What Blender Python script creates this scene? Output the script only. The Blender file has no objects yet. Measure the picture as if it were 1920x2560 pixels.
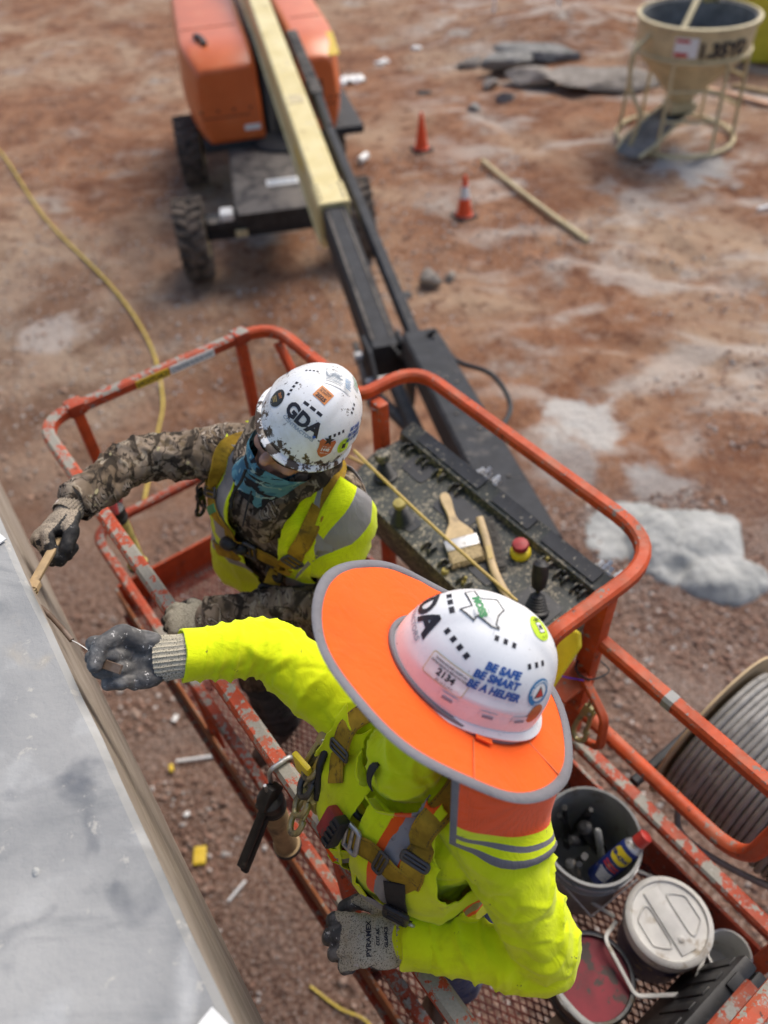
import bpy, bmesh, math, random
import numpy as np
from mathutils import Vector, Matrix, Quaternion, noise as mnoise
from mathutils.bvhtree import BVHTree

# ------------------------------------------------------------------ camera, sky, sun, exposure
SC = bpy.context.scene
COL = SC.collection
CAM_Z = 5.2
cam_d = bpy.data.cameras.new('camera')
cam = bpy.data.objects.new('camera', cam_d)
COL.objects.link(cam)
cam.matrix_world = Matrix([[0.99783, 0.06579, 0.0], [-0.04775, 0.72415, -0.68799], [-0.04526, 0.6865, 0.72572]]).to_4x4()
cam.location = (0, 0, CAM_Z)
cam_d.sensor_fit = 'VERTICAL'
cam_d.sensor_height = 34.6
cam_d.lens = 26.0
cam_d.clip_start = 0.05
cam_d.clip_end = 1500
cam_d.dof.use_dof = True
cam_d.dof.focus_distance = 1.52
cam_d.dof.aperture_fstop = 1.75          # 26 mm / 1.75 -> about 15 mm pupil
SC.camera = cam

SUN_EL, SUN_AZ = math.radians(52), math.radians(38)     # azimuth from +Y towards +X
world = bpy.data.worlds.new('World')
SC.world = world
world.use_nodes = True
wn = world.node_tree.nodes
sky = wn.new('ShaderNodeTexSky')
sky.sky_type = 'NISHITA'
sky.sun_disc = False
sky.sun_elevation = SUN_EL
sky.sun_rotation = SUN_AZ
sky.air_density = 1.0
sky.dust_density = 3.0
sky.ozone_density = 1.0
wn['Background'].inputs['Strength'].default_value = 0.085
world.node_tree.links.new(sky.outputs[0], wn['Background'].inputs['Color'])
sun_d = bpy.data.lights.new('sun', 'SUN')
sun_d.energy = 1.5
sun_d.angle = math.radians(35)
sun_d.color = (1.0, 0.92, 0.81)
sun = bpy.data.objects.new('sun', sun_d)
COL.objects.link(sun)
sdir = Vector((math.sin(SUN_AZ) * math.cos(SUN_EL), math.cos(SUN_AZ) * math.cos(SUN_EL), math.sin(SUN_EL)))
sun.rotation_euler = sdir.to_track_quat('Z', 'Y').to_euler()
SC.view_settings.view_transform = 'Standard'
SC.view_settings.look = 'None'
SC.view_settings.gamma = 1.0
SC.view_settings.exposure = 1.0
SC.view_settings.use_curve_mapping = False
SC.cycles.use_denoising = True
SC.cycles.max_bounces = 5

# ------------------------------------------------------------------ helpers: objects
def tag(o, label, cat, group=None):
    o['label'] = label
    o['category'] = cat
    if group:
        o['group'] = group
    return o

def empty(name, loc=(0, 0, 0)):
    o = bpy.data.objects.new(name, None)
    COL.objects.link(o)
    o.location = loc
    o.empty_display_size = 0.1
    return o

def adopt(o, parent):
    """parent o keeping its world position (parents are never rotated or scaled)"""
    if parent is not None:
        o.parent = parent
        w = Vector((0, 0, 0))
        p = parent
        while p is not None:
            w += Vector(p.location)
            p = p.parent
        o.location = Vector(o.location) - w
    return o

class MB:
    """collects geometry; build() links it as one mesh object"""
    def __init__(s):
        s.v = []; s.f = []; s.m = []
    def add(s, verts, faces, mi=0):
        o = len(s.v)
        s.v += [tuple(p) for p in verts]
        s.f += [tuple(i + o for i in f) for f in faces]
        s.m += [mi] * len(faces)
        return s
    def box(s, c, size, ax=None, mi=0, bevel=0.0):
        c = Vector(c)
        a = ax or (Vector((1, 0, 0)), Vector((0, 1, 0)), Vector((0, 0, 1)))
        h = [x / 2 for x in size]
        if bevel <= 0:
            vs = [c + a[0] * (h[0] * i) + a[1] * (h[1] * j) + a[2] * (h[2] * k) for i in (-1, 1) for j in (-1, 1) for k in (-1, 1)]
            fs = [(0, 1, 3, 2), (4, 6, 7, 5), (0, 4, 5, 1), (2, 3, 7, 6), (0, 2, 6, 4), (1, 5, 7, 3)]
            return s.add(vs, fs, mi)
        bm = bmesh.new()
        bmesh.ops.create_cube(bm, size=1)
        for v in bm.verts:
            v.co = Vector((v.co.x * size[0], v.co.y * size[1], v.co.z * size[2]))
        bmesh.ops.bevel(bm, geom=bm.edges[:], offset=min(bevel, min(size) * .45), segments=2, affect='EDGES', profile=.6)
        bm.verts.index_update()
        vs = [c + a[0] * v.co.x + a[1] * v.co.y + a[2] * v.co.z for v in bm.verts]
        fs = [[v.index for v in f.verts] for f in bm.faces]
        bm.free()
        return s.add(vs, fs, mi)
    def sweep(s, path, prof, up=(0, 0, 1), mi=0, closed=False, caps=True, scale=None):
        """prof: list of (a, b) in the frame (side, up') across the path"""
        path = [Vector(p) for p in path]
        n = len(path); k = len(prof)
        vs = []
        up = Vector(up)
        prev = None
        for i in range(n):
            if closed:
                t = (path[(i + 1) % n] - path[i - 1])
            else:
                t = path[min(i + 1, n - 1)] - path[max(i - 1, 0)]
            if t.length < 1e-9: t = Vector((0, 0, 1))
            t.normalize()
            if prev is None:
                side = t.cross(up)
                if side.length < 1e-3: side = t.cross(Vector((1, 0, 0.01)))
                side.normalize()
            else:
                side = prev - t * prev.dot(t)
                side.normalize()
            prev = side
            u2 = side.cross(t).normalized()
            # mitre: keep the width in bends
            sc = scale[i] if scale is not None else 1.0
            for a, b in prof:
                vs.append(path[i] + side * (a * sc) + u2 * (b * sc))
        fs = []
        for i in range(n if closed else n - 1):
            j = (i + 1) % n
            for q in range(k):
                r = (q + 1) % k
                fs.append((i * k + q, i * k + r, j * k + r, j * k + q))
        if caps and not closed:
            fs.append(tuple(range(k - 1, -1, -1)))
            fs.append(tuple((n - 1) * k + q for q in range(k)))
        return s.add(vs, fs, mi)
    def tube(s, path, r, sides=8, mi=0, closed=False, caps=True, up=(0, 0, 1), scale=None):
        prof = [(r * math.cos(2 * math.pi * q / sides), r * math.sin(2 * math.pi * q / sides)) for q in range(sides)]
        return s.sweep(path, prof, up, mi, closed, caps, scale)
    def sq(s, path, w, h=None, mi=0, up=(0, 0, 1), closed=False, bev=.2):
        h = h or w
        b = min(w, h) * bev
        x, y = w / 2, h / 2
        prof = [(x - b, -y), (x, -y + b), (x, y - b), (x - b, y), (-x + b, y), (-x, y - b), (-x, -y + b), (-x + b, -y)]
        return s.sweep(path, prof, up, mi, closed)
    def lathe(s, o, axis, prof, n=24, mi=0, xdir=None, sx=1.0):
        """prof: list of (radius, height) along axis from o"""
        o = Vector(o); axis = Vector(axis).normalized()
        x = Vector(xdir) if xdir is not None else axis.orthogonal()
        x = (x - axis * x.dot(axis)).normalized()
        y = axis.cross(x)
        vs = []
        for r, h in prof:
            for q in range(n):
                a = 2 * math.pi * q / n
                vs.append(o + axis * h + x * (r * sx * math.cos(a)) + y * (r * math.sin(a)))
        fs = []
        for i in range(len(prof) - 1):
            for q in range(n):
                r2 = (q + 1) % n
                fs.append((i * n + q, i * n + r2, (i + 1) * n + r2, (i + 1) * n + q))
        if prof[0][0] > 1e-6: fs.append(tuple(range(n - 1, -1, -1)))
        if prof[-1][0] > 1e-6: fs.append(tuple((len(prof) - 1) * n + q for q in range(n)))
        return s.add(vs, fs, mi)
    def prism(s, poly, o, ax, depth, mi=0):
        """poly of (a,b) in axes ax[0],ax[1], extruded by depth along ax[2]"""
        o = Vector(o)
        n = len(poly)
        vs = [o + ax[0] * a + ax[1] * b for a, b in poly] + [o + ax[0] * a + ax[1] * b + ax[2] * depth for a, b in poly]
        fs = [tuple(range(n - 1, -1, -1)), tuple(range(n, 2 * n))] + [(i, (i + 1) % n, n + (i + 1) % n, n + i) for i in range(n)]
        return s.add(vs, fs, mi)
    def ball(s, c, r, n=12, mi=0, ax=None):
        rr = r if isinstance(r, (tuple, list)) else (r, r, r)
        c = Vector(c)
        a = ax or (Vector((1, 0, 0)), Vector((0, 1, 0)), Vector((0, 0, 1)))
        m = max(4, n // 2)
        vs = []
        for i in range(m + 1):
            t = math.pi * i / m
            for q in range(n):
                p = 2 * math.pi * q / n
                vs.append(c + a[0] * (rr[0] * math.sin(t) * math.cos(p)) + a[1] * (rr[1] * math.sin(t) * math.sin(p)) + a[2] * (-rr[2] * math.cos(t)))
        fs = []
        for i in range(m):
            for q in range(n):
                r2 = (q + 1) % n
                fs.append((i * n + q, i * n + r2, (i + 1) * n + r2, (i + 1) * n + q))
        return s.add(vs, fs, mi)
    def mesh(s, name):
        me = bpy.data.meshes.new(name)
        me.from_pydata(s.v, [], s.f)
        return me
    def build(s, name, mats, parent=None, smooth=None, origin=None):
        if not isinstance(mats, (list, tuple)): mats = [mats]
        if origin is None:
            if parent is not None and parent.type == 'EMPTY': origin = (0, 0, 0)
            else: origin = (0, 0, 0)
        me = s.mesh(name)
        for m in mats: me.materials.append(m)
        if len(mats) > 1:
            me.polygons.foreach_set('material_index', s.m)
        bm = bmesh.new(); bm.from_mesh(me)
        bmesh.ops.remove_doubles(bm, verts=bm.verts, dist=1e-6)
        bmesh.ops.recalc_face_normals(bm, faces=bm.faces)
        if smooth is not None:
            for f in bm.faces: f.smooth = True
            ang = math.radians(smooth)
            for e in bm.edges:
                if len(e.link_faces) == 2:
                    e.smooth = e.calc_face_angle(0) < ang
        bm.to_mesh(me); bm.free()
        return link(name, me, parent)

def link(name, me, parent=None):
    o = bpy.data.objects.new(name, me)
    COL.objects.link(o)
    return adopt(o, parent)

def structure(o):
    o['kind'] = 'structure'
    return o

def stuff(o):
    o['kind'] = 'stuff'
    return o

def fillet(pts, r, n=6, closed=False):
    """round the corners of a polyline; r a number or one per point"""
    pts = [Vector(p) for p in pts]
    out = []
    N = len(pts)
    for i, p in enumerate(pts):
        if not closed and i in (0, N - 1):
            out.append(p); continue
        a = pts[i - 1] - p; b = pts[(i + 1) % N] - p
        rr = r[i] if isinstance(r, (list, tuple)) else r
        la, lb = a.length, b.length
        a.normalize(); b.normalize()
        ang = a.angle(b)
        if rr <= 0 or ang > math.pi - .05:
            out.append(p); continue
        d = min(rr / math.tan(ang / 2), la * .49, lb * .49)
        p0 = p + a * d; p1 = p + b * d
        for k in range(n + 1):
            t = k / n
            out.append(p0 * (1 - t) ** 2 + p * (2 * t * (1 - t)) + p1 * t * t)
    return out

def spline(pts, n=8):
    """Catmull-Rom through the points"""
    P = [Vector(p) for p in pts]
    P = [P[0] * 2 - P[1]] + P + [P[-1] * 2 - P[-2]]
    out = []
    for i in range(1, len(P) - 2):
        for k in range(n):
            t = k / n
            a, b, c, d = P[i - 1], P[i], P[i + 1], P[i + 2]
            out.append(0.5 * ((2 * b) + (c - a) * t + (2 * a - 5 * b + 4 * c - d) * t * t + (3 * b - a - 3 * c + d) * t ** 3))
    out.append(P[-2])
    return out

# vectorised value noise -------------------------------------------------------
def _h(ix, iy, iz, s):
    n = (ix * 374761393 + iy * 668265263 + iz * 1274126177 + s * 974634777) & 0x7fffffff
    n = ((n ^ (n >> 13)) * 1274126177) & 0x7fffffff
    n = (n ^ (n >> 16)) & 0xffff
    return n / 65535.0

def vnoise(P, seed=0):
    """P (N,3) -> values in -1..1"""
    P = np.asarray(P, float)
    I = np.floor(P).astype(np.int64); F = P - I
    F = F * F * F * (F * (F * 6 - 15) + 10)
    r = 0
    for dx in (0, 1):
        wx = F[:, 0] if dx else 1 - F[:, 0]
        for dy in (0, 1):
            wy = F[:, 1] if dy else 1 - F[:, 1]
            for dz in (0, 1):
                wz = F[:, 2] if dz else 1 - F[:, 2]
                r = r + wx * wy * wz * _h(I[:, 0] + dx, I[:, 1] + dy, I[:, 2] + dz, seed)
    return r * 2 - 1

def fbm(P, oct=3, seed=0):
    P = np.asarray(P, float)
    a, t = 1.0, 0
    for o in range(oct):
        t = t + a * vnoise(P * (2 ** o), seed + o * 17)
        a *= .5
    return t

# ------------------------------------------------------------------ helpers: materials
class NT:
    def __init__(s, name):
        s.mat = bpy.data.materials.new(name)
        s.mat.use_nodes = True
        s.t = s.mat.node_tree
        s.n = s.t.nodes
        s.bsdf = s.n['Principled BSDF']
        s.co = s.n.new('ShaderNodeTexCoord').outputs['Object']
    def L(s, a, b): s.t.links.new(a, b)
    def math(s, op, a, b=None, c=None):
        n = s.n.new('ShaderNodeMath'); n.operation = op
        for i, x in enumerate((a, b, c)):
            if x is None: continue
            if isinstance(x, (int, float)): n.inputs[i].default_value = x
            else: s.L(x, n.inputs[i])
        return n.outputs[0]
    def vec(s, scale=(1, 1, 1), rot=(0, 0, 0), loc=(0, 0, 0), co=None):
        n = s.n.new('ShaderNodeMapping')
        n.inputs['Scale'].default_value = scale
        n.inputs['Rotation'].default_value = rot
        n.inputs['Location'].default_value = loc
        s.L(co or s.co, n.inputs['Vector'])
        return n.outputs[0]
    def noise(s, scale, detail=3, rough=.55, dist=0, co=None):
        n = s.n.new('ShaderNodeTexNoise')
        n.inputs['Scale'].default_value = scale
        n.inputs['Detail'].default_value = detail
        n.inputs['Roughness'].default_value = rough
        n.inputs['Distortion'].default_value = dist
        s.L(co or s.co, n.inputs['Vector'])
        return n.outputs['Fac']
    def vor(s, scale, feature='F1', rnd=1.0, co=None, out='Distance'):
        n = s.n.new('ShaderNodeTexVoronoi')
        n.feature = feature
        n.inputs['Scale'].default_value = scale
        n.inputs['Randomness'].default_value = rnd
        s.L(co or s.co, n.inputs['Vector'])
        return n.outputs[out]
    def wave(s, scale, dist=2, detail=2, co=None, dscale=1.0, dirn='X'):
        n = s.n.new('ShaderNodeTexWave')
        n.bands_direction = dirn
        n.inputs['Scale'].default_value = scale
        n.inputs['Distortion'].default_value = dist
        n.inputs['Detail'].default_value = detail
        n.inputs['Detail Scale'].default_value = dscale
        s.L(co or s.co, n.inputs['Vector'])
        return n.outputs['Fac']
    def rng(s, x, lo, hi, a=0.0, b=1.0):
        n = s.n.new('ShaderNodeMapRange')
        n.interpolation_type = 'SMOOTHSTEP'
        n.inputs[1].default_value = lo; n.inputs[2].default_value = hi
        n.inputs[3].default_value = a; n.inputs[4].default_value = b
        s.L(x, n.inputs[0])
        return n.outputs[0]
    def mix(s, fac, a, b, mode='MIX'):
        n = s.n.new('ShaderNodeMix'); n.data_type = 'RGBA'; n.blend_type = mode
        if isinstance(fac, (int, float)): n.inputs[0].default_value = fac
        else: s.L(fac, n.inputs[0])
        for i, x in ((6, a), (7, b)):
            if isinstance(x, (tuple, list)): n.inputs[i].default_value = (*x[:3], 1)
            else: s.L(x, n.inputs[i])
        return n.outputs[2]
    def up(s, lo=.5, hi=.9):
        g = s.n.new('ShaderNodeNewGeometry')
        x = s.n.new('ShaderNodeSeparateXYZ')
        s.L(g.outputs['Normal'], x.inputs[0])
        return s.rng(x.outputs[2], lo, hi)
    def bump(s, h, strength=.3, dist=.01):
        n = s.n.new('ShaderNodeBump')
        n.inputs['Strength'].default_value = strength
        n.inputs['Distance'].default_value = dist
        s.L(h, n.inputs['Height'])
        s.L(n.outputs[0], s.bsdf.inputs['Normal'])
    def out(s, col=None, rough=.6, metal=0.0, spec=None, sheen=None, coat=None):
        b = s.bsdf.inputs
        if col is not None:
            if isinstance(col, (tuple, list)): b['Base Color'].default_value = (*col[:3], 1)
            else: s.L(col, b['Base Color'])
        if isinstance(rough, (int, float)): b['Roughness'].default_value = rough
        else: s.L(rough, b['Roughness'])
        if isinstance(metal, (int, float)): b['Metallic'].default_value = metal
        else: s.L(metal, b['Metallic'])
        if spec is not None: b['Specular IOR Level'].default_value = spec
        if sheen is not None:
            b['Sheen Weight'].default_value = sheen
        if coat is not None:
            b['Coat Weight'].default_value = coat
        return s.mat

def plain(name, col, rough=.6, metal=0.0, var=.18, scale=30, dirt=None, dscale=9, dlo=.55, dhi=.7, bump=0.0, bscale=120, spec=None):
    """a colour with tonal variation, optional dirt blotches and fine relief"""
    t = NT(name)
    f = t.noise(scale, 4)
    c = t.mix(t.rng(f, .3, .7), tuple(x * (1 - var) for x in col), tuple(min(1, x * (1 + var)) for x in col))
    if dirt is not None:
        c = t.mix(t.rng(t.noise(dscale, 6, .62), dlo, dhi), c, dirt)
    if bump: t.bump(t.noise(bscale, 3), bump, .004)
    return t.out(c, rough, metal, spec)

# ------------------------------------------------------------------ materials
def m_ground():
    t = NT('red_clay')
    big = t.noise(.33, 5, .6, .4)
    c = t.mix(t.rng(t.noise(1.3, 5, .6), .3, .7), (.18, .075, .038), (.33, .165, .09))
    c = t.mix(t.rng(big, .44, .64), c, (.40, .275, .185))                                    # dry dusty clay
    st = t.noise(1.0, 6, .65, .3, co=t.vec((.9, 3.2, 1), (0, 0, math.radians(38))))        # smeared tracks
    c = t.mix(t.rng(st, .57, .76), c, (.44, .345, .27))
    st2 = t.noise(.8, 6, .65, .2, co=t.vec((.7, 2.6, 1), (0, 0, math.radians(30)), (4, 9, 0)))
    c = t.mix(t.rng(st2, .58, .76), c, (.16, .085, .06))
    gr = t.noise(.75, 5, .62, .2, co=t.vec((1, 1, 1), (0, 0, 0), (17, 3, 0)))
    c = t.mix(t.rng(gr, .55, .72), c, (.37, .325, .285))                                      # grey fines
    sp = t.noise(26, 3, .7)
    c = t.mix(t.math('MULTIPLY', t.rng(sp, .55, .72), .7), c, (.42, .36, .31))
    c = t.mix(t.rng(t.noise(34, 3, .7, co=t.vec((1, 1, 1), (0, 0, 0), (5, 5, 1))), .6, .74), c, (.10, .06, .045))
    x = t.n.new('ShaderNodeSeparateXYZ'); t.L(t.co, x.inputs[0])
    # mottling: trampled darker clods, chalky spill to the right, greyer soil to the left
    c = t.mix(t.math('MULTIPLY', t.rng(t.noise(4.2, 5, .68, .3), .50, .64), .75), c, (.135, .058, .034))
    c = t.mix(t.math('MULTIPLY', t.rng(t.noise(7.5, 5, .7, .2, co=t.vec((1, 1, 1), (0, 0, 0), (6, 2, 0))), .56, .72), .6), c, (.40, .265, .175))
    chk = t.noise(.62, 6, .68, .5, co=t.vec((1, 1.7, 1), (0, 0, math.radians(35)), (1.5, 4.2, 0)))
    c = t.mix(t.math('MULTIPLY', t.math('MULTIPLY', t.rng(chk, .49, .62), t.rng(x.outputs[0], .3, 2.2)), .72), c, (.50, .435, .38))
    gl = t.math('MULTIPLY', t.rng(x.outputs[0], -3.4, -1.4, 1, 0), t.rng(x.outputs[1], 12.5, 9.0))
    c = t.mix(t.math('MULTIPLY', gl, .6), c, t.mix(t.rng(t.noise(1.1, 5, .65), .4, .6), (.125, .082, .06), (.30, .235, .185)))
    # crushed stone spread along the building
    for px, py, rr, col in ((2.08, 6.05, .50, (.56, .55, .52)), (1.8, 5.35, .38, (.40, .39, .375)), (2.6, 5.0, .42, (.44, .44, .425)), (5.2, 12.0, .75, (.46, .45, .43)), (2.35, 4.3, .75, (.33, .32, .31)), (-3.9, 8.3, .5, (.42, .37, .34))):
        d = t.n.new('ShaderNodeVectorMath'); d.operation = 'DISTANCE'; t.L(t.co, d.inputs[0]); d.inputs[1].default_value = (px, py, 0)
        dd = t.math('ADD', d.outputs['Value'], t.math('MULTIPLY', t.math('SUBTRACT', t.noise(2.6, 5, .65, co=t.vec((1, 1, 1), (0, 0, 0), (px, py, 3))), .5), rr * 2.2))
        c = t.mix(t.math('MULTIPLY', t.rng(dd, rr * .55, rr * 1.05, 1, 0), .8), c, col)
    gz = t.rng(t.math('ADD', x.outputs[1], t.math('MULTIPLY', t.noise(.9, 3), 3.0)), 5.6, 7.6, 1, 0)
    gc = t.mix(t.rng(t.noise(38, 2, .6), .35, .65), (.095, .052, .038), (.265, .175, .135))
    gc = t.mix(t.rng(t.noise(60, 2, .6), .6, .68), gc, (.42, .38, .35))
    c = t.mix(t.math('MULTIPLY', gz, .85), c, gc)
    t.bump(t.math('ADD', t.noise(14, 4, .65), t.math('MULTIPLY', sp, .6)), 1.0, .05)
    return t.out(c, .95, 0, .2)

def m_slab():
    t = NT('slab_concrete')
    c = t.mix(t.rng(t.noise(3.2, 3, .5, .5), .34, .66), (.27, .275, .275), (.385, .385, .375))
    c = t.mix(t.rng(t.noise(7, 3, .5, .3), .54, .74), c, (.46, .465, .46))
    c = t.mix(t.rng(t.noise(6.5, 3, .5, .6, co=t.vec((1, 1, 1), (0, 0, 0), (3, 8, 2))), .58, .74), c, (.15, .16, .175))
    c = t.mix(t.rng(t.noise(5, 4, .6, .3, co=t.vec((1, 1, 1), (0, 0, 0), (13, 1, 5))), .6, .75), c, (.42, .37, .29))
    c = t.mix(t.math('MULTIPLY', t.rng(t.noise(2.1, 5, .62, 1.0, co=t.vec((1, 2.4, 1), (0, 0, math.radians(58)), (5, 5, 5))), .50, .66), .7), c, (.19, .20, .205))
    c = t.mix(t.math('MULTIPLY', t.rng(t.noise(23, 5, .7, .3, co=t.vec((1, 1, 1), (0, 0, 0), (9, 3, 5))), .60, .68), .6), c, (.50, .48, .43))
    t.bump(t.noise(60, 5, .65), .35, .006)
    return t.out(c, .9, 0, .25)

def m_formface():
    t = NT('form_face')
    c = t.mix(t.rng(t.noise(5, 5, .6, .6, co=t.vec((1, 1, 3))), .3, .7), (.26, .215, .175), (.37, .32, .27))
    c = t.mix(t.rng(t.noise(30, 4, .7), .6, .75), c, (.40, .34, .29))
    t.bump(t.noise(40, 4, .6), .3, .005)
    return t.out(c, .9, 0, .25)

def m_orange(name, mud=0.0, seed=0.0, base=(.47, .066, .017)):
    """chipped orange machine paint; mud = how much grey mortar sticks to upward faces"""
    t = NT(name)
    lo = t.vec((1, 1, 1), (0, 0, 0), (seed, seed * .7, seed * .3))
    c = t.mix(t.rng(t.noise(14, 4, .6, co=lo), .3, .7), tuple(x * .82 for x in base), tuple(x * 1.18 for x in base))
    wearz = t.math('MULTIPLY', t.math('SUBTRACT', t.noise(4.5, 3, .6, co=lo), .5), .30)
    chip = t.math('ADD', t.noise(42, 6, .68, co=lo), wearz)
    c = t.mix(t.rng(chip, .615, .635), c, (.21, .185, .165))
    c = t.mix(t.math('MULTIPLY', t.rng(t.noise(9, 5, .65, co=lo), .42, .75), t.math('MULTIPLY', t.up(.1, .9), .45)), c, (.33, .20, .13))
    c = t.mix(t.rng(t.noise(23, 6, .7, co=t.vec((1, 1, 1), (0, 0, 0), (seed + 3, 4, 9))), .63, .66), c, (.115, .035, .02))
    if mud:
        k = t.math('ADD', t.noise(24, 7, .75, co=t.vec((1, 1, 1), (0, 0, 0), (seed + 11, 2, 5))), t.math('MULTIPLY', t.math('SUBTRACT', t.noise(3.2, 3, .6), .5), .45))
        k = t.math('MULTIPLY', t.rng(k, .60 - .2 * mud, .625 - .2 * mud), t.up(.35, .7))
        c = t.mix(k, c, t.mix(t.noise(160, 3), (.19, .18, .155), (.36, .345, .30)))
        k2 = t.rng(t.noise(70, 3, .6, co=lo), .70, .73)
        c = t.mix(k2, c, (.42, .40, .37))
    t.bump(chip, .25, .002)
    return t.out(c, t.rng(chip, .3, .7, .5, .7), 0, .32)

def m_black(name, dust=.22, base=(.018, .019, .022)):
    t = NT(name)
    c = t.mix(t.rng(t.noise(9, 5, .6), .3, .7), base, tuple(x * 1.9 for x in base))
    k = t.math('MULTIPLY', t.rng(t.noise(5, 6, .65), .7 - dust * .5, .9 - dust * .4), t.up(.2, .8))
    c = t.mix(k, c, (.17, .15, .13))
    c = t.mix(t.rng(t.noise(55, 4, .6), .68, .71), c, (.33, .3, .26))
    return t.out(c, .62, 0, .3)

def m_console():
    t = NT('console_paint')
    c = t.mix(t.rng(t.noise(10, 5, .6), .3, .7), (.022, .026, .026), (.06, .066, .062))
    spl = t.math('ADD', t.noise(58, 8, .78), t.math('MULTIPLY', t.math('SUBTRACT', t.noise(7, 3, .6), .5), .35))
    c = t.mix(t.rng(spl, .52, .585), c, t.mix(t.noise(90, 2), (.16, .14, .10), (.36, .32, .24)))
    c = t.mix(t.rng(t.noise(75, 5, .65, co=t.vec((1, 1, 1), (0, 0, 0), (2, 3, 7))), .62, .65), c, (.40, .35, .26))
    t.bump(spl, .5, .004)
    return t.out(c, .55, 0, .4)

def m_cream():
    t = NT('boom_cream')
    c = t.mix(t.rng(t.noise(3, 5), .3, .7), (.64, .52, .22), (.76, .65, .34))
    c = t.mix(t.rng(t.noise(11, 6, .7), .63, .67), c, (.30, .30, .32))
    c = t.mix(t.rng(t.noise(6, 4, .6, co=t.vec((1, 1, 1), (0, 0, 0), (9, 2, 0))), .6, .75), c, (.42, .30, .10))
    return t.out(c, .42, 0, .5)

def m_rust_floor():
    t = NT('floor_mesh_steel')
    c = t.mix(t.rng(t.noise(20, 4), .3, .7), (.085, .022, .018), (.19, .05, .035))
    c = t.mix(t.rng(t.noise(60, 4, .7), .6, .66), c, (.23, .2, .18))
    return t.out(c, .7, .1, .4)

def m_rubber():
    t = NT('tyre_rubber')
    c = t.mix(t.rng(t.noise(8, 5, .6), .3, .65), (.035, .032, .030), (.17, .135, .11))
    t.bump(t.noise(50, 4), .3, .006)
    return t.out(c, .9, 0, .25)

def m_fabric(name, col, dirt=(.2, .16, .06), weave=900, dlo=.62, dhi=.72, hole=None, var=.1, rough=.85, dscale=38):
    """woven cloth; hole = scale of an open-mesh pattern"""
    t = NT(name)
    c = t.mix(t.rng(t.noise(6, 4, .6), .3, .7), tuple(x * (1 - var) for x in col), tuple(min(1, x * (1 + var * .6)) for x in col))
    c = t.mix(t.rng(t.noise(dscale, 5, .7, .4), dlo, dhi), c, dirt)
    c = t.mix(t.math('MULTIPLY', t.rng(t.noise(9, 5, .65, co=t.vec((1, 1, 1), (0, 0, 0), (3, 3, 3))), .5, .8), .28), c, tuple(x * .5 for x in dirt))
    h = t.math('ADD', t.math('MULTIPLY', t.noise(weave, 2), .12), t.noise(21, 4, .6, 1.2, co=t.vec((1, 1, .55))))
    if hole:
        v = t.vor(hole, 'F1', .0)
        k = t.rng(v, .22, .36, 1, 0)
        c = t.mix(t.math('MULTIPLY', k, .32), c, tuple(x * .25 for x in col))
    t.bump(h, .5, .008)
    return t.out(c, rough, 0, .2, sheen=.15)

def m_camo():
    t = NT('camouflage_cloth')
    co = t.vec((1, 1, .8), (.5, .3, .7))
    c = t.mix(t.rng(t.noise(9, 3, .55, .4, co=co), .4, .6), (.135, .098, .066), (.25, .195, .145))
    c = t.mix(t.rng(t.noise(14, 4, .6, .8, co=t.vec((1, 1, 1), (1, 0, 0), (3, 1, 4))), .54, .6), c, (.135, .10, .062))
    bark = t.wave(26, 9, 4, co=t.vec((1, 1, .35), (.4, .8, .2)), dscale=1.6)
    zone = t.rng(t.noise(6.5, 2, .5, .3, co=t.vec((1, 1, 1), (0, 0, 0), (7, 7, 7))), .52, .58)
    c = t.mix(t.math('MULTIPLY', zone, t.rng(bark, .35, .55)), c, (.03, .024, .02))
    c = t.mix(t.math('MULTIPLY', zone, t.rng(bark, .82, .92)), c, (.36, .30, .24))
    for sc, w, rot, lo, dark in ((5, .022, .3, 0, 1), (9, .020, 1.2, 5, 1), (15, .026, 2.1, 9, 0), (22, .03, .8, 14, 1)):
        n = t.noise(sc, 3, .5, .5, co=t.vec((1, .6, .8), (rot, rot * .6, rot), (lo, lo, lo)))
        n2 = t.noise(sc * 1.7, 2, .5, co=t.vec((1, 1, 1), (0, rot, 0), (lo, 3, 1)))
        ed = t.math('ABSOLUTE', t.math('SUBTRACT', n, .5))
        k = t.rng(t.math('SUBTRACT', ed, t.math('MULTIPLY', t.math('SUBTRACT', n2, .52), .12)), w * .25, w, 1, 0)
        c = t.mix(t.math('MULTIPLY', k, .85), c, (.022, .017, .013) if dark else (.33, .275, .205))
    c = t.mix(t.rng(t.noise(12, 4, .6, .6, co=t.vec((1, .5, 1), (.9, .2, .5), (2, 6, 1))), .57, .63), c, (.045, .035, .026))
    lf = t.rng(t.vor(38, 'F1', 1, co=t.vec((1, .4, 1), (.2, .9, 1.4))), .12, .2, 1, 0)
    c = t.mix(t.math('MULTIPLY', lf, t.rng(t.noise(11, 2), .5, .56)), c, (.40, .35, .20))
    t.bump(t.noise(160, 3), .15, .002)
    return t.out(c, .9, 0, .15)

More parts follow.
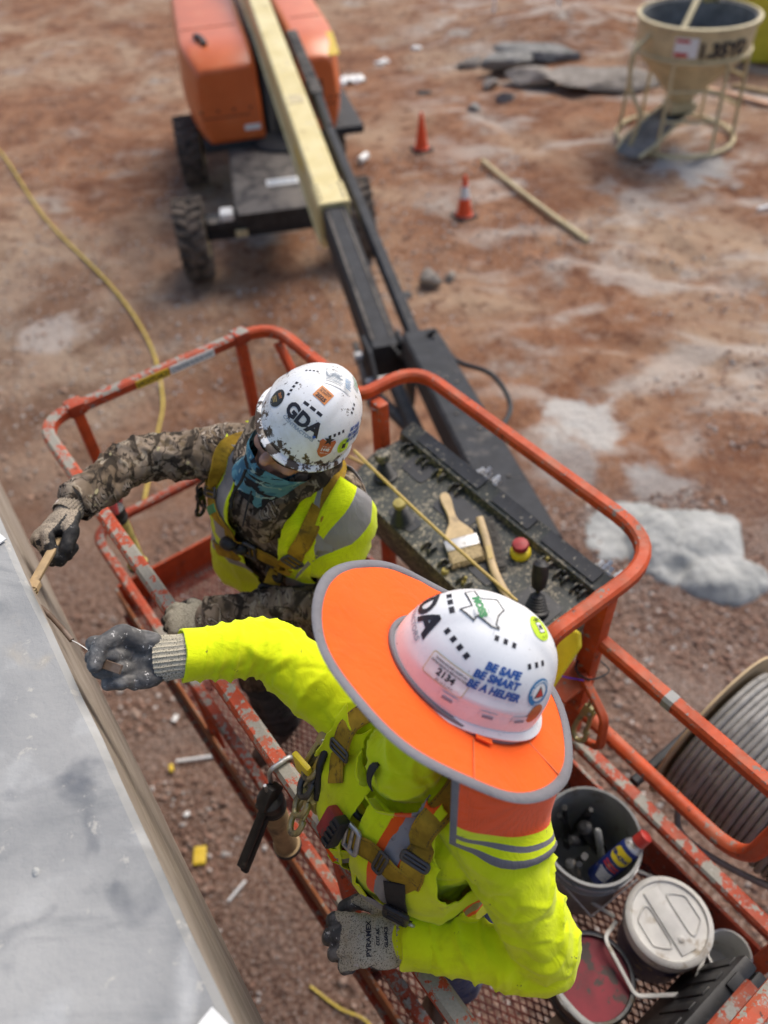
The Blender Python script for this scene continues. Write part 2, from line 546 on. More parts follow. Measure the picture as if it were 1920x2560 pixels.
def m_helmet(name, dirt):
    t = NT(name)
    c = t.mix(t.rng(t.noise(12, 4), .3, .7), (.74, .75, .76), (.82, .83, .84))
    sc = t.noise(60, 6, .72)
    c = t.mix(t.rng(sc, .66, .69), c, (.25, .23, .21))
    scr = t.noise(30, 4, .7, co=t.vec((1, 7, 2), (.4, .9, .6)))
    c = t.mix(t.math('MULTIPLY', t.rng(scr, .66, .7), .6), c, (.32, .31, .30))
    if dirt:
        c = t.mix(t.math('MULTIPLY', t.rng(t.noise(10, 5, .65, .3), .45, .72), .5), c, (.55, .51, .38))
        # mortar caked along the front rim: follows height on the shell
        x = t.n.new('ShaderNodeSeparateXYZ'); t.L(t.co, x.inputs[0])
        low = t.rng(x.outputs[2], -.005, .045, 1, 0)
        fr = t.rng(x.outputs[1], -.02, .07, 0, 1)
        k = t.math('MULTIPLY', low, fr)
        spot = t.noise(38, 7, .72)
        kk = t.rng(t.math('ADD', spot, t.math('MULTIPLY', k, .15)), .605, .64)
        c = t.mix(kk, c, (.07, .045, .028))
    return t.out(c, t.rng(sc, .3, .7, .22, .42), 0, .5)

def m_knit(name, pale, dark):
    t = NT(name)
    c = t.mix(t.rng(t.noise(420, 2, .6), .32, .50), dark, pale)
    c = t.mix(t.math('MULTIPLY', t.rng(t.noise(24, 5, .65), .56, .76), .6), c, tuple(x * .5 for x in pale))
    c = t.mix(t.rng(t.noise(50, 5, .7), .64, .68), c, (.55, .5, .46))
    t.bump(t.noise(420, 2), .3, .0012)
    return t.out(c, .95, 0, .15)

def m_glove_rubber(name, base, dust):
    t = NT(name)
    c = t.mix(t.rng(t.noise(28, 5, .65, .4), .42, .68), base, dust)
    c = t.mix(t.rng(t.noise(75, 5, .72), .62, .66), c, tuple(min(1, x * 2.4 + .1) for x in dust))
    t.bump(t.noise(240, 3), .3, .0012)
    return t.out(c, .72, 0, .35)

def m_strap():
    t = NT('harness_webbing')
    c = t.mix(t.rng(t.noise(13, 5, .65), .34, .66), (.26, .155, .014), (.50, .31, .028))
    c = t.mix(t.math('MULTIPLY', t.rng(t.noise(30, 5, .7), .54, .70), .7), c, (.07, .045, .02))
    t.bump(t.noise(500, 2), .3, .001)
    return t.out(c, .8, 0, .2)

def m_gaiter():
    t = NT('blue_camo_cloth')
    co = t.vec((1, 1, 1.6), (.3, .5, 0))
    c = t.mix(t.rng(t.noise(22, 3, .5, .8, co=co), .45, .52), (.05, .15, .22), (.10, .25, .30))
    c = t.mix(t.rng(t.noise(17, 3, .5, .9, co=t.vec((1, 1, 1.6), (.3, .5, 0), (4, 4, 4))), .55, .58), c, (.02, .02, .025))
    c = t.mix(t.rng(t.noise(26, 3, .5, .6, co=t.vec((1, 1, 1.6), (.3, .5, 0), (9, 1, 4))), .6, .63), c, (.30, .42, .40))
    return t.out(c, .8, 0, .2)

def m_skin():
    t = NT('skin')
    c = t.mix(t.rng(t.noise(30, 4), .3, .7), (.40, .20, .135), (.52, .28, .20))
    t.bsdf.inputs['Subsurface Weight'].default_value = .08
    t.bsdf.inputs['Subsurface Radius'].default_value = (.01, .004, .002)
    return t.out(c, .5, 0, .4)

def m_rock(name, a, b, bump=.5):
    t = NT(name)
    c = t.mix(t.rng(t.noise(4, 6, .65), .3, .7), a, b)
    c = t.mix(t.rng(t.noise(17, 5, .7), .58, .7), c, tuple(x * .6 for x in a))
    t.bump(t.noise(22, 6, .65), bump, .03)
    return t.out(c, .93, 0, .25)

def m_metal(name, col=(.5, .5, .5), rough=.4, dirt=(.12, .1, .07)):
    t = NT(name)
    c = t.mix(t.rng(t.noise(25, 5, .65), .5, .68), col, dirt)
    return t.out(c, t.rng(t.noise(25, 5, .65), .4, .7, rough, .75), t.rng(t.noise(25, 5, .65), .5, .68, .9, .2))

MT = {}
def mats():
    MT['ground'] = m_ground()
    MT['slab'] = m_slab()
    MT['form'] = m_formface()
    MT['orange'] = m_orange('orange_paint', 0, 1.3)
    MT['orange_mud'] = m_orange('orange_paint_mortar', .62, 4.1, (.40, .058, .02))
    MT['orange_some'] = m_orange('orange_paint_spots', .45, 7.7, (.36, .052, .02))
    MT['orange_rust'] = m_orange('rusty_toe_paint', .35, 3.7, (.30, .095, .03))
    MT['hood'] = plain('hood_paint', (.62, .135, .032), .33, 0, .07, 3, (.55, .21, .09), 3, .52, .8)
    MT['black'] = m_black('machine_black')
    MT['deck'] = m_black('machine_deck', .75, (.026, .024, .024))
    MT['cream'] = m_cream()
    MT['console'] = m_console()
    MT['panel'] = plain('console_panel', (.02, .022, .028), .45, 0, .3, 20, (.35, .31, .24), 60, .62, .66)
    MT['floor'] = m_rust_floor()
    MT['rubber'] = m_rubber()
    MT['steel'] = m_metal('dull_steel')
    MT['zinc'] = m_metal('zinc_hook', (.45, .40, .22), .38)
    MT['darksteel'] = m_metal('dark_steel', (.12, .12, .12), .45)
    MT['blk'] = plain('black_plastic', (.018, .018, .019), .5, 0, .3, 40, (.1, .09, .075), 22, .58, .72)
    MT['red'] = plain('red_plastic', (.30, .024, .026), .55, 0, .2, 30, (.1, .06, .05), 18, .52, .7)
    MT['redlid'] = plain('red_lid_paint', (.17, .008, .018), .62, 0, .3, 12, (.045, .026, .022), 14, .52, .58)
    MT['yellow'] = plain('yellow_plastic', (.78, .60, .02), .5, 0, .1, 20)
    MT['dirtyyellow'] = plain('dirty_yellow', (.42, .34, .10), .7, 0, .2, 20, (.2, .16, .09), 12)
    MT['white'] = plain('white_plastic', (.62, .61, .57), .5, 0, .08, 20, (.34, .28, .2), 14, .56, .72)
    MT['greyplastic'] = plain('grey_pail', (.27, .275, .265), .55, 0, .12, 20, (.14, .12, .1), 12, .56, .72)
    MT['bluepail'] = plain('blue_pail', (.012, .028, .16), .45, 0, .25, 20, (.3, .27, .2), 25, .6, .68)
    MT['wood'] = plain('old_wood', (.36, .25, .13), .75, 0, .25, 18, (.16, .11, .07), 10, .55, .7)
    MT['palewood'] = plain('pale_wood', (.52, .38, .21), .6, 0, .15, 18, (.3, .22, .14), 14, .55, .7)
    MT['bristle'] = plain('natural_bristle', (.38, .29, .16), .85, 0, .35, 160)
    MT['wire'] = plain('wire_bristle', (.05, .045, .04), .6, .3, .4, 160)
    MT['card'] = plain('cardboard', (.42, .31, .18), .85, 0, .12, 15)
    MT['cable'] = plain('grey_cable', (.25, .24, .225), .55, 0, .15, 25, (.15, .14, .13), 14, .55, .7)
    MT['hose'] = plain('yellow_hose', (.58, .43, .07), .6, 0, .15, 14, (.36, .25, .12), 3, .55, .75)
    MT['rope'] = plain('tan_rope', (.46, .33, .11), .8, 0, .25, 200)
    MT['cone'] = plain('cone_orange', (.80, .085, .02), .5, 0, .06, 10)
    MT['reflect'] = plain('white_band', (.78, .78, .76), .4, 0, .05, 10)
    MT['coneblack'] = plain('cone_base', (.05, .035, .03), .8)
    MT['hopper'] = plain('hopper_cream', (.56, .47, .27), .6, 0, .12, 5, (.30, .24, .16), 7, .55, .75)
    MT['mortar'] = m_rock('dried_mortar', (.16, .155, .145), (.30, .29, .27), .4)
    MT['rock'] = m_rock('rubble_rock', (.20, .175, .15), (.36, .32, .28))
    MT['moundgrey'] = m_rock('washout_concrete', (.30, .305, .295), (.47, .47, .45), .6)
    MT['hivis'] = m_fabric('hivis_yellow', (.77, .90, .006), (.16, .17, .03), dlo=.66, dhi=.72)
    MT['hivis_dirty'] = m_fabric('hivis_yellow_worn', (.76, .87, .006), (.34, .29, .05), dlo=.60, dhi=.78, dscale=16)
    MT['hivis_mesh'] = m_fabric('hivis_mesh', (.75, .90, .006), (.25, .24, .04), hole=235, dlo=.70, dhi=.78)
    MT['fl_orange'] = m_fabric('fluorescent_orange', (.93, .118, .010), (.50, .10, .03), dlo=.66, dhi=.82, var=.05)
    MT['fl_orange_mesh'] = m_fabric('fluorescent_orange_mesh', (.98, .10, .006), (.5, .1, .03), hole=215, dlo=.7, dhi=.82, var=.05)
    MT['silver'] = m_fabric('silver_tape', (.30, .29, .285), (.16, .14, .12), var=.08, rough=.45)
    MT['piping'] = m_fabric('grey_piping', (.19, .185, .20), (.12, .11, .1), var=.08, rough=.6)
    MT['camo'] = m_camo()
    MT['jeans'] = m_fabric('denim', (.025, .045, .13), (.09, .08, .07), dlo=.55, dhi=.7)
    MT['darkpants'] = m_fabric('dark_trousers', (.03, .028, .026), (.09, .075, .06), dlo=.55, dhi=.7)
    MT['boot'] = plain('boot_leather', (.11, .07, .045), .7, 0, .3, 15, (.2, .15, .12), 10)
    MT['skin'] = m_skin()
    MT['hair'] = plain('dark_hair', (.02, .014, .01), .6, 0, .3, 200)
    MT['shell_dirty'] = m_helmet('helmet_shell_dirty', True)
    MT['shell'] = m_helmet('helmet_shell', False)
    MT['knit'] = m_knit('glove_knit', (.36, .30, .23), (.035, .03, .026))
    MT['knit_grey'] = m_knit('glove_knit_grey', (.50, .455, .35), (.09, .08, .065))
    MT['nitrile'] = m_glove_rubber('glove_black_coating', (.014, .014, .015), (.05, .047, .044))
    MT['nitrile_dusty'] = m_glove_rubber('glove_grey_coating', (.075, .075, .076), (.22, .215, .205))
    MT['strap'] = m_strap()
    MT['strapblack'] = plain('black_webbing', (.016, .015, .015), .7, 0, .3, 60)
    MT['gaiter'] = m_gaiter()
    MT['lens'] = plain('dark_lens', (.008, .008, .009), .12, 0, .1, 10)
    MT['ink'] = plain('black_ink', (.014, .013, .02), .5, 0, .1, 10)
    MT['inkblue'] = plain('blue_ink', (.02, .09, .33), .5, 0, .1, 10)
    MT['inkteal'] = plain('teal_ink', (.03, .20, .42), .5, 0, .1, 10)
    MT['inkgreen'] = plain('green_ink', (.03, .25, .08), .5, 0, .1, 10)
    MT['inkred'] = plain('red_ink', (.5, .04, .03), .5, 0, .1, 10)
    MT['inkgrey'] = plain('grey_ink', (.25, .3, .36), .5, 0, .1, 10)
    MT['st_orange'] = plain('sticker_orange', (.62, .22, .06), .5, 0, .1, 60)
    MT['st_rust'] = plain('sticker_rust', (.50, .13, .04), .5, 0, .1, 60)
    MT['st_lime'] = plain('sticker_lime', (.52, .72, .03), .5, 0, .08, 60)
    MT['st_white'] = plain('sticker_white', (.75, .75, .73), .5, 0, .06, 60)
    MT['st_black'] = plain('sticker_black', (.025, .025, .022), .5, 0, .2, 60)
    MT['st_gold'] = plain('sticker_gold', (.52, .38, .14), .5, 0, .1, 60)
    MT['st_yellow'] = plain('sticker_yellow', (.70, .48, .03), .55, 0, .1, 60, (.3, .22, .1), 60, .55, .7)
    MT['pinkboard'] = plain('weathered_board', (.42, .24, .15), .8, 0, .2, 8)
    MT['purple'] = plain('purple_string', (.10, .03, .42), .7)
    MT['skipyellow'] = plain('yellow_steel', (.66, .56, .04), .6, 0, .12, 3)
mats()

# ------------------------------------------------------------------ the setting: ground, slab
MOUNDS = [(2.55, 4.2, .62, .40), (2.86, 3.92, .5, .46), (2.0, 4.45, .5, .18)]
def ground_h(P):
    P = np.asarray(P, float)
    z = .035 * fbm(np.c_[P * .55, np.zeros(len(P))], 3, 3) + .014 * fbm(np.c_[P * 3.1, np.zeros(len(P))], 3, 8)
    # smeared ruts running away to the right
    a = math.radians(-52)
    s = P[:, 0] * math.cos(a) + P[:, 1] * math.sin(a); q = -P[:, 0] * math.sin(a) + P[:, 1] * math.cos(a)
    z += .03 * np.clip(vnoise(np.c_[q * 1.6, s * .22, np.zeros(len(P))], 21), -1, 1) * (P[:, 0] > .5) * np.clip((P[:, 0] - .5) / 2, 0, 1)
    # tyre ruts
    for (x0, y0), (x1, y1), off in (((.9, 8.2), (6.5, 5.2), 0), ((.9, 8.2), (6.5, 5.2), 1.9), ((-5.2, 13.5), (-1.6, 6.2), 0), ((2.0, 15), (4.6, 8.5), 0), ((2.0, 15), (4.6, 8.5), 1.8)):
        dx, dy = x1 - x0, y1 - y0; L = math.hypot(dx, dy); dx, dy = dx / L, dy / L
        t = (P[:, 0] - x0) * dx + (P[:, 1] - y0) * dy
        d = -(P[:, 0] - x0) * dy + (P[:, 1] - y0) * dx - off + .18 * vnoise(np.c_[t * .5, t * 0 + off, t * 0], 33)
        m = np.clip(t / .8, 0, 1) * np.clip((L - t) / .8, 0, 1) * (.6 + .4 * vnoise(np.c_[P * 1.3, t * 0], 37))
        z += m * (-.055 * np.exp(-(d / .15) ** 2) * (1 + .35 * np.sin(t * 24 + np.sign(d) * 1.2)) + .03 * np.exp(-((np.abs(d) - .27) / .08) ** 2))
    # spoil bank to the far right and behind the rubble
    z += .5 * np.exp(-(((P[:, 0] - 4.6) / 1.8) ** 2 + ((P[:, 1] - 19) / 1.5) ** 2))
    return z - .02

def build_ground():
    def axis(lo, hi, n0, far):
        near = np.linspace(lo, hi, n0)
        k = np.geomspace(.25, far, 26)
        return np.r_[(lo - k)[::-1], near, hi + k]
    X = axis(-8, 9, 230, 260); Y = axis(-3, 22, 300, 360)
    gx, gy = np.meshgrid(X, Y)
    P = np.c_[gx.ravel(), gy.ravel()]
    z = ground_h(P)
    nx, ny = len(X), len(Y)
    idx = np.arange(nx * ny).reshape(ny, nx)
    F = np.stack([idx[:-1, :-1], idx[:-1, 1:], idx[1:, 1:], idx[1:, :-1]], -1).reshape(-1, 4)
    me = bpy.data.meshes.new('ground')
    me.from_pydata(np.c_[P, z].tolist(), [], F.tolist())
    me.materials.append(MT['ground'])
    me.polygons.foreach_set('use_smooth', [True] * len(me.polygons))
    structure(link('ground', me))
build_ground()

# slab frame: s along the edge, w outwards from the building
SA = math.radians(-58.3)
SS = Vector((math.cos(SA), math.sin(SA), 0)); SW = Vector((-math.sin(SA), math.cos(SA), 0))
SLAB_Z, SLAB_V, SLAB_BOT = 4.0, -.092, 3.30
def SP(s, w, z): return SS * s + SW * w + Vector((0, 0, z))

def build_slab():
    # building floor slab the picture is taken from
    ns, nw = 150, 60
    S = np.linspace(-9, 5, ns); Wd = -np.r_[0, np.geomspace(.012, 7.0, nw - 1)]
    vs = []
    for i, s in enumerate(S):
        e = .006 * mnoise.noise(Vector((s * 3, 1, 2))) + .004 * mnoise.noise(Vector((s * 14, 5, 2)))
        for j, w in enumerate(Wd):
            z = SLAB_Z + .0025 * mnoise.noise(Vector((s * 5, w * 5, 0))) + .0012 * mnoise.noise(Vector((s * 25, w * 25, 3)))
            if j == 0: z -= .012
            vs.append(SP(s, SLAB_V + w + (e if j < 2 else 0), z))
    fs = [(i * nw + j, (i + 1) * nw + j, (i + 1) * nw + j + 1, i * nw + j + 1) for i in range(ns - 1) for j in range(nw - 1)]
    mb = MB().add(vs, fs, 0)
    # edge face below the arris
    nz = 14
    vs = []
    for i, s in enumerate(S):
        e = .006 * mnoise.noise(Vector((s * 3, 1, 2))) + .004 * mnoise.noise(Vector((s * 14, 5, 2)))
        for k in range(nz):
            z = SLAB_Z - .012 - (SLAB_Z - .012 - SLAB_BOT) * k / (nz - 1)
            b = .004 * mnoise.noise(Vector((s * 6, z * 6, 4)))
            vs.append(SP(s, SLAB_V + e * (1 - k / (nz - 1)) + b * min(1, k), z))
    fs = [(i * nz + k, i * nz + k + 1, (i + 1) * nz + k + 1, (i + 1) * nz + k) for i in range(ns - 1) for k in range(nz - 1)]
    mb.add(vs, fs, 1)
    # underside
    mb.add([SP(-9, SLAB_V, SLAB_BOT), SP(5, SLAB_V, SLAB_BOT), SP(5, SLAB_V - 7, SLAB_BOT), SP(-9, SLAB_V - 7, SLAB_BOT)], [(0, 1, 2, 3)], 1)
    o = mb.build('concrete_slab', [MT['slab'], MT['form']], None, 40)
    structure(o)
    # columns that carry the slab
    for s in (-6.5, -1.5, 3.2):
        c = MB().box(SP(s, SLAB_V - 1.2, SLAB_BOT / 2 - .03), (.45, .45, SLAB_BOT - .02), (SS, SW, Vector((0, 0, 1))), bevel=.02).build('slab_column', MT['slab'])
        structure(c)
build_slab()

# ------------------------------------------------------------------ boom lift
Z = Vector((0, 0, 1))
BA = math.radians(-55.6)
BU = Vector((math.cos(BA), math.sin(BA), 0)); BV = Vector((-math.sin(BA), math.cos(BA), 0))
def B(u, v, z): return BU * u + BV * v + Z * z
BAX = (BU, BV, Z)
FLOOR = 2.38
TOP = 3.478        # centre line of the top rail
RT = .044          # rail tube
U0, U1, V0, V1 = -2.48, .13, .235, 1.2

lift = empty('boom_lift', (-1.3, 11.2, 0))
tag(lift, 'orange and black boom lift with cream boom, its basket reaching to the foreground', 'boom lift')

def build_basket():
    # frame: main top rail, one bent square tube
    path = fillet([B(-.10, V0, TOP), B(U0, V0, TOP), B(U0, V1, TOP), B(-1.86, V1, TOP), B(-1.86, 1.46, TOP), B(-.705, 1.46, TOP), B(-.705, .98, TOP), B(-.705, .93, 2.95)],
                  [0, .13, .15, .05, .17, .19, .05, 0], 8)
    # split: the front run is caked with mortar, the rest is cleaner paint
    k = next(i for i, p in enumerate(path) if (p - B(U0, V0, TOP)).dot(BV) > .3)
    m = MB().sq(path[:k + 1], RT, RT, 0).sq(path[k:], RT, RT, 1)
    basket = m.build('basket', [MT['orange_mud'], MT['orange']], lift, 30)
    basket['label'] = 'orange tube guard rail basket with mortar caked on its front rail'
    def part(name, mb, mat, sm=30):
        return mb.build(name, mat, basket, sm)
    # rest of the front top rail and the right end
    part('top_rail', MB().sq(fillet([B(-.098, V0, TOP), B(U1, V0, TOP), B(U1, .98, TOP)], [0, .14, 0], 8), RT), MT['orange_mud'])
    # mid rail
    part('mid_rail', MB().sq(fillet([B(U1, .95, 2.9), B(U1, V0 + .002, 2.9), B(U0, V0 + .002, 2.9), B(U0, V1, 2.9), B(-.70, V1, 2.9)], [0, .1, .12, .12, 0], 7), .038), MT['orange_some'])
    # rear rails right of the console
    part('upper_rear_rail', MB().sq([B(-.69, 1.222, 3.25), B(.35, 1.222, 3.25)], RT), MT['orange'])
    part('gate_bar', MB().tube(fillet([B(-.78, 1.2, 2.885), B(-.065, 1.2, 2.885), B(-.035, 1.2, 3.5)], [0, .13, 0], 10), .024, 12), MT['orange'])
    part('lower_rear_rail', MB().sq([B(-.70, 1.195, 2.70), B(.35, 1.195, 2.70)], .05, .04), MT['orange_some'])
    part('reflective_tape', MB().sq([B(-.455, 1.222, 3.25), B(-.425, 1.222, 3.25)], RT + .003), MT['greyplastic'])
    # posts
    for (u, v, z0, z1, w) in ((U0 - .002, .37, FLOOR, TOP, .05), (U0 - .008, 1.06, FLOOR, TOP, .05), (-2.12, V1, FLOOR, TOP - .02, .042), (-1.81, 1.25, FLOOR, TOP - .02, .058),
                              (-.714, 1.215, FLOOR, TOP - .02, .06), (-1.60, V0 + .004, FLOOR, 2.9, .042), (-.62, V0 + .004, FLOOR, TOP, .042),
                              (U1, 1.16, FLOOR, 3.25, .05), (U1, V0 + .10, FLOOR, TOP, .042)):
        part('weld_bead', MB().sq([B(u, v, z1 - .030), B(u, v, z1 - .018)], w + .009, w * .75 + .009, up=BU, bev=.4), MT['orange_some'])
        part('post', MB().box(B(u, v, (z0 + z1) / 2), (w, w * .75, z1 - z0), BAX, bevel=.006), MT['orange'])
    # diagonal brace by the far corner and gussets at the console posts
    part('brace', MB().sq([B(-2.40, V1 - .02, 3.44), B(-2.13, V1 - .01, 3.1)], .034), MT['orange'])
    for u, v in ((-1.81, 1.17), (-.75, 1.14)):
        part('gusset', MB().box(B(u, v, 3.08), (.16, .13, .012), BAX), MT['orange'])
    # toe boards
    for (a, b, th, mat) in ((B(U0, V0 - .012, 0), B(U1, V0 - .012, 0), .012, 'orange_rust'), (B(U0 - .01, V0, 0), B(U0 - .01, V1 + .01, 0), .012, 'orange'),
                       (B(U0, V1 + .012, 0), B(U1, V1 + .012, 0), .012, 'orange_some'), (B(U1 + .01, V0, 0), B(U1 + .01, V1, 0), .012, 'orange')):
        d = (b - a).normalized()
        part('toe_board', MB().box((a + b) / 2 + Z * (FLOOR + .05), ((b - a).length, th, .19), (d, Z.cross(d), Z), bevel=.003), MT[mat])
        part('floor_beam', MB().sq([a + Z * (FLOOR - .065), b + Z * (FLOOR - .065)], .05, .06), MT['orange_some'])
    for u in (-1.9, -1.25, -.6):
        part('floor_beam', MB().sq([B(u, V0, FLOOR - .045), B(u, V1, FLOOR - .045)], .04, .05), MT['floor'])
    # expanded-metal floor: diamonds of flat strand
    nu, nv = 62, 40
    mb = MB()
    du, dv = (U1 - U0) / nu, (V1 - V0) / nv
    w = .0032
    def strand(a, b):
        d = (b - a).normalized(); s = Z.cross(d) * w
        mb.add([a - s + Z * .003, b - s - Z * .001, b + s - Z * .001, a + s + Z * .003], [(0, 1, 2, 3)])
    for i in range(nu):
        for j in range(nv):
            u = U0 + du * i; v = V0 + dv * j
            c = B(u + du / 2, v, FLOOR)
            l = B(u, v + dv / 2, FLOOR); r = B(u + du, v + dv / 2, FLOOR); t2 = B(u + du / 2, v + dv, FLOOR)
            strand(c, l); strand(c, r); strand(l, t2); strand(r, t2)
    o = part('floor_mesh', mb, MT['floor'], None)
    o['kind'] = 'stuff'
    # end plates and clamps where posts meet the rail
    for u, v in ((U0, .37), (U0, 1.06)):
        part('post_cap', MB().box(B(u, v, TOP + .004), (.058, .062, .046), BAX, bevel=.004), MT['orange_some'])
        part('bolt', MB().lathe(B(u - .03, v, TOP - .07), -BU, [(.012, 0), (.012, .01), (.006, .014)], 8), MT['steel'])
    # labels on the end rail
    for (v0, v1, mat, txt) in ((.60, .735, 'st_yellow', 'CAUTION'), (.74, .93, 'st_white', 'WARNING')):
        x = U0 + RT / 2 + .0012
        part('warning_label', MB().box(B(x, (v0 + v1) / 2, TOP), (.002, v1 - v0, .034), BAX), MT[mat], None)
        tx = text_mesh(txt, .026, bold=.0006)
        vs = [B(x + .0018, v1 - .006 - p[0] * ((v1 - v0 - .012) / max(.001, tx[2])), TOP - .011 + p[1]) for p in tx[0]]
        part('warning_lettering', MB().add(vs, tx[1]), MT['ink'] if txt == 'CAUTION' else MT['inkgrey'], None)
    return basket

FONT_CACHE = {}
def text_mesh(txt, size, bold=0.0, shear=0.0):
    """flat outline text: (verts 2D, faces, width)"""
    cu = bpy.data.curves.new('lettering', 'FONT')
    cu.body = txt
    cu.size = size
    cu.offset = bold
    cu.shear = shear
    cu.resolution_u = 3
    cu.fill_mode = 'BOTH'
    ob = bpy.data.objects.new('lettering', cu)
    COL.objects.link(ob)
    dg = bpy.context.evaluated_depsgraph_get()
    me = ob.evaluated_get(dg).to_mesh()
    bm = bmesh.new(); bm.from_mesh(me)
    bmesh.ops.triangulate(bm, faces=bm.faces)
    for _ in range(3):
        long = [e for e in bm.edges if e.calc_length() > size * .35]
        if not long: break
        bmesh.ops.subdivide_edges(bm, edges=long, cuts=1)
        bmesh.ops.triangulate(bm, faces=bm.faces)
    bm.verts.index_update()
    vs = [(v.co.x, v.co.y) for v in bm.verts]
    fs = [tuple(v.index for v in f.verts) for f in bm.faces]
    bm.free()
    ob.evaluated_get(dg).to_mesh_clear()
    bpy.data.objects.remove(ob); bpy.data.curves.remove(cu)
    if not vs: return ([], [], 0)
    x0 = min(v[0] for v in vs); x1 = max(v[0] for v in vs)
    return ([(v[0] - x0, v[1]) for v in vs], fs, x1 - x0)

basket = build_basket()

def build_console():
    t = math.radians(7)          # tilted towards the operator
    ax = (BU, (BV * math.cos(t) + Z * math.sin(t)).normalized(), (Z * math.cos(t) - BV * math.sin(t)).normalized())
    O = B(-1.22, 1.19, 3.285)    # middle of the top plate
    def K(a, b, h): return O + ax[0] * a + ax[1] * b + ax[2] * h
    # housing: rounded front corner left, sloped skirt
    poly = fillet([Vector((a, b, 0)) for a, b in ((-.52, .19), (-.545, -.02), (-.50, -.17), (.36, -.19), (.44, -.10), (.44, .19))], .05, 4, True)
    poly = [(p.x, p.y) for p in poly]
    n = len(poly)
    mb = MB()
    rings = [(.0, .985), (-.014, 1.0), (-.05, 1.0), (-.16, .93), (-.26, .86)]
    vs = []
    for h, s in rings:
        for a, b in poly: vs.append(K(a * (1 - (1 - s) * .4), .02 + (b - .02) * s, h))
    fs = [tuple(range(n))]
    for i in range(len(rings) - 1):
        for q in range(n):
            fs.append((i * n + q, i * n + (q + 1) % n, (i + 1) * n + (q + 1) % n, (i + 1) * n + q))
    fs.append(tuple((len(rings) - 1) * n + q for q in range(n)))
    mb.add(vs, fs)
    con = mb.build('control_console', MT['console'], lift, 40)
    con['label'] = 'dark control console splashed with mortar on the basket rail'
    def part(name, mb, mat, sm=40): return mb.build(name, mat, con, sm)
    # raised ridge along the back with dark decal strips
    part('rear_ridge', MB().prism([(-.015, 0), (-.005, .035), (.06, .045), (.075, 0)], K(-.53, .115, -.004), (ax[1], ax[2], ax[0]), .96), MT['console'])
    for a0, a1 in ((-.45, -.12), (-.05, .12), (.18, .40)):
        part('decal_strip', MB().box(K((a0 + a1) / 2, .147, .0415), ((a1 - a0), .048, .003), (ax[0], (ax[1] + ax[2] * .12).normalized(), (ax[2] - ax[1] * .12).normalized())), MT['panel'], None)
    # label plates on the top
    for a, b, w, h in ((-.36, .06, .12, .09), (-.12, .03, .16, .10), (.13, -.07, .1, .07), (.33, -.04, .13, .10), (-.22, -.12, .13, .06)):
        part('label_plate', MB().prism([(p.x, p.y) for p in fillet([Vector((-w / 2, -h / 2, 0)), Vector((w / 2, -h / 2, 0)), Vector((w / 2, h / 2, 0)), Vector((-w / 2, h / 2, 0))], .02, 4, True)],
                                       K(a, b, .0005), ax, .003), MT['panel'], None)
    # joysticks
    def boot(a, b, r, top, knobmat, tilt=(0, 0), knob=None):
        o = K(a, b, 0); d = (ax[2] + ax[0] * tilt[0] + ax[1] * tilt[1]).normalized()
        prof = [(r * 1.25, 0), (r * 1.2, .006)]
        for i in range(6):
            prof += [(r * (1.08 - i * .08), .008 + i * .0085), (r * (.9 - i * .08), .012 + i * .0085)]
        j = MB().lathe(o, d, prof + [(.2 * r, .064)], 16).build('joystick', MT['blk'], con, 40)
        MB().lathe(o + d * .06, d, [(.007, 0), (.007, .015)] + [(x, y + .012) for x, y in (knob or [(.012, 0), (.026, .006), (.03, .022), (.026, .036), (.01, .042)])], 16).build('knob', MT[knobmat], con, 40)
    boot(-.42, -.05, .036, .1, 'console', (-.1, .1))
    boot(-.22, -.13, .034, .1, 'dirtyyellow', (0, 0), [(.01, 0), (.02, .004), (.023, .014), (.02, .022), (.004, .026)])
    boot(.34, -.055, .034, .1, 'blk', (-.35, .5), [(.012, 0), (.022, .01), (.026, .05), (.024, .085), (.012, .095)])
    # guarded toggle switches in two rows
    for a, b in ((-.46, .085), (-.37, .085), (-.28, .085), (-.19, .085), (.24, .085), (.31, .085), (.38, .085),
                 (-.06, -.145), (.03, -.15), (.12, -.15), (.20, -.15)):
        g = MB()
        for s in (-1, 1):
            pr = [(.022 * math.cos(q), .024 * math.sin(q)) for q in np.linspace(0, math.pi, 7)]
            g.prism(pr, K(a + s * .016 - .003, b, .002), (ax[1], ax[2], ax[0]), .006)
        part('switch_guard', g, MT['console'], 40)
        part('toggle', MB().lathe(K(a, b, .002), (ax[2] + ax[1] * .35).normalized(), [(.009, 0), (.009, .008), (.004, .01), (.0055, .03), (.003, .033)], 8), MT['dirtyyellow' if int(abs(a) * 100) % 4 == 0 else 'blk'], 40)
    # emergency stop
    part('stop_collar', MB().lathe(K(.155, .06, .002), ax[2], [(.034, 0), (.034, .012), (.028, .02), (.022, .022)], 18), MT['yellow'])
    part('emergency_stop', MB().lathe(K(.155, .06, .02), ax[2], [(.014, 0), (.014, .012), (.026, .016), (.028, .026), (.024, .036), (.008, .04)], 18), MT['red'])
    part('pilot_lamp', MB().lathe(K(.045, -.165, .002), ax[2], [(.013, 0), (.013, .006), (.009, .014), (.002, .017)], 12), MT['dirtyyellow'])
    # connectors at the back
    for a in (-.22, .34):
        for i in range(5):
            part('hose_fitting', MB().lathe(K(a + i * .022, .20 + (i % 2) * .016, -.03), (ax[1] + ax[2] * .3 * (i % 3)).normalized(), [(.011, 0), (.011, .02), (.008, .022), (.008, .04)], 6), MT['steel'])
    # carrier legs to the basket floor
    for a in (-.36, .36):
        part('console_leg', MB().box(B(-1.22 + a, 1.26, 2.75), (.07, .05, .62), BAX, bevel=.006), MT['black'])
    return K, ax, con
KON, KAX, console = build_console()

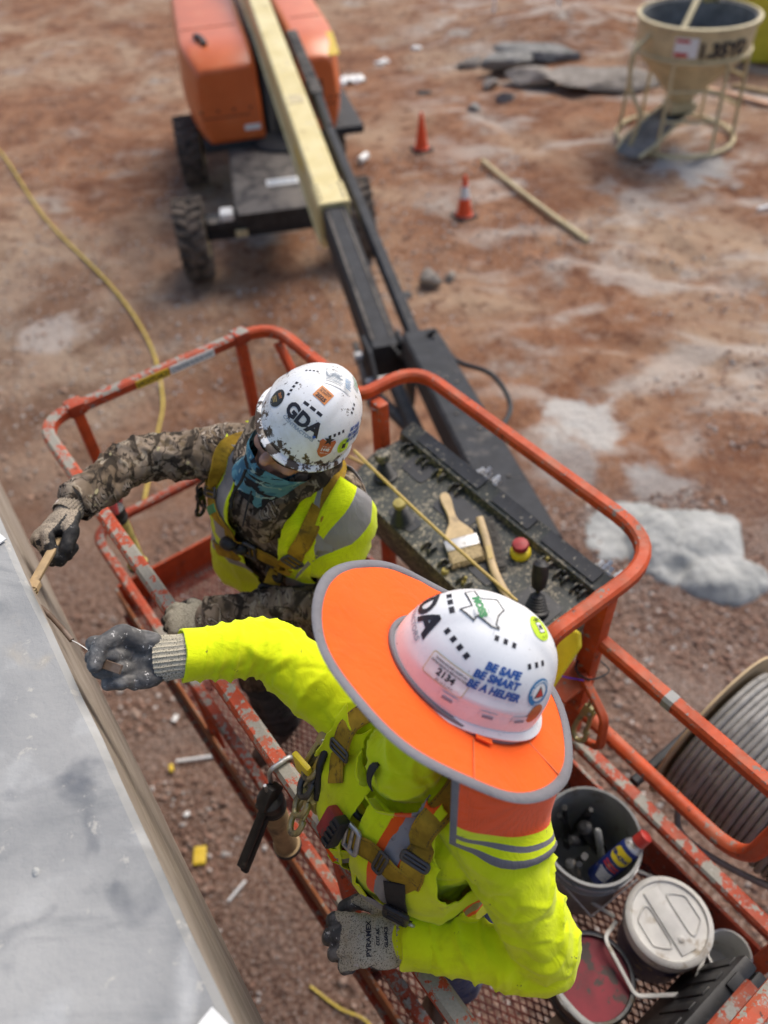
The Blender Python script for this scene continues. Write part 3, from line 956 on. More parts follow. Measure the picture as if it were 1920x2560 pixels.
def build_boom():
    # turntable heading along the boom
    # boom line
    def line(y):       # centre of the top of the boom at world y
        t = (y - 7.0)
        return Vector((-.275 - .181 * t, y, 2.02 + .085 * t))
    d = (line(5.2) - line(14)).normalized(); s = Z.cross(d).normalized(); n = d.cross(s).normalized()
    def tubebox(y0, y1, w, h, dz=0.0, bev=.02):
        a, b = line(y0) + n * (dz - h / 2), line(y1) + n * (dz - h / 2)
        return MB().sq([a + (b - a) * (k / 6) for k in range(7)], w, h, 0, up=n, bev=bev / min(w, h))
    base = tubebox(15.2, 7.0, .27, .42).build('main_boom', MT['cream'], lift, 30)
    base['label'] = 'cream main boom section with paint scuffs'
    tubebox(7.35, 6.98, .30, .45, .012).build('boom_collar', MT['cream'], base, 30)
    # longitudinal lip along the lower edge of the boom
    MB().sq([line(15) + n * (-.43) + s * -.15, line(7.05) + n * (-.43) + s * -.15], .035, .03, up=n).build('boom_lip', MT['cream'], base, 30)
    # service line, clamps, bolts and stickers along the boom
    MB().tube([line(14) + s * .15 - n * .30, line(7.4) + s * .15 - n * .30], .016, 6).build('service_line', MT['blk'], base, 40)
    for k in range(7):
        MB().box(line(7.8 + k * .85) + s * .15 - n * .30, (.05, .06, .06), (s, d, n), bevel=.008).build('clamp', MT['black'], base, 30)
    for k in range(4):
        for sg in (-1, 1):
            MB().lathe(line(7.06 + .08 * k) + s * (sg * .11) + n * .012, n, [(.014, 0), (.014, .008), (.007, .012)], 8).build('bolt', MT['darksteel'], base, 40)
    MB().box(line(8.3) - s * .1365 - n * .2, (.003, .5, .10), (s, d, n)).build('boom_sticker', MT['st_yellow'], base)
    MB().box(line(9.2) + n * .002, (.16, .22, .003), (s, d, n)).build('boom_sticker', MT['hopper'], base)
    fly = tubebox(7.1, 4.95, .225, .32, -.035).build('fly_boom', MT['black'], lift, 30)
    for sg in (-1, 1):
        tubebox(7.0, 5.05, .03, .012, -.034).build('wear_pad', MT['deck'], fly, 30).location += s * (sg * .075)
    # hose track beside the boom: rails and chain links
    tr = MB().sq([line(10.0) + s * .27 - n * .16, line(4.9) + s * .27 - n * .14], .10, .11, up=n).build('hose_track', MT['black'], lift, 30)
    for k in range(22):
        y = 11.2 - k * .085
        p = line(y) + s * .27 - n * .06
        MB().box(p, (.135, .055, .06), (s, d, n), bevel=.01).build('chain_link', MT['deck'], tr, 30)
    for k in range(3):
        MB().tube(spline([line(11.2) + s * (.25 + k * .03) - n * .1, line(9.6) + s * (.25 + k * .03) - n * .05, line(8.7) + s * (.26 + k * .02) - n * .1], 6), .014, 6).build('hydraulic_hose', MT['blk'], tr, 40)
    # knuckle at the boom tip
    tip = line(4.95) - n * .19
    kn = empty('boom_knuckle', tuple(tip)); adopt(kn, None); kn.parent = lift; kn.location = tip - Vector(lift.location)
    def kp(name, mb, mat=MT['black'], sm=30): return mb.build(name, mat, kn, sm)
    J0 = Vector((.30, 4.62, 1.98)); J1 = Vector((.60, 2.12, 2.55))
    jd = (J1 - J0).normalized(); js = Z.cross(jd).normalized(); jn = jd.cross(js)
    for sg in (-1, 1):
        kp('knuckle_plate', MB().prism([(-.2, -.16), (.32, -.2), (.36, .06), (.1, .2), (-.2, .13)], tip + s * (sg * .135 - .012), (d, n, s), .024))
    kp('pivot_pin', MB().tube([tip + d * .2 - s * .2, tip + d * .2 + s * .2], .035, 12), MT['steel'])
    kp('jib_cylinder', MB().tube([tip + d * .1 - n * .16 - s * .16, J0 + jd * .75 - jn * .28 - s * .14], .045, 12), MT['black'])
    kp('cylinder_rod', MB().tube([tip - d * .25 - s * .19 + n * .02, tip + d * .35 - s * .2 - n * .1], .028, 10), MT['deck'])
    kp('pin_boss', MB().lathe(tip - d * .1 - s * .23, s, [(.05, 0), (.05, .06), (.03, .065)], 14), MT['steel'])
    kp('hose_loop', MB().tube(spline([tip + s * .16 + n * .05, tip + s * .2 + n * .2 + d * .12, tip + s * .05 + n * .26 + d * .26, J0 + js * .12 + jn * .2 + jd * .18], 8), .016, 8), MT['blk'], 40)
    kp('hose_loop', MB().tube(spline([tip + s * .10 + n * .06, tip + s * .02 + n * .24 + d * .1, tip + s * .12 + n * .2 + d * .28, J0 + js * .15 + jn * .1 + jd * .3], 8), .014, 8), MT['blk'], 40)
    # jib: two parallel members, the upper a wide box
    jib = MB().sq([J0 + jn * .04 + js * .04 + jd * (k * .1 * (J1 - J0).length) for k in range(11)], .255, .22, 0, up=jn, bev=.08).build('jib', MT['black'], lift, 30)
    jib['label'] = 'black jib arm under the basket'
    MB().sq([J0 - jn * .25 - js * .16, J1 - jn * .28 - js * .12], .09, .12, 0, up=jn).build('lower_link', MT['black'], jib, 30)
    MB().sq([J0 + jn * .05 + js * .165 + jd * .3, J1 + jn * .05 + js * .16 - jd * .2], .03, .10, 0, up=jn).build('side_flange', MT['black'], jib, 30)
    # hose along the jib with a slack loop
    MB().tube(spline([J0 + js * .17 + jn * .10 + jd * .1, J0 + js * .19 + jn * .1 + jd * .5, J0 + js * .33 + jn * .13 + jd * .85, J0 + js * .36 + jn * .05 + jd * 1.15, J0 + js * .2 + jn * .0 + jd * 1.4], 8), .016, 8).build('hydraulic_hose', MT['blk'], jib, 40)
    for t, off in ((.30, -.03), (.33, 0), (.36, .05), (.52, -.05), (.6, .03), (.8, .04)):
        p = J0 + (J1 - J0) * t + jn * .151 + js * (.04 + off)
        MB().lathe(p, jn, [(.011, 0), (.011, .005), (.006, .008)], 8).build('bolt', MT['deck'], jib, 40)
    # unit number painted near the jib end
    tx = text_mesh('29', .085, .002)
    p0 = J1 - jd * .18 + jn * .1515 + js * .06
    MB().add([p0 + jd * (a * .9) * 1 + js * b * -1 + jn * .001 for a, b in tx[0]], tx[1]).build('unit_number', MT['st_white'], jib)
    # rotator and platform bracket
    MB().lathe(J1 + jd * .1 - Z * .32, Z, [(.13, 0), (.13, .42), (.10, .45)], 18).build('rotator', MT['black'], jib, 40)
    MB().sq([J1 + jd * .1 - Z * .2, B(-1.25, V1 + .03, 2.5)], .16, .14).build('platform_bracket', MT['black'], jib, 30)
    MB().box(B(-1.25, V1 + .05, 2.62), (.5, .05, .5), BAX, bevel=.01).build('bracket_plate', MT['black'], jib, 30)
    return line, d, s, n

line, bd, bs, bn = build_boom()

def build_base():
    # turntable frame: f forwards along the boom, r to the picture's right
    f = Vector((.178, -.984, 0)); r = Vector((.984, .178, 0))
    O = Vector((-1.22, 12.45, 0))
    def Tt(a, b, z): return O + r * a + f * b + Z * z
    def hood(name, a0, a1, b0, b1, z0, z1, inner):
        # lofted engine cover: rounded shoulders, front face leaning back, lower corner tucked in
        mb = MB()
        secs = []
        nb = 15
        for i in range(nb):
            t = i / (nb - 1)
            b = b0 + (b1 - b0) * t
            if t > .8:                                     # front end: rounded over
                q = (t - .8) / .2
                top = z1 - .14 * q ** 2.2; bot = z0 + .02
            else:
                top = z1; bot = z0 + .02
            out = a0 if inner > 0 else a1
            inn = a1 if inner > 0 else a0
            ins = .16 * max(0, (t - .72) / .28) ** 2 * (1 if inner > 0 else -1)
            o2 = out + ins
            w = inn - o2
            sg = 1 if w > 0 else -1
            R = .13
            sec = [(o2 + sg * .10, bot), (o2 + sg * .03, bot + .18), (o2 - sg * .0, bot + .45), (o2 + sg * .035, top - R * 1.25), (o2 + sg * (.035 + R * .3), top - R * .3), (o2 + sg * (.035 + R), top), (inn - sg * .06, top + .0), (inn, top - .05), (inn, bot)]
            secs.append([Tt(a, b, zz) for a, zz in sec])
        # rounded nose
        last = secs[-1]
        nose = []
        cx = sum((p for p in last), Vector()) / len(last)
        for p in last:
            q = cx + (p - cx) * .9
            q = q + f * .06 - Z * .0
            nose.append(q)
        secs.append(nose)
        k = len(secs[0])
        vs = [p for sc_ in secs for p in sc_]
        fs = [(i * k + q, i * k + (q + 1) % k, (i + 1) * k + (q + 1) % k, (i + 1) * k + q) for i in range(len(secs) - 1) for q in range(k)]
        fs += [tuple(range(k)), tuple((len(secs) - 1) * k + q for q in range(k))]
        mb.add(vs, fs)
        o = mb.build(name, MT['hood'], lift, 48)
        m = o.modifiers.new('round', 'BEVEL'); m.width = .03; m.segments = 3; m.limit_method = 'ANGLE'; m.angle_limit = math.radians(28)
        return o
    hl = hood('engine_hood', -1.30, -.27, -2.6, .92, .95, 2.10, 1)
    hl['label'] = 'orange engine hood left of the boom'
    hr = hood('engine_hood', .28, .98, -2.6, .92, .95, 2.10, -1)
    hr['label'] = 'orange hood right of the boom'
    # seams, louvres and fasteners on the hoods
    for a0, a1, h in ((-1.26, -.29, hl), (.30, .94, hr)):
        MB().box(Tt((a0 + a1) / 2, -.35, 2.101), (a1 - a0 - .2, .012, .008), (r, f, Z)).build('seam', MT['black'], h)
        MB().box(Tt((a0 + a1) / 2, .975, 1.34), (a1 - a0 - .3, .012, .012), (r, f, Z)).build('seam', MT['black'], h)
        for k in range(4):
            MB().lathe(Tt(a0 + .16 + (a1 - a0 - .3) * k / 3, .965, 1.42), f, [(.018, 0), (.018, .02), (.008, .024)], 8).build('fastener', MT['black'], h, 40)
    for k in range(9):
        MB().box(Tt(.47, .985, 1.20 + k * .055), (.26, .02, .026), (r, (f - Z * .4).normalized(), (Z + f * .4).normalized())).build('louvre', MT['black'], hr)
    # latch on the left hood
    MB().sq(spline([Tt(-.98, .05, 2.11), Tt(-.96, .2, 2.15), Tt(-.90, .36, 2.14), Tt(-.88, .46, 2.11)], 5), .075, .05, bev=.3).build('hood_latch', MT['blk'], hl, 40)
    MB().box(Tt(-.44, .985, 1.17), (.22, .012, .07), (r, f, Z)).build('hood_label', MT['st_white'], hl)
    tx = text_mesh('JLG', .34, .012)
    MB().add([Tt(-1.312, -.75 + a, 1.45 + b) for a, b in tx[0]], tx[1]).build('hood_lettering', MT['hopper'], hl)
    # yellow splash on the right hood
    MB().box(Tt(.80, .70, 2.0), (.15, .5, .008), (r, (f - Z * .32).normalized(), (Z + f * .32).normalized())).build('hood_sticker', MT['st_yellow'], hr)
    # turntable deck, slot and pivot tower
    tt = MB().box(Tt(0, -.8, .93), (2.3, 3.5, .12), (r, f, Z), bevel=.03).build('turntable', MT['black'], lift, 30)
    MB().box(Tt(-.20, -1.2, 1.45), (.05, 3.9, .95), (r, f, Z)).build('slot_wall', MT['black'], tt)
    MB().box(Tt(.24, -1.2, 1.45), (.05, 3.9, .95), (r, f, Z)).build('slot_wall', MT['black'], tt)
    MB().lathe(Tt(.0, -.1, .6), Z, [(.55, 0), (.55, .3)], 28).build('slew_ring', MT['black'], tt, 40)
    MB().lathe(Tt(0, .93, .72), Z, [(.42, 0), (.46, .04), (.46, .22), (.40, .26)], 26).build('front_drum', MT['black'], tt, 40)
    for q in range(5):
        MB().tube(spline([Tt(-.12 + q * .05, .6, 1.3), Tt(-.1 + q * .06, .86, 1.1 + .03 * q), Tt(-.06 + q * .05, .7, .9)], 5), .018, 6).build('hydraulic_hose', MT['blk'], tt, 40)
    # chassis, heading hc
    hc = Vector((.13, -.9915, 0)); rc = Vector((.9915, .13, 0))
    Oc = Vector((-1.16, 9.72, 0))                       # front axle centre
    def Cc(a, b, z): return Oc + rc * a + hc * b + Z * z
    ch = MB().box(Cc(.0, -1.45, .74), (.98, 3.3, .30), (rc, hc, Z), bevel=.03).build('chassis', MT['deck'], lift, 30)
    MB().box(Cc(0, -.55, .90), (.90, 1.9, .012), (rc, hc, Z)).build('deck_plate', MT['deck'], ch)
    lb = MB().box(Cc(.17, -.42, .909), (.42, .19, .006), (rc, hc, Z)).build('deck_label', MT['st_white'], ch)
    for k in range(9):
        MB().box(Cc(.005 + .041 * k, -.42, .914), (.03, .11 if k % 3 else .08, .004), (rc, hc, Z)).build('label_mark', MT['inkgrey'], ch)
    for b in (-.02, -2.95):
        ax = MB().box(Cc(0, b, .60), (1.8, .24, .26), (rc, hc, Z), bevel=.02).build('axle', MT['black'], ch, 30)
        if b > -1:
            MB().box(Cc(0, b + .13, .70), (1.7, .16, .09), (rc, hc, Z), bevel=.015).build('axle_beam', MT['deck'], ch, 30)
            MB().box(Cc(-.60, b + .12, .80), (.17, .22, .1), (rc, hc, Z), bevel=.03).build('axle_cover', MT['st_white'], ch, 30)
            MB().box(Cc(-.45, b + .26, .60), (.16, .06, .09), (rc, hc, Z), bevel=.02).build('axle_clamp', MT['hopper'], ch, 30)
            MB().lathe(Cc(.72, b + .1, .77), Z, [(.06, 0), (.06, .08), (.03, .1)], 12).build('oil_cap', MT['st_white'], ch, 40)
    # wheels
    rng = random.Random(4)
    R, Wd = .50, .37
    def wheel(c, steer):
        hx = (hc * math.cos(steer) + rc * math.sin(steer)); rx = Vector((-hx.y, hx.x, 0)) * 1.0
        wobj = empty('wheel', tuple(c)); wobj.parent = lift; wobj.location = Vector(c) - Vector(lift.location)
        prof = [(R * .55, -Wd * .42), (R * .8, -Wd * .5), (R * .93, -Wd * .47), (R * .955, -Wd * .3), (R * .955, Wd * .3), (R * .93, Wd * .47), (R * .8, Wd * .5), (R * .55, Wd * .42)]
        MB().lathe(c, rx, prof, 40).build('tyre', MT['rubber'], wobj, 30)
        nl = 22
        lug = None
        for k in range(nl):
            for sg in (-1, 1):
                a = 2 * math.pi * (k + (.5 if sg > 0 else 0)) / nl
                dr = hx * math.cos(a) + Z * math.sin(a)
                tn = -hx * math.sin(a) + Z * math.cos(a)
                l = (rx * sg * .93 + tn * .36).normalized()
                p = Vector(c) + dr * (R * .965) + rx * (sg * Wd * .25)
                m = MB().box(p, (Wd * .50, .05, .05), (l, dr.cross(l).normalized(), dr), bevel=.008)
                m.build('tread_lug', MT['rubber'], wobj, 30)
        for sg in (-1, 1):
            MB().lathe(Vector(c) + rx * (sg * Wd * .36), rx * sg, [(R * .55, 0), (R * .5, .03), (R * .42, .02), (R * .2, -.03), (.08, .0), (.06, .05)], 24).build('rim', MT['hopper'], wobj, 40)
    for a, b, st in ((-1.08, -.02, .0), (1.08, -.02, .0), (-1.1, -2.95, 0), (1.1, -2.95, 0)):
        wheel(Cc(a, b, R - .02), st)
build_base()

# ------------------------------------------------------------------ people: body surface
def seg_dist(P, a, b, ra, rb):
    ab = b - a
    t = np.clip(((P - a) @ ab) / max(1e-9, ab @ ab), 0, 1)
    return np.linalg.norm(P - (a + t[:, None] * ab), axis=1) - (ra + (rb - ra) * t), t

class Body:
    """closed volumes that are fused into one skin; each volume carries the cloth it wears"""
    def __init__(s):
        s.mb = MB(); s.prims = []          # (tag, a, b, ra, rb)
    def chain(s, pts, tagm, sides=18):
        P = [Vector(p) for p, r in pts]; R = [r for p, r in pts]
        # resample smoothly
        path = spline(P, 6); rad = [v.x for v in spline([Vector((r, 0, 0)) for r in R], 6)]
        s.mb.tube(path, 1.0, sides, scale=rad)
        s.mb.ball(P[0], R[0] * .995, 16); s.mb.ball(P[-1], R[-1] * .995, 16)
        for i in range(len(P) - 1):
            s.prims.append((tagm, np.array(P[i]), np.array(P[i + 1]), R[i], R[i + 1]))
    def loft(s, rings, right, fwd, tagm, n=28, p=2.5):
        vs = []
        for c, rx, ry in rings:
            for q in range(n):
                a = 2 * math.pi * q / n
                ca, sa = math.cos(a), math.sin(a)
                e = 2 / p
                vs.append(Vector(c) + right * (rx * abs(ca) ** e * (1 if ca >= 0 else -1)) + fwd * (ry * abs(sa) ** e * (1 if sa >= 0 else -1)))
        k = len(rings)
        fs = [(i * n + q, i * n + (q + 1) % n, (i + 1) * n + (q + 1) % n, (i + 1) * n + q) for i in range(k - 1) for q in range(n)]
        fs += [tuple(range(n - 1, -1, -1)), tuple((k - 1) * n + q for q in range(n))]
        s.mb.add(vs, fs)
        for i in range(k - 1):
            s.prims.append((tagm, np.array(rings[i][0]), np.array(rings[i + 1][0]), (rings[i][1] + rings[i][2]) / 2 * 1.05, (rings[i + 1][1] + rings[i + 1][2]) / 2 * 1.05))
    def ball(s, c, r, tagm, ax=None):
        s.mb.ball(c, r, 20, ax=ax)
        rr = r if not isinstance(r, (tuple, list)) else sum(r) / 3
        s.prims.append((tagm, np.array(c, float), np.array(c, float) + 1e-4, rr, rr))
    def fuse(s, name, voxel, smooth=6):
        me = s.mb.mesh(name + '_raw')
        bm = bmesh.new(); bm.from_mesh(me)
        bmesh.ops.recalc_face_normals(bm, faces=bm.faces); bm.to_mesh(me); bm.free()
        return remesh(me, name, voxel, smooth)
    def tags(s, P):
        best = np.full(len(P), 1e9); out = np.zeros(len(P), int)
        names = []
        for tg, a, b, ra, rb in s.prims:
            if tg not in names: names.append(tg)
            d, _ = seg_dist(P, a, b, ra, rb)
            m = d < best
            best[m] = d[m]; out[m] = names.index(tg)
        return names, out

def remesh(me, name, voxel, smooth):
    ob = bpy.data.objects.new('tmp', me); COL.objects.link(ob)
    m = ob.modifiers.new('r', 'REMESH'); m.mode = 'VOXEL'; m.voxel_size = voxel
    if smooth:
        m2 = ob.modifiers.new('s', 'SMOOTH'); m2.factor = .5; m2.iterations = smooth
    dg = bpy.context.evaluated_depsgraph_get()
    out = bpy.data.meshes.new_from_object(ob.evaluated_get(dg))
    bpy.data.objects.remove(ob)
    out.name = name
    return out

def get_v(me):
    a = np.empty(len(me.vertices) * 3); me.vertices.foreach_get('co', a); return a.reshape(-1, 3)
def get_n(me):
    a = np.empty(len(me.vertices) * 3); me.vertex_normals.foreach_get('vector', a); return a.reshape(-1, 3)
def set_v(me, P):
    me.vertices.foreach_set('co', np.ascontiguousarray(P).ravel()); me.update()

def folds(P, a, b, reach, freq, amp, seed, power=1.6, wob=2.3):
    """cloth folds that ring a limb between a and b, deepest towards b*bias"""
    a, b = np.array(a, float), np.array(b, float)
    ab = b - a; L = np.linalg.norm(ab); d = ab / L
    r = P - a
    s = r @ d
    perp = r - s[:, None] * d
    rad = np.linalg.norm(perp, axis=1)
    m = np.clip(1 - np.abs(s - L / 2) / (L / 2 + .02), 0, 1) ** .5 * (rad < reach)
    w = vnoise(np.c_[perp / .055, s * 4], seed) * 1.1 + vnoise(np.c_[perp / .022, s * 9], seed + 5) * .35
    ph = s * freq * 2 * math.pi + w * wob
    f = (1 - np.abs(np.sin(ph / 2))) ** power
    env = .55 + .45 * vnoise(np.c_[perp / .07, s * 12], seed + 3)
    return amp * (f - .3) * m * np.clip(env, 0.1, 1.2)

def finish_body(body, me, mats, disp):
    P = get_v(me)
    N = get_n(me)
    names, tg = body.tags(P)
    D = disp(P, names, tg)
    P = P + N * D[:, None]
    set_v(me, P)
    # material per face from the nearest volume
    ft = np.zeros(len(me.polygons), int)
    C = np.empty(len(me.polygons) * 3); me.polygons.foreach_get('center', C)
    names, ft = body.tags(C.reshape(-1, 3))
    me.materials.clear()
    for nm in names: me.materials.append(MT[mats[nm]])
    me.polygons.foreach_set('material_index', ft)
    me.polygons.foreach_set('use_smooth', [True] * len(me.polygons))

def bvh_of(ob_or_me, mat=None):
    me = ob_or_me if isinstance(ob_or_me, bpy.types.Mesh) else ob_or_me.data
    return BVHTree.FromPolygons([v.co.copy() for v in me.vertices], [tuple(p.vertices) for p in me.polygons])

def add_head(b, c, up, fw, skin='skin', hair='hair', neck='skin'):
    rt = fw.cross(up).normalized()
    ax = (rt, fw, up)
    def q(x, y, z): return c + rt * x + fw * y + up * z
    b.ball(q(0, -.008, .03), (.076, .094, .088), hair, ax)              # cranium
    b.ball(q(0, .022, -.02), (.066, .07, .09), skin, ax)                # face
    b.ball(q(0, .045, -.085), (.042, .038, .035), skin, ax)             # chin and jaw
    b.ball(q(0, .085, .012), (.055, .018, .014), skin, ax)              # brow
    b.ball(q(0, .103, -.028), (.0155, .022, .018), skin, ax)            # nose tip
    b.ball(q(0, .094, -.006), (.011, .016, .026), skin, ax)             # nose bridge
    b.ball(q(0, .086, -.063), (.024, .012, .0065), skin, ax)            # upper lip
    b.ball(q(0, .084, -.074), (.021, .012, .0065), skin, ax)            # lower lip
    for sg in (-1, 1):
        b.ball(q(sg * .042, .068, -.03), (.022, .02, .022), skin, ax)   # cheek
        b.ball(q(sg * .074, -.004, -.018), (.01, .022, .034), skin, ax) # ear
    b.chain([(q(0, -.012, -.05), .056), (q(0, -.02, -.13), .058), (q(0, -.03, -.2), .066)], neck)

# ------------------------------------------------------------------ gloves
def make_glove(name, parent, W, yd, zd, right, curls, thumb, mats, scale=1.0, spread=.0, cuff_r=.034, cuff_l=.055):
    """W wrist point, yd towards the knuckles, zd out of the back of the hand"""
    yd = Vector(yd).normalized(); zd = Vector(zd); zd = (zd - yd * zd.dot(yd)).normalized()
    xd = yd.cross(zd)
    ts = -1 if right else 1
    W = Vector(W)
    def q(x, y, z): return W + xd * (x * scale) + yd * (y * scale) + zd * (z * scale)
    mb = MB()
    # palm
    for x, y, z, r in ((0, .005, 0, (.030, .03, .022)), (0, .04, .0, (.040, .045, .019)), (0, .07, .001, (.043, .03, .017)), (ts * .026, .032, -.012, (.02, .034, .017)), (-ts * .028, .035, -.008, (.017, .036, .016))):
        mb.ball(q(x, y, z), tuple(k * scale for k in r), 18, ax=(xd, yd, zd))
    def chain(pts, rads):
        path = [pts[0]]
        for i in range(len(pts) - 1):
            mb.tube([pts[i], pts[i + 1]], 1.0, 12, scale=[rads[i] * scale, rads[i + 1] * scale])
        for p, r in zip(pts, rads): mb.ball(p, r * scale * .998, 12)
    L = [(.043, .027, .022), (.047, .030, .023), (.043, .028, .022), (.034, .022, .020)]
    X = [.031, .0105, -.0105, -.0295]; Y = [.084, .089, .085, .077]
    tips = []
    for k in range(4):
        x = ts * X[k]; p = Vector((x, Y[k], .002))
        pts = [q(*p)]; a = 0.0
        sp = spread * (1.2 - k * .8) * ts
        cs = curls[k]
        for j in range(3):
            a += math.radians(cs[j])
            d = Vector((math.sin(sp) * math.cos(a), math.cos(sp) * math.cos(a), -math.sin(a)))
            p = p + d * L[k][j]
            pts.append(q(*p))
        r0 = (.0125, .0128, .0122, .0112)[k]
        chain(pts, [r0 * 1.02, r0, r0 * .95, r0 * .86])
        tips.append(pts)
    tp = [q(ts * a, b, c) for a, b, c in thumb]
    chain(tp, [.017, .0148, .0135, .0118][:len(tp)])
    me0 = mb.mesh('g')
    bm = bmesh.new(); bm.from_mesh(me0); bmesh.ops.recalc_face_normals(bm, faces=bm.faces); bm.to_mesh(me0); bm.free()
    me = remesh(me0, name, .0027, 3)
    P = get_v(me); N = get_n(me)
    wr = fbm(P * 70, 2, 5) * .0009 + (1 - np.abs(vnoise(P * 38, 9))) ** 3 * .0013
    set_v(me, P + N * wr[:, None])
    me.materials.clear()
    for m in mats: me.materials.append(MT[m])
    C = np.empty(len(me.polygons) * 3); me.polygons.foreach_get('center', C); C = C.reshape(-1, 3) - np.array(W)
    cy = C @ np.array(yd) / scale; cz = C @ np.array(zd) / scale
    nn = np.empty(len(me.polygons) * 3); me.polygons.foreach_get('normal', nn); nz = nn.reshape(-1, 3) @ np.array(zd)
    edge = .25 + .35 * vnoise(C * 60, 3)
    knit = (nz > edge) & (cz > -.014) & (cy < .118 + .012 * vnoise(C * 40, 8))
    me.polygons.foreach_set('material_index', np.where(knit, 0, 1))
    me.polygons.foreach_set('use_smooth', [True] * len(me.polygons))
    g = link(name, me, parent)
    # ribbed knit cuff
    nb = 84
    vs = []; rows = ((.012, .028, 1.12), (.0, .031, 1.05), (-.02, .031, 1.0), (-.04, .032, 1.0), (-cuff_l, .034, 1.02), (-cuff_l - .004, .031, 1.0), (-cuff_l + .01, .026, 1.0))
    for (y, r, f) in rows:
        r = r * cuff_r / .034
        for k in range(nb):
            a = 2 * math.pi * k / nb
            rr = r * f * (1 + .045 * math.cos(k * 2 * math.pi / 3))
            vs.append(q(rr * 1.1 * math.cos(a), y, rr * .92 * math.sin(a)))
    fs = [(i * nb + k, i * nb + (k + 1) % nb, (i + 1) * nb + (k + 1) % nb, (i + 1) * nb + k) for i in range(len(rows) - 1) for k in range(nb)]
    cf = MB().add(vs, fs).build('cuff', MT[mats[2]], None, 60)
    cf.parent = g
    return g, tips, tp, q

# ------------------------------------------------------------------ hard hats
def frame(o, x, y, z):
    return Matrix(((x[0], y[0], z[0], o[0]), (x[1], y[1], z[1], o[1]), (x[2], y[2], z[2], o[2]), (0, 0, 0, 1)))

def place_local(o, parent, fr):
    """put an object built in local coordinates into the frame fr below an unrotated parent"""
    o.parent = parent
    o.matrix_basis = Matrix.Translation(-Vector(parent.location)) @ fr
    return o

def helmet_mesh(visor=.028, H=.148, la=.138, lb=.112):
    """local: x right, y front, z up, rim at z = 0"""
    nth, nt = 96, 26
    mb = MB()
    vs = []
    def rim(th):
        c, s = math.cos(th), math.sin(th)
        return 1 / math.sqrt((c / la) ** 2 + (s / lb) ** 2)
    def lip(th):
        return .007 + visor * max(0, math.cos(th)) ** 3 + .006 * max(0, -math.cos(th)) ** 4
    def drop(th):
        return -.010 * max(0, math.cos(th)) ** 3 - .020 * max(0, -math.cos(th)) ** 3
    rows = []
    # outer lip, up over the dome
    for k in range(nth):
        pass
    def ringrow(fn):
        rows.append([fn(2 * math.pi * k / nth) for k in range(nth)])
    def P(th, r, z): return Vector((math.sin(th) * r, math.cos(th) * r, z))
    ringrow(lambda th: P(th, rim(th) * .985, drop(th) - .006))
    ringrow(lambda th: P(th, rim(th) + lip(th), drop(th) - .006 - .25 * lip(th)))
    ringrow(lambda th: P(th, rim(th) + lip(th) + .001, drop(th) - .002 - .25 * lip(th)))
    ringrow(lambda th: P(th, rim(th) + .002, drop(th) + .004))
    for i in range(nt):
        t = (i + .6) / nt
        hs = (1 - t ** 2.25) ** (1 / 2.1)
        z = H * t
        def fn(th, hs=hs, z=z, t=t):
            r = rim(th) * hs
            p = P(th, r, z + drop(th) * (1 - t) ** 2)
            # raised crown band front to back and shoulder crease
            e = max(0, 1 - (abs(p.x) / .040) ** 4) * max(0, min(1, (t - .45) / .25))
            p += Vector((p.x, p.y, p.z + .02)).normalized() * (.005 * e)
            cr = math.exp(-((t - .30) / .05) ** 2) * (abs(math.sin(th)) ** 2)
            p += Vector((p.x, p.y, 0)).normalized() * (.003 * cr)
            return p
        ringrow(fn)
    for r in rows: vs += r
    k = nth
    fs = [(i * k + q, i * k + (q + 1) % k, (i + 1) * k + (q + 1) % k, (i + 1) * k + q) for i in range(len(rows) - 1) for q in range(k)]
    top = len(vs); vs.append(Vector((0, 0, H + .0048)))
    fs += [((len(rows) - 1) * k + q, (len(rows) - 1) * k + (q + 1) % k, top) for q in range(k)]
    mb.add(vs, fs)
    return mb

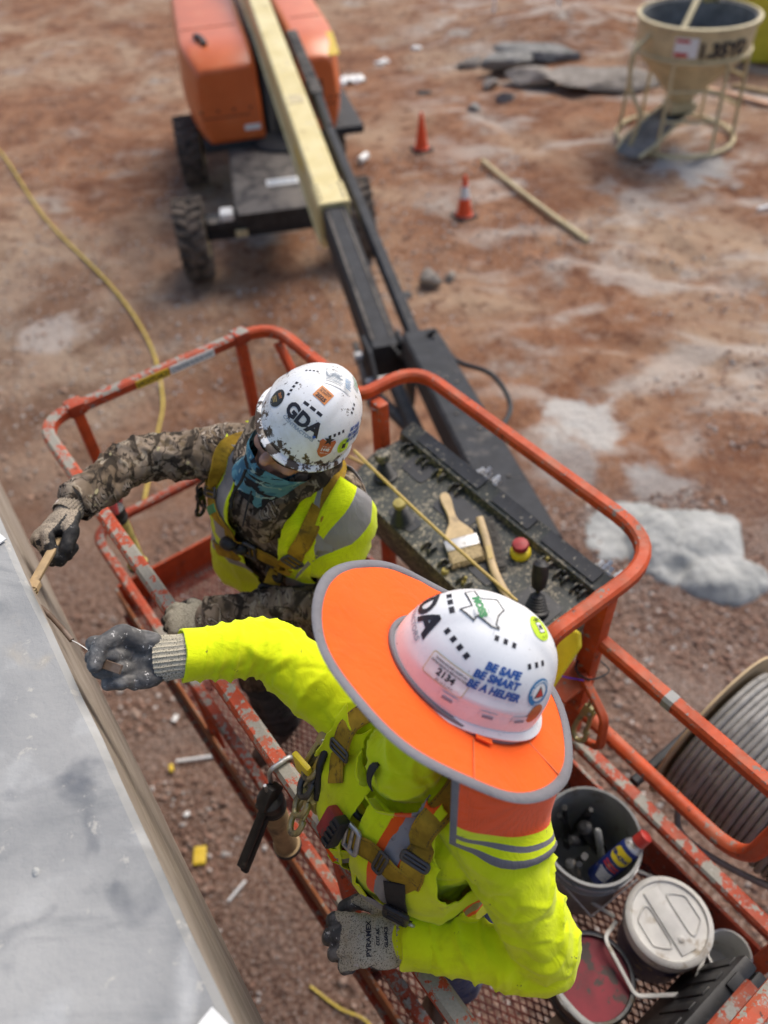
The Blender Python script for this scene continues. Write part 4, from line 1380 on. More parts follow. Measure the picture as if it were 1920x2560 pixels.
class Decals:
    """flat print laid onto a shell, in the shell's own coordinates"""
    def __init__(s, ob, centre=(0, 0, .03)):
        s.ob = ob; s.bvh = bvh_of(ob); s.c = Vector(centre)
    def at(s, az, el, roll=0.0, upv=(0, 0, 1)):
        az, el, roll = map(math.radians, (az, el, roll))
        d = Vector((math.sin(az) * math.cos(el), math.cos(az) * math.cos(el), math.sin(el)))
        h, n, _, _ = s.bvh.ray_cast(s.c, d)
        if n.dot(d) < 0: n = -n
        u = Vector(upv); u = (u - n * u.dot(n)).normalized()
        u = Quaternion(n, roll) @ u
        s.h, s.n, s.u, s.r = h, n, u, u.cross(n)
        s.lift = .0012
        return s
    def pt(s, a, b, lift):
        o = s.h + s.r * a + s.u * b
        p, n, _, _ = s.bvh.ray_cast(o + s.n * .04, -s.n)
        if p is None: p, n = o, s.n
        if n.dot(s.n) < 0: n = -n
        return p + n * lift
    def shape(s, mb, pts, faces, mi, lift=None):
        l = s.lift if lift is None else lift
        s.lift += .0004
        mb.add([s.pt(a, b, l) for a, b in pts], faces, mi)
    def rect(s, mb, x0, y0, x1, y1, mi, n=5):
        pts = [(x0 + (x1 - x0) * i / n, y0 + (y1 - y0) * j / n) for i in range(n + 1) for j in range(n + 1)]
        fs = [(i * (n + 1) + j, (i + 1) * (n + 1) + j, (i + 1) * (n + 1) + j + 1, i * (n + 1) + j + 1) for i in range(n) for j in range(n)]
        s.shape(mb, pts, fs, mi)
    def poly(s, mb, P, mi, c=None):
        c = c or (sum(p[0] for p in P) / len(P), sum(p[1] for p in P) / len(P))
        Q = []
        for i in range(len(P)):
            a, b = P[i], P[(i + 1) % len(P)]
            k2 = max(1, int(math.hypot(b[0] - a[0], b[1] - a[1]) / .005))
            Q += [(a[0] + (b[0] - a[0]) * j / k2, a[1] + (b[1] - a[1]) * j / k2) for j in range(k2)]
        P = Q
        m = 4; n = len(P)
        pts = [c] + [(c[0] + (p[0] - c[0]) * k / m, c[1] + (p[1] - c[1]) * k / m) for k in range(1, m + 1) for p in P]
        fs = [(0, 1 + q, 1 + (q + 1) % n) for q in range(n)]
        for k in range(m - 1):
            fs += [(1 + k * n + q, 1 + (k + 1) * n + q, 1 + (k + 1) * n + (q + 1) % n, 1 + k * n + (q + 1) % n) for q in range(n)]
        s.shape(mb, pts, fs, mi)
    def loop(s, mb, P, w, mi):
        l = s.lift + .0003; keep = s.lift + .0004
        for i in range(len(P)):
            a, b = Vector(P[i]), Vector(P[(i + 1) % len(P)])
            d = (b - a); L = d.length; d.normalize(); n = Vector((-d.y, d.x)) * (w / 2)
            k = max(1, int(L / .004))
            pts = []
            for j in range(k + 1):
                q = a + d * (L * j / k) + (d * (w / 2) if j == k else (-d * (w / 2) if j == 0 else Vector((0, 0))))
                pts += [tuple(q - n), tuple(q + n)]
            s.shape(mb, pts, [(j * 2, j * 2 + 2, j * 2 + 3, j * 2 + 1) for j in range(k)], mi, l)
        s.lift = keep
    def disc(s, mb, x, y, r, mi, n=24):
        s.poly(mb, [(x + r * math.cos(2 * math.pi * k / n), y + r * math.sin(2 * math.pi * k / n)) for k in range(n)], mi, (x, y))
    def text(s, mb, txt, x, y, size, mi, bold=0.0, shear=0.0, align='c', sx=1.0):
        v, f, w = text_mesh(txt, size, bold, shear)
        if not v: return
        ox = {'c': -w / 2, 'l': 0, 'r': -w}[align]
        s.shape(mb, [(x + (a + ox) * sx, y + b) for a, b in v], f, mi, s.lift)
    def arc(s, mb, txt, r, size, mi, a0, bold=0.0, x=0, y=0):
        """letters round a circle, a0 = middle angle in degrees (90 = top)"""
        v, f, w = text_mesh(txt, size, bold)
        if not v: return
        pts = []
        for a, b in v:
            t = math.radians(a0) - (a - w / 2) / r
            pts.append((x + (r + b) * math.cos(t), y + (r + b) * math.sin(t)))
        s.shape(mb, pts, f, mi)
    def done(s, name, mb, mats, parent):
        o = mb.build(name, [MT[m] for m in mats], None)
        o.parent = parent
        return o

def vents(D, parent, rows):
    """rows: (azimuth, elevation, roll, count, pitch, width, height)"""
    for az, el, roll, n, pitch, w, h in rows:
        for k in range(n):
            mb = MB()
            D.at(az, el, roll)
            x = (k - (n - 1) / 2) * pitch
            D.lift = .0002
            D.rect(mb, x - w / 2 - .0016, -h / 2 - .0016, x + w / 2 + .0016, h / 2 + .0016, 1, 2)
            D.lift = .0005
            D.rect(mb, x - w / 2, -h / 2, x + w / 2, h / 2, 0, 2)
            D.done('vent_slot', mb, ['ink', 'shell'], parent)

# ------------------------------------------------------------------ the two workers
def person_axes(right):
    r = Vector((right[0], right[1], 0)).normalized()
    return r, Z.cross(r)

def torso_rings(N, H, lean_f, F, sc=1.0):
    """rings from hips H to neck base N (centres), clothed male"""
    spec = ((0.0, .172, .122), (.14, .170, .122), (.30, .160, .118), (.46, .166, .124), (.62, .182, .134), (.76, .190, .135), (.86, .182, .120), (.93, .135, .092), (1.0, .072, .068))
    return [(H + (N - H) * t + F * (lean_f * math.sin(math.pi * t)), a * sc, b * sc) for t, a, b in spec]

# --- worker in the sun-shade hat ------------------------------------------------
def build_near():
    Nk = Vector((.040, .664, 3.865)); Hp = Vector((.062, .668, 3.33))
    R, F = person_axes((-.63, .776))
    b = Body()
    b.loft(torso_rings(Nk, Hp, .03, F, 1.02), R, F, 'torso')
    # legs
    for sg in (-1, 1):
        hip = Hp + R * (sg * .095) + Z * -.02
        kn = Vector((hip.x, hip.y, 2.88)) + F * .03 + R * (sg * .02); an = Vector((kn.x, kn.y, 2.49)) - F * .03
        b.chain([(hip, .108), (hip.lerp(kn, .5), .093), (kn, .075), (kn.lerp(an, .5), .075), (an, .068)], 'leg')
        b.chain([(an - Z * .045 - F * .045, .05), (an - Z * .06 + F * .06, .046), (an - Z * .07 + F * .15, .038)], 'boot')
    # right arm reaching to the slab
    S = Nk + R * .18 - Z * .045 + F * .03; E = Vector((-.250, .868, 3.915)); Wr = Vector((-.409, .822, 3.975))
    b.chain([(Nk + R * .10 - Z * .03, .075), (S, .080), (S.lerp(E, .5), .068), (E, .058), (E.lerp(Wr, .5), .053), (Wr.lerp(E, .16), .046)], 'arm')
    armR = (S, E, Wr)
    # left arm down to the rail
    S2 = Nk - R * .19 - Z * .055 + F * .0; E2 = Vector((.250, .372, 3.55)); W2 = Vector((.005, .423, 3.55))
    b.chain([(Nk - R * .10 - Z * .03, .075), (S2, .080), (S2.lerp(E2, .5), .072), (E2, .062), (E2.lerp(W2, .5), .057), (W2, .048)], 'arm')
    armL = (S2, E2, W2)
    # head
    up = Vector((.581, .194, .804)).normalized(); fw = Vector((-.80, .39, .45)); fw = (fw - up * fw.dot(up)).normalized()
    rim = Vector((.112, .668, 4.094))
    add_head(b, rim - up * .022, up, fw, neck='torso')
    b.chain([(rim - up * .15 - fw * .02, .058), (Nk.lerp(rim - up * .15, .4), .068), (Nk + Z * .0, .085)], 'torso')
    me = b.fuse('body', .0055, 7)
    def disp(P, names, tg):
        D = fbm(P * 16, 3, 2) * .0035
        D += folds(P, S, E, .12, 13, .014, 3, power=2.6)
        D += folds(P, E.lerp(S, .25), Wr, .10, 36, .012, 7, power=1.8, wob=1.2)
        D += folds(P, S2, E2, .13, 11, .016, 13, power=2.8)
        D += folds(P, E2.lerp(S2, .3), W2, .11, 21, .016, 17, power=2.6)
        D += folds(P, Hp + Z * .05, Nk - Z * .12, .3, 9, .004, 23)
        D += (1 - np.abs(vnoise(P * 9 + 4, 31))) ** 4 * .006 - (1 - np.abs(fbm(P * 13 + 2, 2, 35))).clip(0, 1) ** 6 * .004
        D += folds(P, Nk, rim - up * .15, .12, 26, .014, 67, power=2.4)
        dn = np.linalg.norm(P - np.array(Nk + Z * .05), axis=1)
        D += np.clip(1 - dn / .16, 0, 1) * ((1 - np.abs(vnoise(P * 22, 61))) ** 3 * .02 - .006)
        skin = np.isin(tg, [names.index('skin'), names.index('hair')])
        D[skin] = 0
        return D
    finish_body(b, me, {'torso': 'hivis_dirty', 'arm': 'hivis', 'leg': 'jeans', 'boot': 'boot', 'skin': 'skin', 'hair': 'hair'}, disp)
    root = empty('person', (Hp.x, Hp.y, FLOOR))
    tag(root, 'worker in a wide orange sun-shade hard hat and lime shirt, nearest in the basket', 'person')
    body = link('body', me, root)
    return dict(root=root, body=body, me=me, b=b, N=Nk, H=Hp, R=R, F=F, armR=armR, armL=armL, up=up, fw=fw, rim=rim)

# --- worker in camouflage ------------------------------------------------------
def build_far():
    Nk = Vector((-.245, 1.475, 3.855)); Hp = Vector((-.27, 1.53, 3.32))
    R, F = person_axes((-.80, .60))
    b = Body()
    b.loft(torso_rings(Nk, Hp, .02, F, 1.04), R, F, 'torso')
    for sg in (-1, 1):
        hip = Hp + R * (sg * .095) - Z * .02
        kn = Vector((hip.x, hip.y, 2.88)) + F * (.17 if sg > 0 else .02) + R * (sg * .03); an = Vector((kn.x, kn.y, 2.49)) - F * .04
        b.chain([(hip, .108), (hip.lerp(kn, .5), .096), (kn, .078)], 'leg')
        b.chain([(kn - Z * .02, .077), (kn.lerp(an, .5), .078), (an, .07)], 'shin')
        b.chain([(an - Z * .045 - F * .045, .05), (an - Z * .06 + F * .06, .046), (an - Z * .07 + F * .15, .038)], 'boot')
    S = Nk + R * .19 - Z * .05; E = Vector((-.634, 1.52, 3.86)); Wr = Vector((-.752, 1.348, 3.885))
    b.chain([(Nk + R * .10 - Z * .03, .072), (S, .078), (S.lerp(E, .5), .069), (E, .062), (E.lerp(Wr, .5), .057), (Wr.lerp(E, .08), .049)], 'arm')
    S2 = Nk - R * .175 - Z * .06; E2 = Vector((-.16, 1.285, 3.52)); W2 = Vector((-.47, 1.222, 3.55))
    b.chain([(Nk - R * .10 - Z * .03, .072), (S2, .070), (S2.lerp(E2, .5), .060), (E2, .056), (E2.lerp(W2, .5), .055), (W2, .048)], 'arm')
    up = Vector((.55, -.03, .80)).normalized(); fw = Vector((-.33, -.94, .19)); fw = (fw - up * fw.dot(up)).normalized()
    rim = Vector((-.136, 1.382, 4.098)) - up * .05
    ffw = Quaternion(up, math.radians(-14)) @ fw
    add_head(b, rim - up * .048, up, ffw)
    b.chain([(rim - up * .13 - fw * .01, .06), (Nk + Z * .02, .075)], 'neckcloth')
    me = b.fuse('body', .0055, 7)
    def disp(P, names, tg):
        D = fbm(P * 16, 3, 12) * .0035
        D += folds(P, S, E, .12, 13, .015, 33, power=2.6)
        D += folds(P, E.lerp(S, .3), Wr, .11, 21, .014, 37, power=2.6)
        D += folds(P, S2, E2, .12, 16, .009, 43)
        D += folds(P, E2.lerp(S2, .2), W2, .1, 24, .007, 47)
        D += folds(P, Hp + Z * .05, Nk - Z * .12, .3, 9, .006, 53)
        D += (1 - np.abs(vnoise(P * 9 + 9, 41))) ** 4 * .006 - (1 - np.abs(fbm(P * 13 + 6, 2, 45))).clip(0, 1) ** 6 * .009
        skin = np.isin(tg, [names.index('skin'), names.index('hair')])
        D[skin] = 0
        return D
    finish_body(b, me, {'torso': 'camo', 'arm': 'camo', 'leg': 'camo', 'shin': 'darkpants', 'boot': 'boot', 'skin': 'skin', 'hair': 'hair', 'neckcloth': 'gaiter'}, disp)
    root = empty('person', (Hp.x, Hp.y, FLOOR))
    tag(root, 'worker in camouflage clothes, lime vest and sticker-covered white hard hat', 'person')
    body = link('body', me, root)
    return dict(root=root, body=body, me=me, b=b, N=Nk, H=Hp, R=R, F=F, armR=(S, E, Wr), armL=(S2, E2, W2), up=up, fw=fw, ffw=ffw, rim=rim)

near = build_near()
far = build_far()

FIST = [(72, 88, 50), (78, 92, 52), (80, 92, 52), (82, 88, 48)]
def thumb_fist(): return [(.026, .028, -.012), (.044, .055, -.028), (.034, .082, -.046), (.012, .094, -.054)]
def build_hands():
    out = {}
    # near worker's right fist, palm towards the picture
    W = near['armR'][2] + Vector((-.022, -.002, .0))
    toward = (Vector((0, 0, CAM_Z)) - W).normalized()
    out['nr'] = make_glove('glove', near['root'], W, (-1, -.06, .0), -toward + Vector((0, 0, -.1)), True,
                           [(74, 98, 52), (82, 101, 56), (86, 101, 56), (88, 97, 54)], [(.028, .030, -.014), (.043, .055, -.036), (.026, .080, -.058), (-.002, .088, -.062)],
                           ('knit_grey', 'nitrile_dusty', 'knit_grey'), 1.2, cuff_r=.033, cuff_l=.040)
    # near worker's left hand laid over the rail
    W = near['armL'][2] + Vector((-.02, .004, -.004))
    out['nl'] = make_glove('glove', near['root'], W, (-.98, .02, -.02), (.05, -.1, 1), False,
                           [(28, 45, 30), (30, 46, 30), (32, 48, 30), (34, 50, 32)], [(.030, .026, -.010), (.060, .052, -.016), (.066, .082, -.026), (.058, .108, -.034)],
                           ('knit_grey', 'nitrile_dusty', 'knit_grey'), 1.14, .16, cuff_r=.037, cuff_l=.03)
    # far worker's right fist on the brush
    W = far['armR'][2] + Vector((-.010, -.026, 0))
    out['fr'] = make_glove('glove', far['root'], W, (-.42, -.9, .02), (-.62, .12, .78), True,
                           [(56, 82, 42), (70, 92, 50), (78, 94, 52), (80, 90, 48)], [(.028, .030, -.012), (.048, .054, -.026), (.046, .084, -.040), (.030, .106, -.050)],
                           ('knit', 'nitrile', 'knit'), 1.2, cuff_r=.032, cuff_l=.040)
    # far worker's left hand on the rail
    W = far['armL'][2] + Vector((-.015, .002, -.002))
    out['fl'] = make_glove('glove', far['root'], W, (-.97, .06, -.06), (.0, -.25, 1), False,
                           [(48, 60, 34), (50, 62, 34), (52, 62, 34), (54, 60, 34)], [(.030, .026, -.012), (.05, .05, -.024), (.05, .076, -.036), (.04, .096, -.044)],
                           ('knit_grey', 'nitrile', 'knit_grey'), 1.08, cuff_r=.038, cuff_l=.04)
    # maker's print on the back of the glove laid on the rail
    gl, tips, tp, q = out['nl']
    D = Decals(gl)
    zd = (q(0, 0, 1) - q(0, 0, 0)).normalized(); yd = (q(0, 1, 0) - q(0, 0, 0)).normalized()
    h, n, _, _ = D.bvh.ray_cast(q(0, .045, .08), -zd)
    D.h, D.n, D.u, D.lift = h, zd, yd, .0012
    D.r = D.u.cross(D.n)
    mb = MB()
    for k, (tx, sz) in enumerate((('PYRAMEX', .014), ('CUT A5', .008), ('GL604C5', .009))):
        D.lift = .0012
        D.text(mb, tx, 0, .012 - k * .016, sz, 0, .0004)
    D.done('glove_print', mb, ['ink'], gl)
    return out
hands = build_hands()

# --- hard hats with their stickers ----------------------------------------------
def build_helmets():
    # far worker
    p = far
    rt = p['fw'].cross(p['up'])
    hf = helmet_mesh(.006).build('hard_hat', MT['shell_dirty'], None, 50)
    m = hf.modifiers.new('t', 'SOLIDIFY'); m.thickness = .003; m.offset = -1
    place_local(hf, p['root'], frame(p['rim'], rt, p['fw'], p['up']))
    hf['label'] = 'scuffed white hard hat covered in stickers'
    D = Decals(hf)
    mb = MB(); D.at(4, 20, 0)
    D.text(mb, 'GDA', 0, 0, .041, 0, .0020); D.text(mb, 'CONTRACTORS', .002, -.0130, .011, 1, .0003)
    D.disc(mb, .039, -.002, .0032, 2, 10)
    D.done('company_sticker', mb, ['ink', 'inkgrey', 'inkblue'], hf)
    mb = MB(); D.at(4, 57, 0); D.rect(mb, -.017, -.015, .017, .017, 0); D.text(mb, '2025', 0, -.012, .0125, 1, .0005)
    D.text(mb, 'TAKE PRIDE', 0, .0085, .0055, 1, .0001); D.text(mb, 'IN SAFETY', 0, .003, .0055, 1, .0001)
    D.done('safety_sticker', mb, ['st_orange', 'ink'], hf)
    mb = MB(); D.at(-14, 76, 0); D.rect(mb, -.030, -.004, .034, .044, 0, 7)
    for k in range(8): D.rect(mb, -.027, .037 - k * .0045, .012 - .004 * (k % 3), .0392 - k * .0045, 1, 2)
    for k in range(7): D.rect(mb, .016, .030 - k * .0045, .031 - .003 * (k % 2), .0318 - k * .0045, 2, 2)
    D.done('instruction_label', mb, ['st_white', 'inkgrey', 'inkteal'], hf)
    mb = MB(); D.at(46, 17, 0); D.disc(mb, 0, 0, .021, 0, 32)
    for k in range(14):
        a = 2 * math.pi * k / 14; D.lift = .0011; D.disc(mb, .018 * math.cos(a), .018 * math.sin(a), .0012, 1, 6)
    D.text(mb, '2377', 0, .006, .009, 2, .0002)
    for k in range(3): D.rect(mb, -.010, -.003 - k * .004, .010 - k * .002, -.0015 - k * .004, 3, 2)
    D.done('number_sticker', mb, ['st_black', 'st_white', 'st_orange', 'st_gold'], hf)
    mb = MB(); D.at(-33, 10, 0)
    D.poly(mb, [(-.021, .016), (-.016, .022), (-.007, .018), (0, .022), (.007, .018), (.016, .022), (.021, .016), (.0185, .002), (.018, -.010), (.010, -.020), (0, -.026), (-.010, -.020), (-.018, -.010), (-.0185, .002)], 0)
    star = [((.014 if k % 2 == 0 else .0055) * math.sin(k * math.pi / 5), .020 + (.014 if k % 2 == 0 else .0055) * math.cos(k * math.pi / 5)) for k in range(10)]
    D.poly(mb, star, 2, (0, .020))
    D.text(mb, '1448', 0, -.007, .011, 1, .0003); D.text(mb, 'WORK SAFE', 0, .003, .004, 1, 0); D.text(mb, 'EVERY DAY', 0, -.013, .004, 1, 0)
    D.done('shield_sticker', mb, ['st_rust', 'st_white', 'st_black'], hf)
    mb = MB(); D.at(-58, 12, 0); D.disc(mb, 0, 0, .019, 0); D.rect(mb, -.006, -.006, .006, .006, 1, 2); D.arc(mb, '2 YEARS', .012, .0055, 1, 90); D.arc(mb, 'SAFE CREW', .0115, .005, 1, 200)
    D.done('round_sticker', mb, ['st_lime', 'st_black'], hf)
    mb = MB(); D.at(-76, 26, 0); D.text(mb, 'BE SAFE', 0, .008, .012, 0, .0006, .2); D.text(mb, 'BE SMART', 0, -.005, .012, 0, .0006, .2); D.text(mb, 'BE A HELPER', 0, -.018, .012, 0, .0006, .2, sx=.9)
    D.done('slogan_sticker', mb, ['inkblue'], hf)
    mb = MB(); D.at(-140, 62, 0); D.rect(mb, -.02, -.012, .02, .012, 0)
    for k in range(4): D.rect(mb, -.017, .007 - k * .005, .017 - .003 * k, .009 - k * .005, 1, 2)
    D.done('green_sticker', mb, ['st_white', 'inkgreen'], hf)
    vents(D, hf, [(3, 40, 0, 3, .0175, .013, .007), (45, 37, -48, 4, .0105, .006, .0075), (-40, 27, 22, 4, .0120, .0062, .0075), (-71, 54, 40, 3, .0105, .005, .0075), (80, 60, 88, 4, .0085, .005, .005), (95, 25, 10, 3, .010, .005, .006), (-110, 30, 0, 3, .011, .005, .006)])
    # near worker
    p = near
    hup = Vector((.44, .20, .875)).normalized(); hfw = Vector((-0.890, 0.228, 0.395)); hfw = (hfw - hup * hfw.dot(hup)).normalized()
    rt = hfw.cross(hup)
    hn = helmet_mesh(.030).build('hard_hat', MT['shell'], None, 50)
    m = hn.modifiers.new('t', 'SOLIDIFY'); m.thickness = .003; m.offset = -1
    fr = frame(p['rim'], p['fw'].cross(p['up']), p['fw'], p['up'])
    place_local(hn, p['root'], frame(p['rim'] + hup * .004 + Vector((.004, .0, .0)), rt, hfw, hup))
    hn['label'] = 'white hard hat with an orange sun-shade brim'
    D = Decals(hn)
    mb = MB(); D.at(3, 22, 0)
    D.text(mb, 'GDA', 0, 0, .050, 0, .0022); D.text(mb, 'CONTRACTORS', .002, -.0155, .0135, 1, .0003); D.disc(mb, -.046, -.002, .004, 2, 10)
    D.done('company_sticker', mb, ['ink', 'inkgrey', 'inkblue'], hn)
    # state-outline sticker with a firm name
    tx = [(-.031, -.001), (-.012, -.001), (-.012, .031), (.004, .031), (.004, .012), (.018, .008), (.031, .006), (.032, -.006), (.034, -.016), (.022, -.024), (.014, -.036), (.016, -.043), (.006, -.038), (-.002, -.027), (-.010, -.018), (-.017, -.023), (-.024, -.012)]
    mb = MB(); D.at(-14, 66, 0)
    D.poly(mb, [(-b * .98, a * .98) for a, b in tx], 0, (.008, .004)); D.loop(mb, [(-b, a) for a, b in tx], .0020, 1)
    D.text(mb, 'MOSS', .004, -.006, .015, 2, .0012); D.text(mb, 'First State Village', .004, .0085, .0042, 3); D.text(mb, '1 0342', .012, -.0145, .006, 3)
    D.done('state_sticker', mb, ['st_white', 'st_black', 'inkgreen', 'inkgrey'], hn)
    mb = MB(); D.at(-56, 15, 0)
    def rr(w, h, r): return [(q.x, q.y) for q in fillet([Vector((-w, -h, 0)), Vector((w, -h, 0)), Vector((w, h, 0)), Vector((-w, h, 0))], r, 4, True)]
    D.poly(mb, rr(.036, .019, .005), 0, (0, 0)); D.poly(mb, rr(.0347, .0177, .0045), 1, (0, 0))
    D.text(mb, 'WAXAHACHIE HOSPITAL', 0, .0105, .0049, 2, .0001); D.text(mb, 'EXPANSION & RENOVATION', 0, .0045, .0049, 2, .0001)
    D.text(mb, '2134', 0, -.0085, .0155, 2, .0005); D.text(mb, 'BS-14-2-1AX', .004, -.0165, .0055, 2, 0, .3)
    D.done('number_sticker', mb, ['st_gold', 'st_white', 'ink'], hn)
    mb = MB(); D.at(-95, 29, 0)
    D.text(mb, 'BE SAFE', .004, .013, .0165, 0, .0009, .15); D.text(mb, 'BE SMART', .0, -.003, .0165, 0, .0009, .15); D.text(mb, 'BE A HELPER', .002, -.020, .0165, 0, .0009, .15, sx=.92)
    D.done('slogan_sticker', mb, ['inkblue'], hn)
    mb = MB(); D.at(-140, 22, 0); D.disc(mb, 0, 0, .0225, 0, 32); D.disc(mb, 0, 0, .0145, 1, 28); D.poly(mb, [(-.011, -.008), (.011, -.008), (0, .0115)], 2); D.poly(mb, [(-.008, -.0062), (.008, -.0062), (0, .0075)], 3)
    D.arc(mb, '2026 STAND DOWN', .0163, .0056, 1, 95, .0002); D.arc(mb, 'SAFETY', .0163, .005, 1, 270, .0001)
    D.done('round_sticker', mb, ['inkteal', 'st_white', 'st_black', 'inkred'], hn)
    mb = MB(); D.at(-142, 3, 0); D.disc(mb, 0, 0, .017, 0); D.arc(mb, '* * * * *', .011, .007, 1, 110)
    D.done('small_round_sticker', mb, ['st_rust', 'st_gold'], hn)
    mb = MB(); D.at(-171, 64, 150); D.disc(mb, 0, 0, .021, 0, 30); D.poly(mb, rr(.0075, .009, .002), 1, (0, 0)); D.poly(mb, rr(.0065, .008, .002), 2, (0, 0)); D.text(mb, 'M', 0, -.004, .011, 1, .0006)
    D.arc(mb, '21110', .014, .005, 1, 90); D.arc(mb, 'CUFB TH', .0135, .005, 1, 270); D.text(mb, '088', 0, -.0145, .006, 1, .0002)
    D.done('lime_sticker', mb, ['st_lime', 'st_black', 'st_white'], hn)
    vents(D, hn, [(-4, 46.5, 0, 3, .0165, .0115, .0085), (-45, 37, -12, 4, .0155, .008, .0095), (-90, 60, 0, 3, .0145, .0068, .0085), (-136, 44, 4, 3, .0145, .0065, .0085), (172, 42, 0, 3, .012, .005, .0065), (60, 42, -8, 4, .0125, .006, .0075)])
    # accessory slots on the left side of the shell
    for az in (-66, -100, -128):
        mb = MB(); D.at(az, -3, 0); D.lift = .002
        D.rect(mb, -.014, -.001, .014, .012, 1, 3); D.lift = .0035; D.rect(mb, -.009, .001, .009, .006, 0, 2)
        D.done('accessory_slot', mb, ['inkgrey', 'shell'], hn)
    return hf, hn, fr
hat_far, hat_near, FRN = build_helmets()

def build_brim():
    p = near
    fr = FRN
    n = 96
    rows = []
    def wob(th, k): return .006 * math.sin(3 * th + .6) * k + .004 * math.sin(7 * th + 2) * k
    def ring(k, dz=0):
        pts = []
        for q in range(n):
            th = 2 * math.pi * q / n
            ci, si = math.cos(th), math.sin(th)
            ri = 1 / math.sqrt((ci / .135) ** 2 + (si / .110) ** 2)
            ro = 1 / math.sqrt((ci / .248) ** 2 + (si / .222) ** 2)
            r = ri + (ro - ri) * k
            back = max(0, -ci)
            z = -.006 + wob(th, k) * .6
            pts.append(fr @ Vector((si * r, ci * r + .026 * k, z + dz)))
        return pts
    ks = [0, .15, .3, .45, .6, .75, .88, 1.0]
    vs = []
    for k in ks: vs += ring(k)
    fs = [(i * n + q, i * n + (q + 1) % n, (i + 1) * n + (q + 1) % n, (i + 1) * n + q) for i in range(len(ks) - 1) for q in range(n)]
    P = np.array(vs); D = fbm(P * 14, 2, 71) * .0022
    up = np.array(p['up'])
    vs = [Vector(a) for a in (P + up * D[:, None])]
    brim = MB().add(vs, fs).build('sun_shade_brim', MT['fl_orange'], p['root'], 60)
    brim['label'] = 'wide fluorescent orange brim with grey edge'
    m = brim.modifiers.new('t', 'SOLIDIFY'); m.thickness = .003; m.offset = -1
    edge = ring(1.0)
    MB().sweep(edge, [(.009 * math.cos(a), .0045 * math.sin(a)) for a in np.linspace(0, 2 * math.pi, 9)[:-1]], tuple(p['up']), closed=True).build('edge_piping', MT['piping'], brim, 60)
    inner = ring(.03, .004)
    MB().tube(inner, .005, 8, closed=True).build('inner_piping', MT['piping'], brim, 60)
    # orange tab at the inner edge and stitched seam lines
    for th, k0, k1, w in ((-118, .0, .16, .016),):
        a = math.radians(th)
        pts = []
        for k in np.linspace(k0, k1, 4):
            q = int(round((a % (2 * math.pi)) / (2 * math.pi) * n)) % n
            pts.append(ring(k, .006)[q])
        MB().sq(pts, .03, .003, up=tuple(p['up'])).build('tab', MT['fl_orange'], brim)
    for th in (-108, -160, 150):
        q = int(round((math.radians(th) % (2 * math.pi)) / (2 * math.pi) * n)) % n
        pts = [ring(k, .0012)[q] for k in np.linspace(.15, .97, 8)]
        MB().tube(pts, .0012, 5).build('seam', MT['st_rust'], brim, 60)
    # neck flap hanging from the back of the brim
    body_bvh = bvh_of(p['me'])
    na, nz = 40, 16
    thA, thB = -100, -236
    vs = []
    for i in range(na):
        t = i / (na - 1)
        a = math.radians(thA + (thB - thA) * t)
        q = ((a % (2 * math.pi)) / (2 * math.pi)) * n
        R1 = ring(.965, -.004)
        q0 = int(q) % n; fq = q - int(q)
        P0 = R1[q0].lerp(R1[(q0 + 1) % n], fq)
        c = fr @ Vector((0, .0, 0))
        outw = (P0 - c); outw.z = 0; outw.normalize()
        for j in range(nz):
            s = j / (nz - 1)
            L = .255 + .02 * math.sin(t * math.pi)
            fold = .010 * math.sin(t * 15 + s * 1.5) * s + .005 * math.sin(t * 31) * s
            q3 = P0 - Z * (L * s) + outw * (fold - .012 * s)
            h, nn, _, dd = body_bvh.find_nearest(q3)
            if (q3 - h).dot(nn) < .012: q3 = q3 + nn * (.012 - (q3 - h).dot(nn)) * min(1, s * 2)
            vs.append(q3)
    G = np.array(vs).reshape(na, nz, 3)
    for _ in range(5):
        G[1:-1, 3:] = (G[:-2, 3:] + 2 * G[1:-1, 3:] + G[2:, 3:]) / 4
    for i in range(na):
        for j in range(3, nz):
            q = Vector(G[i, j]); h, nn, _, dd = body_bvh.find_nearest(q)
            d = (q - h).dot(nn)
            if d < .016: G[i, j] = q + nn * (.016 - d)
    for _ in range(2):
        G[1:-1, 3:] = (G[:-2, 3:] + 2 * G[1:-1, 3:] + G[2:, 3:]) / 4
        G[:, 4:-1] = (G[:, 3:-2] + 2 * G[:, 4:-1] + G[:, 5:]) / 4
    vs = [Vector(v) for v in G.reshape(-1, 3)]
    fs = [(i * nz + j, i * nz + j + 1, (i + 1) * nz + j + 1, (i + 1) * nz + j) for i in range(na - 1) for j in range(nz - 1)]
    mi = []
    for i in range(na - 1):
        for j in range(nz - 1):
            mi.append(0 if j < 10 else (1 if j in (10, 11, 13) else 2))
            if i == 0: mi[-1] = 2
    mb = MB().add(vs, fs); mb.m = mi
    fl = mb.build('neck_flap', [MT['fl_orange_mesh'], MT['hivis'], MT['piping']], p['root'], 70)
    fl['label'] = 'orange mesh neck flap with lime hem and grey stripes'
    m = fl.modifiers.new('t', 'SOLIDIFY'); m.thickness = .003
    return ring, vs
ring_fn, flap_pts = build_brim()

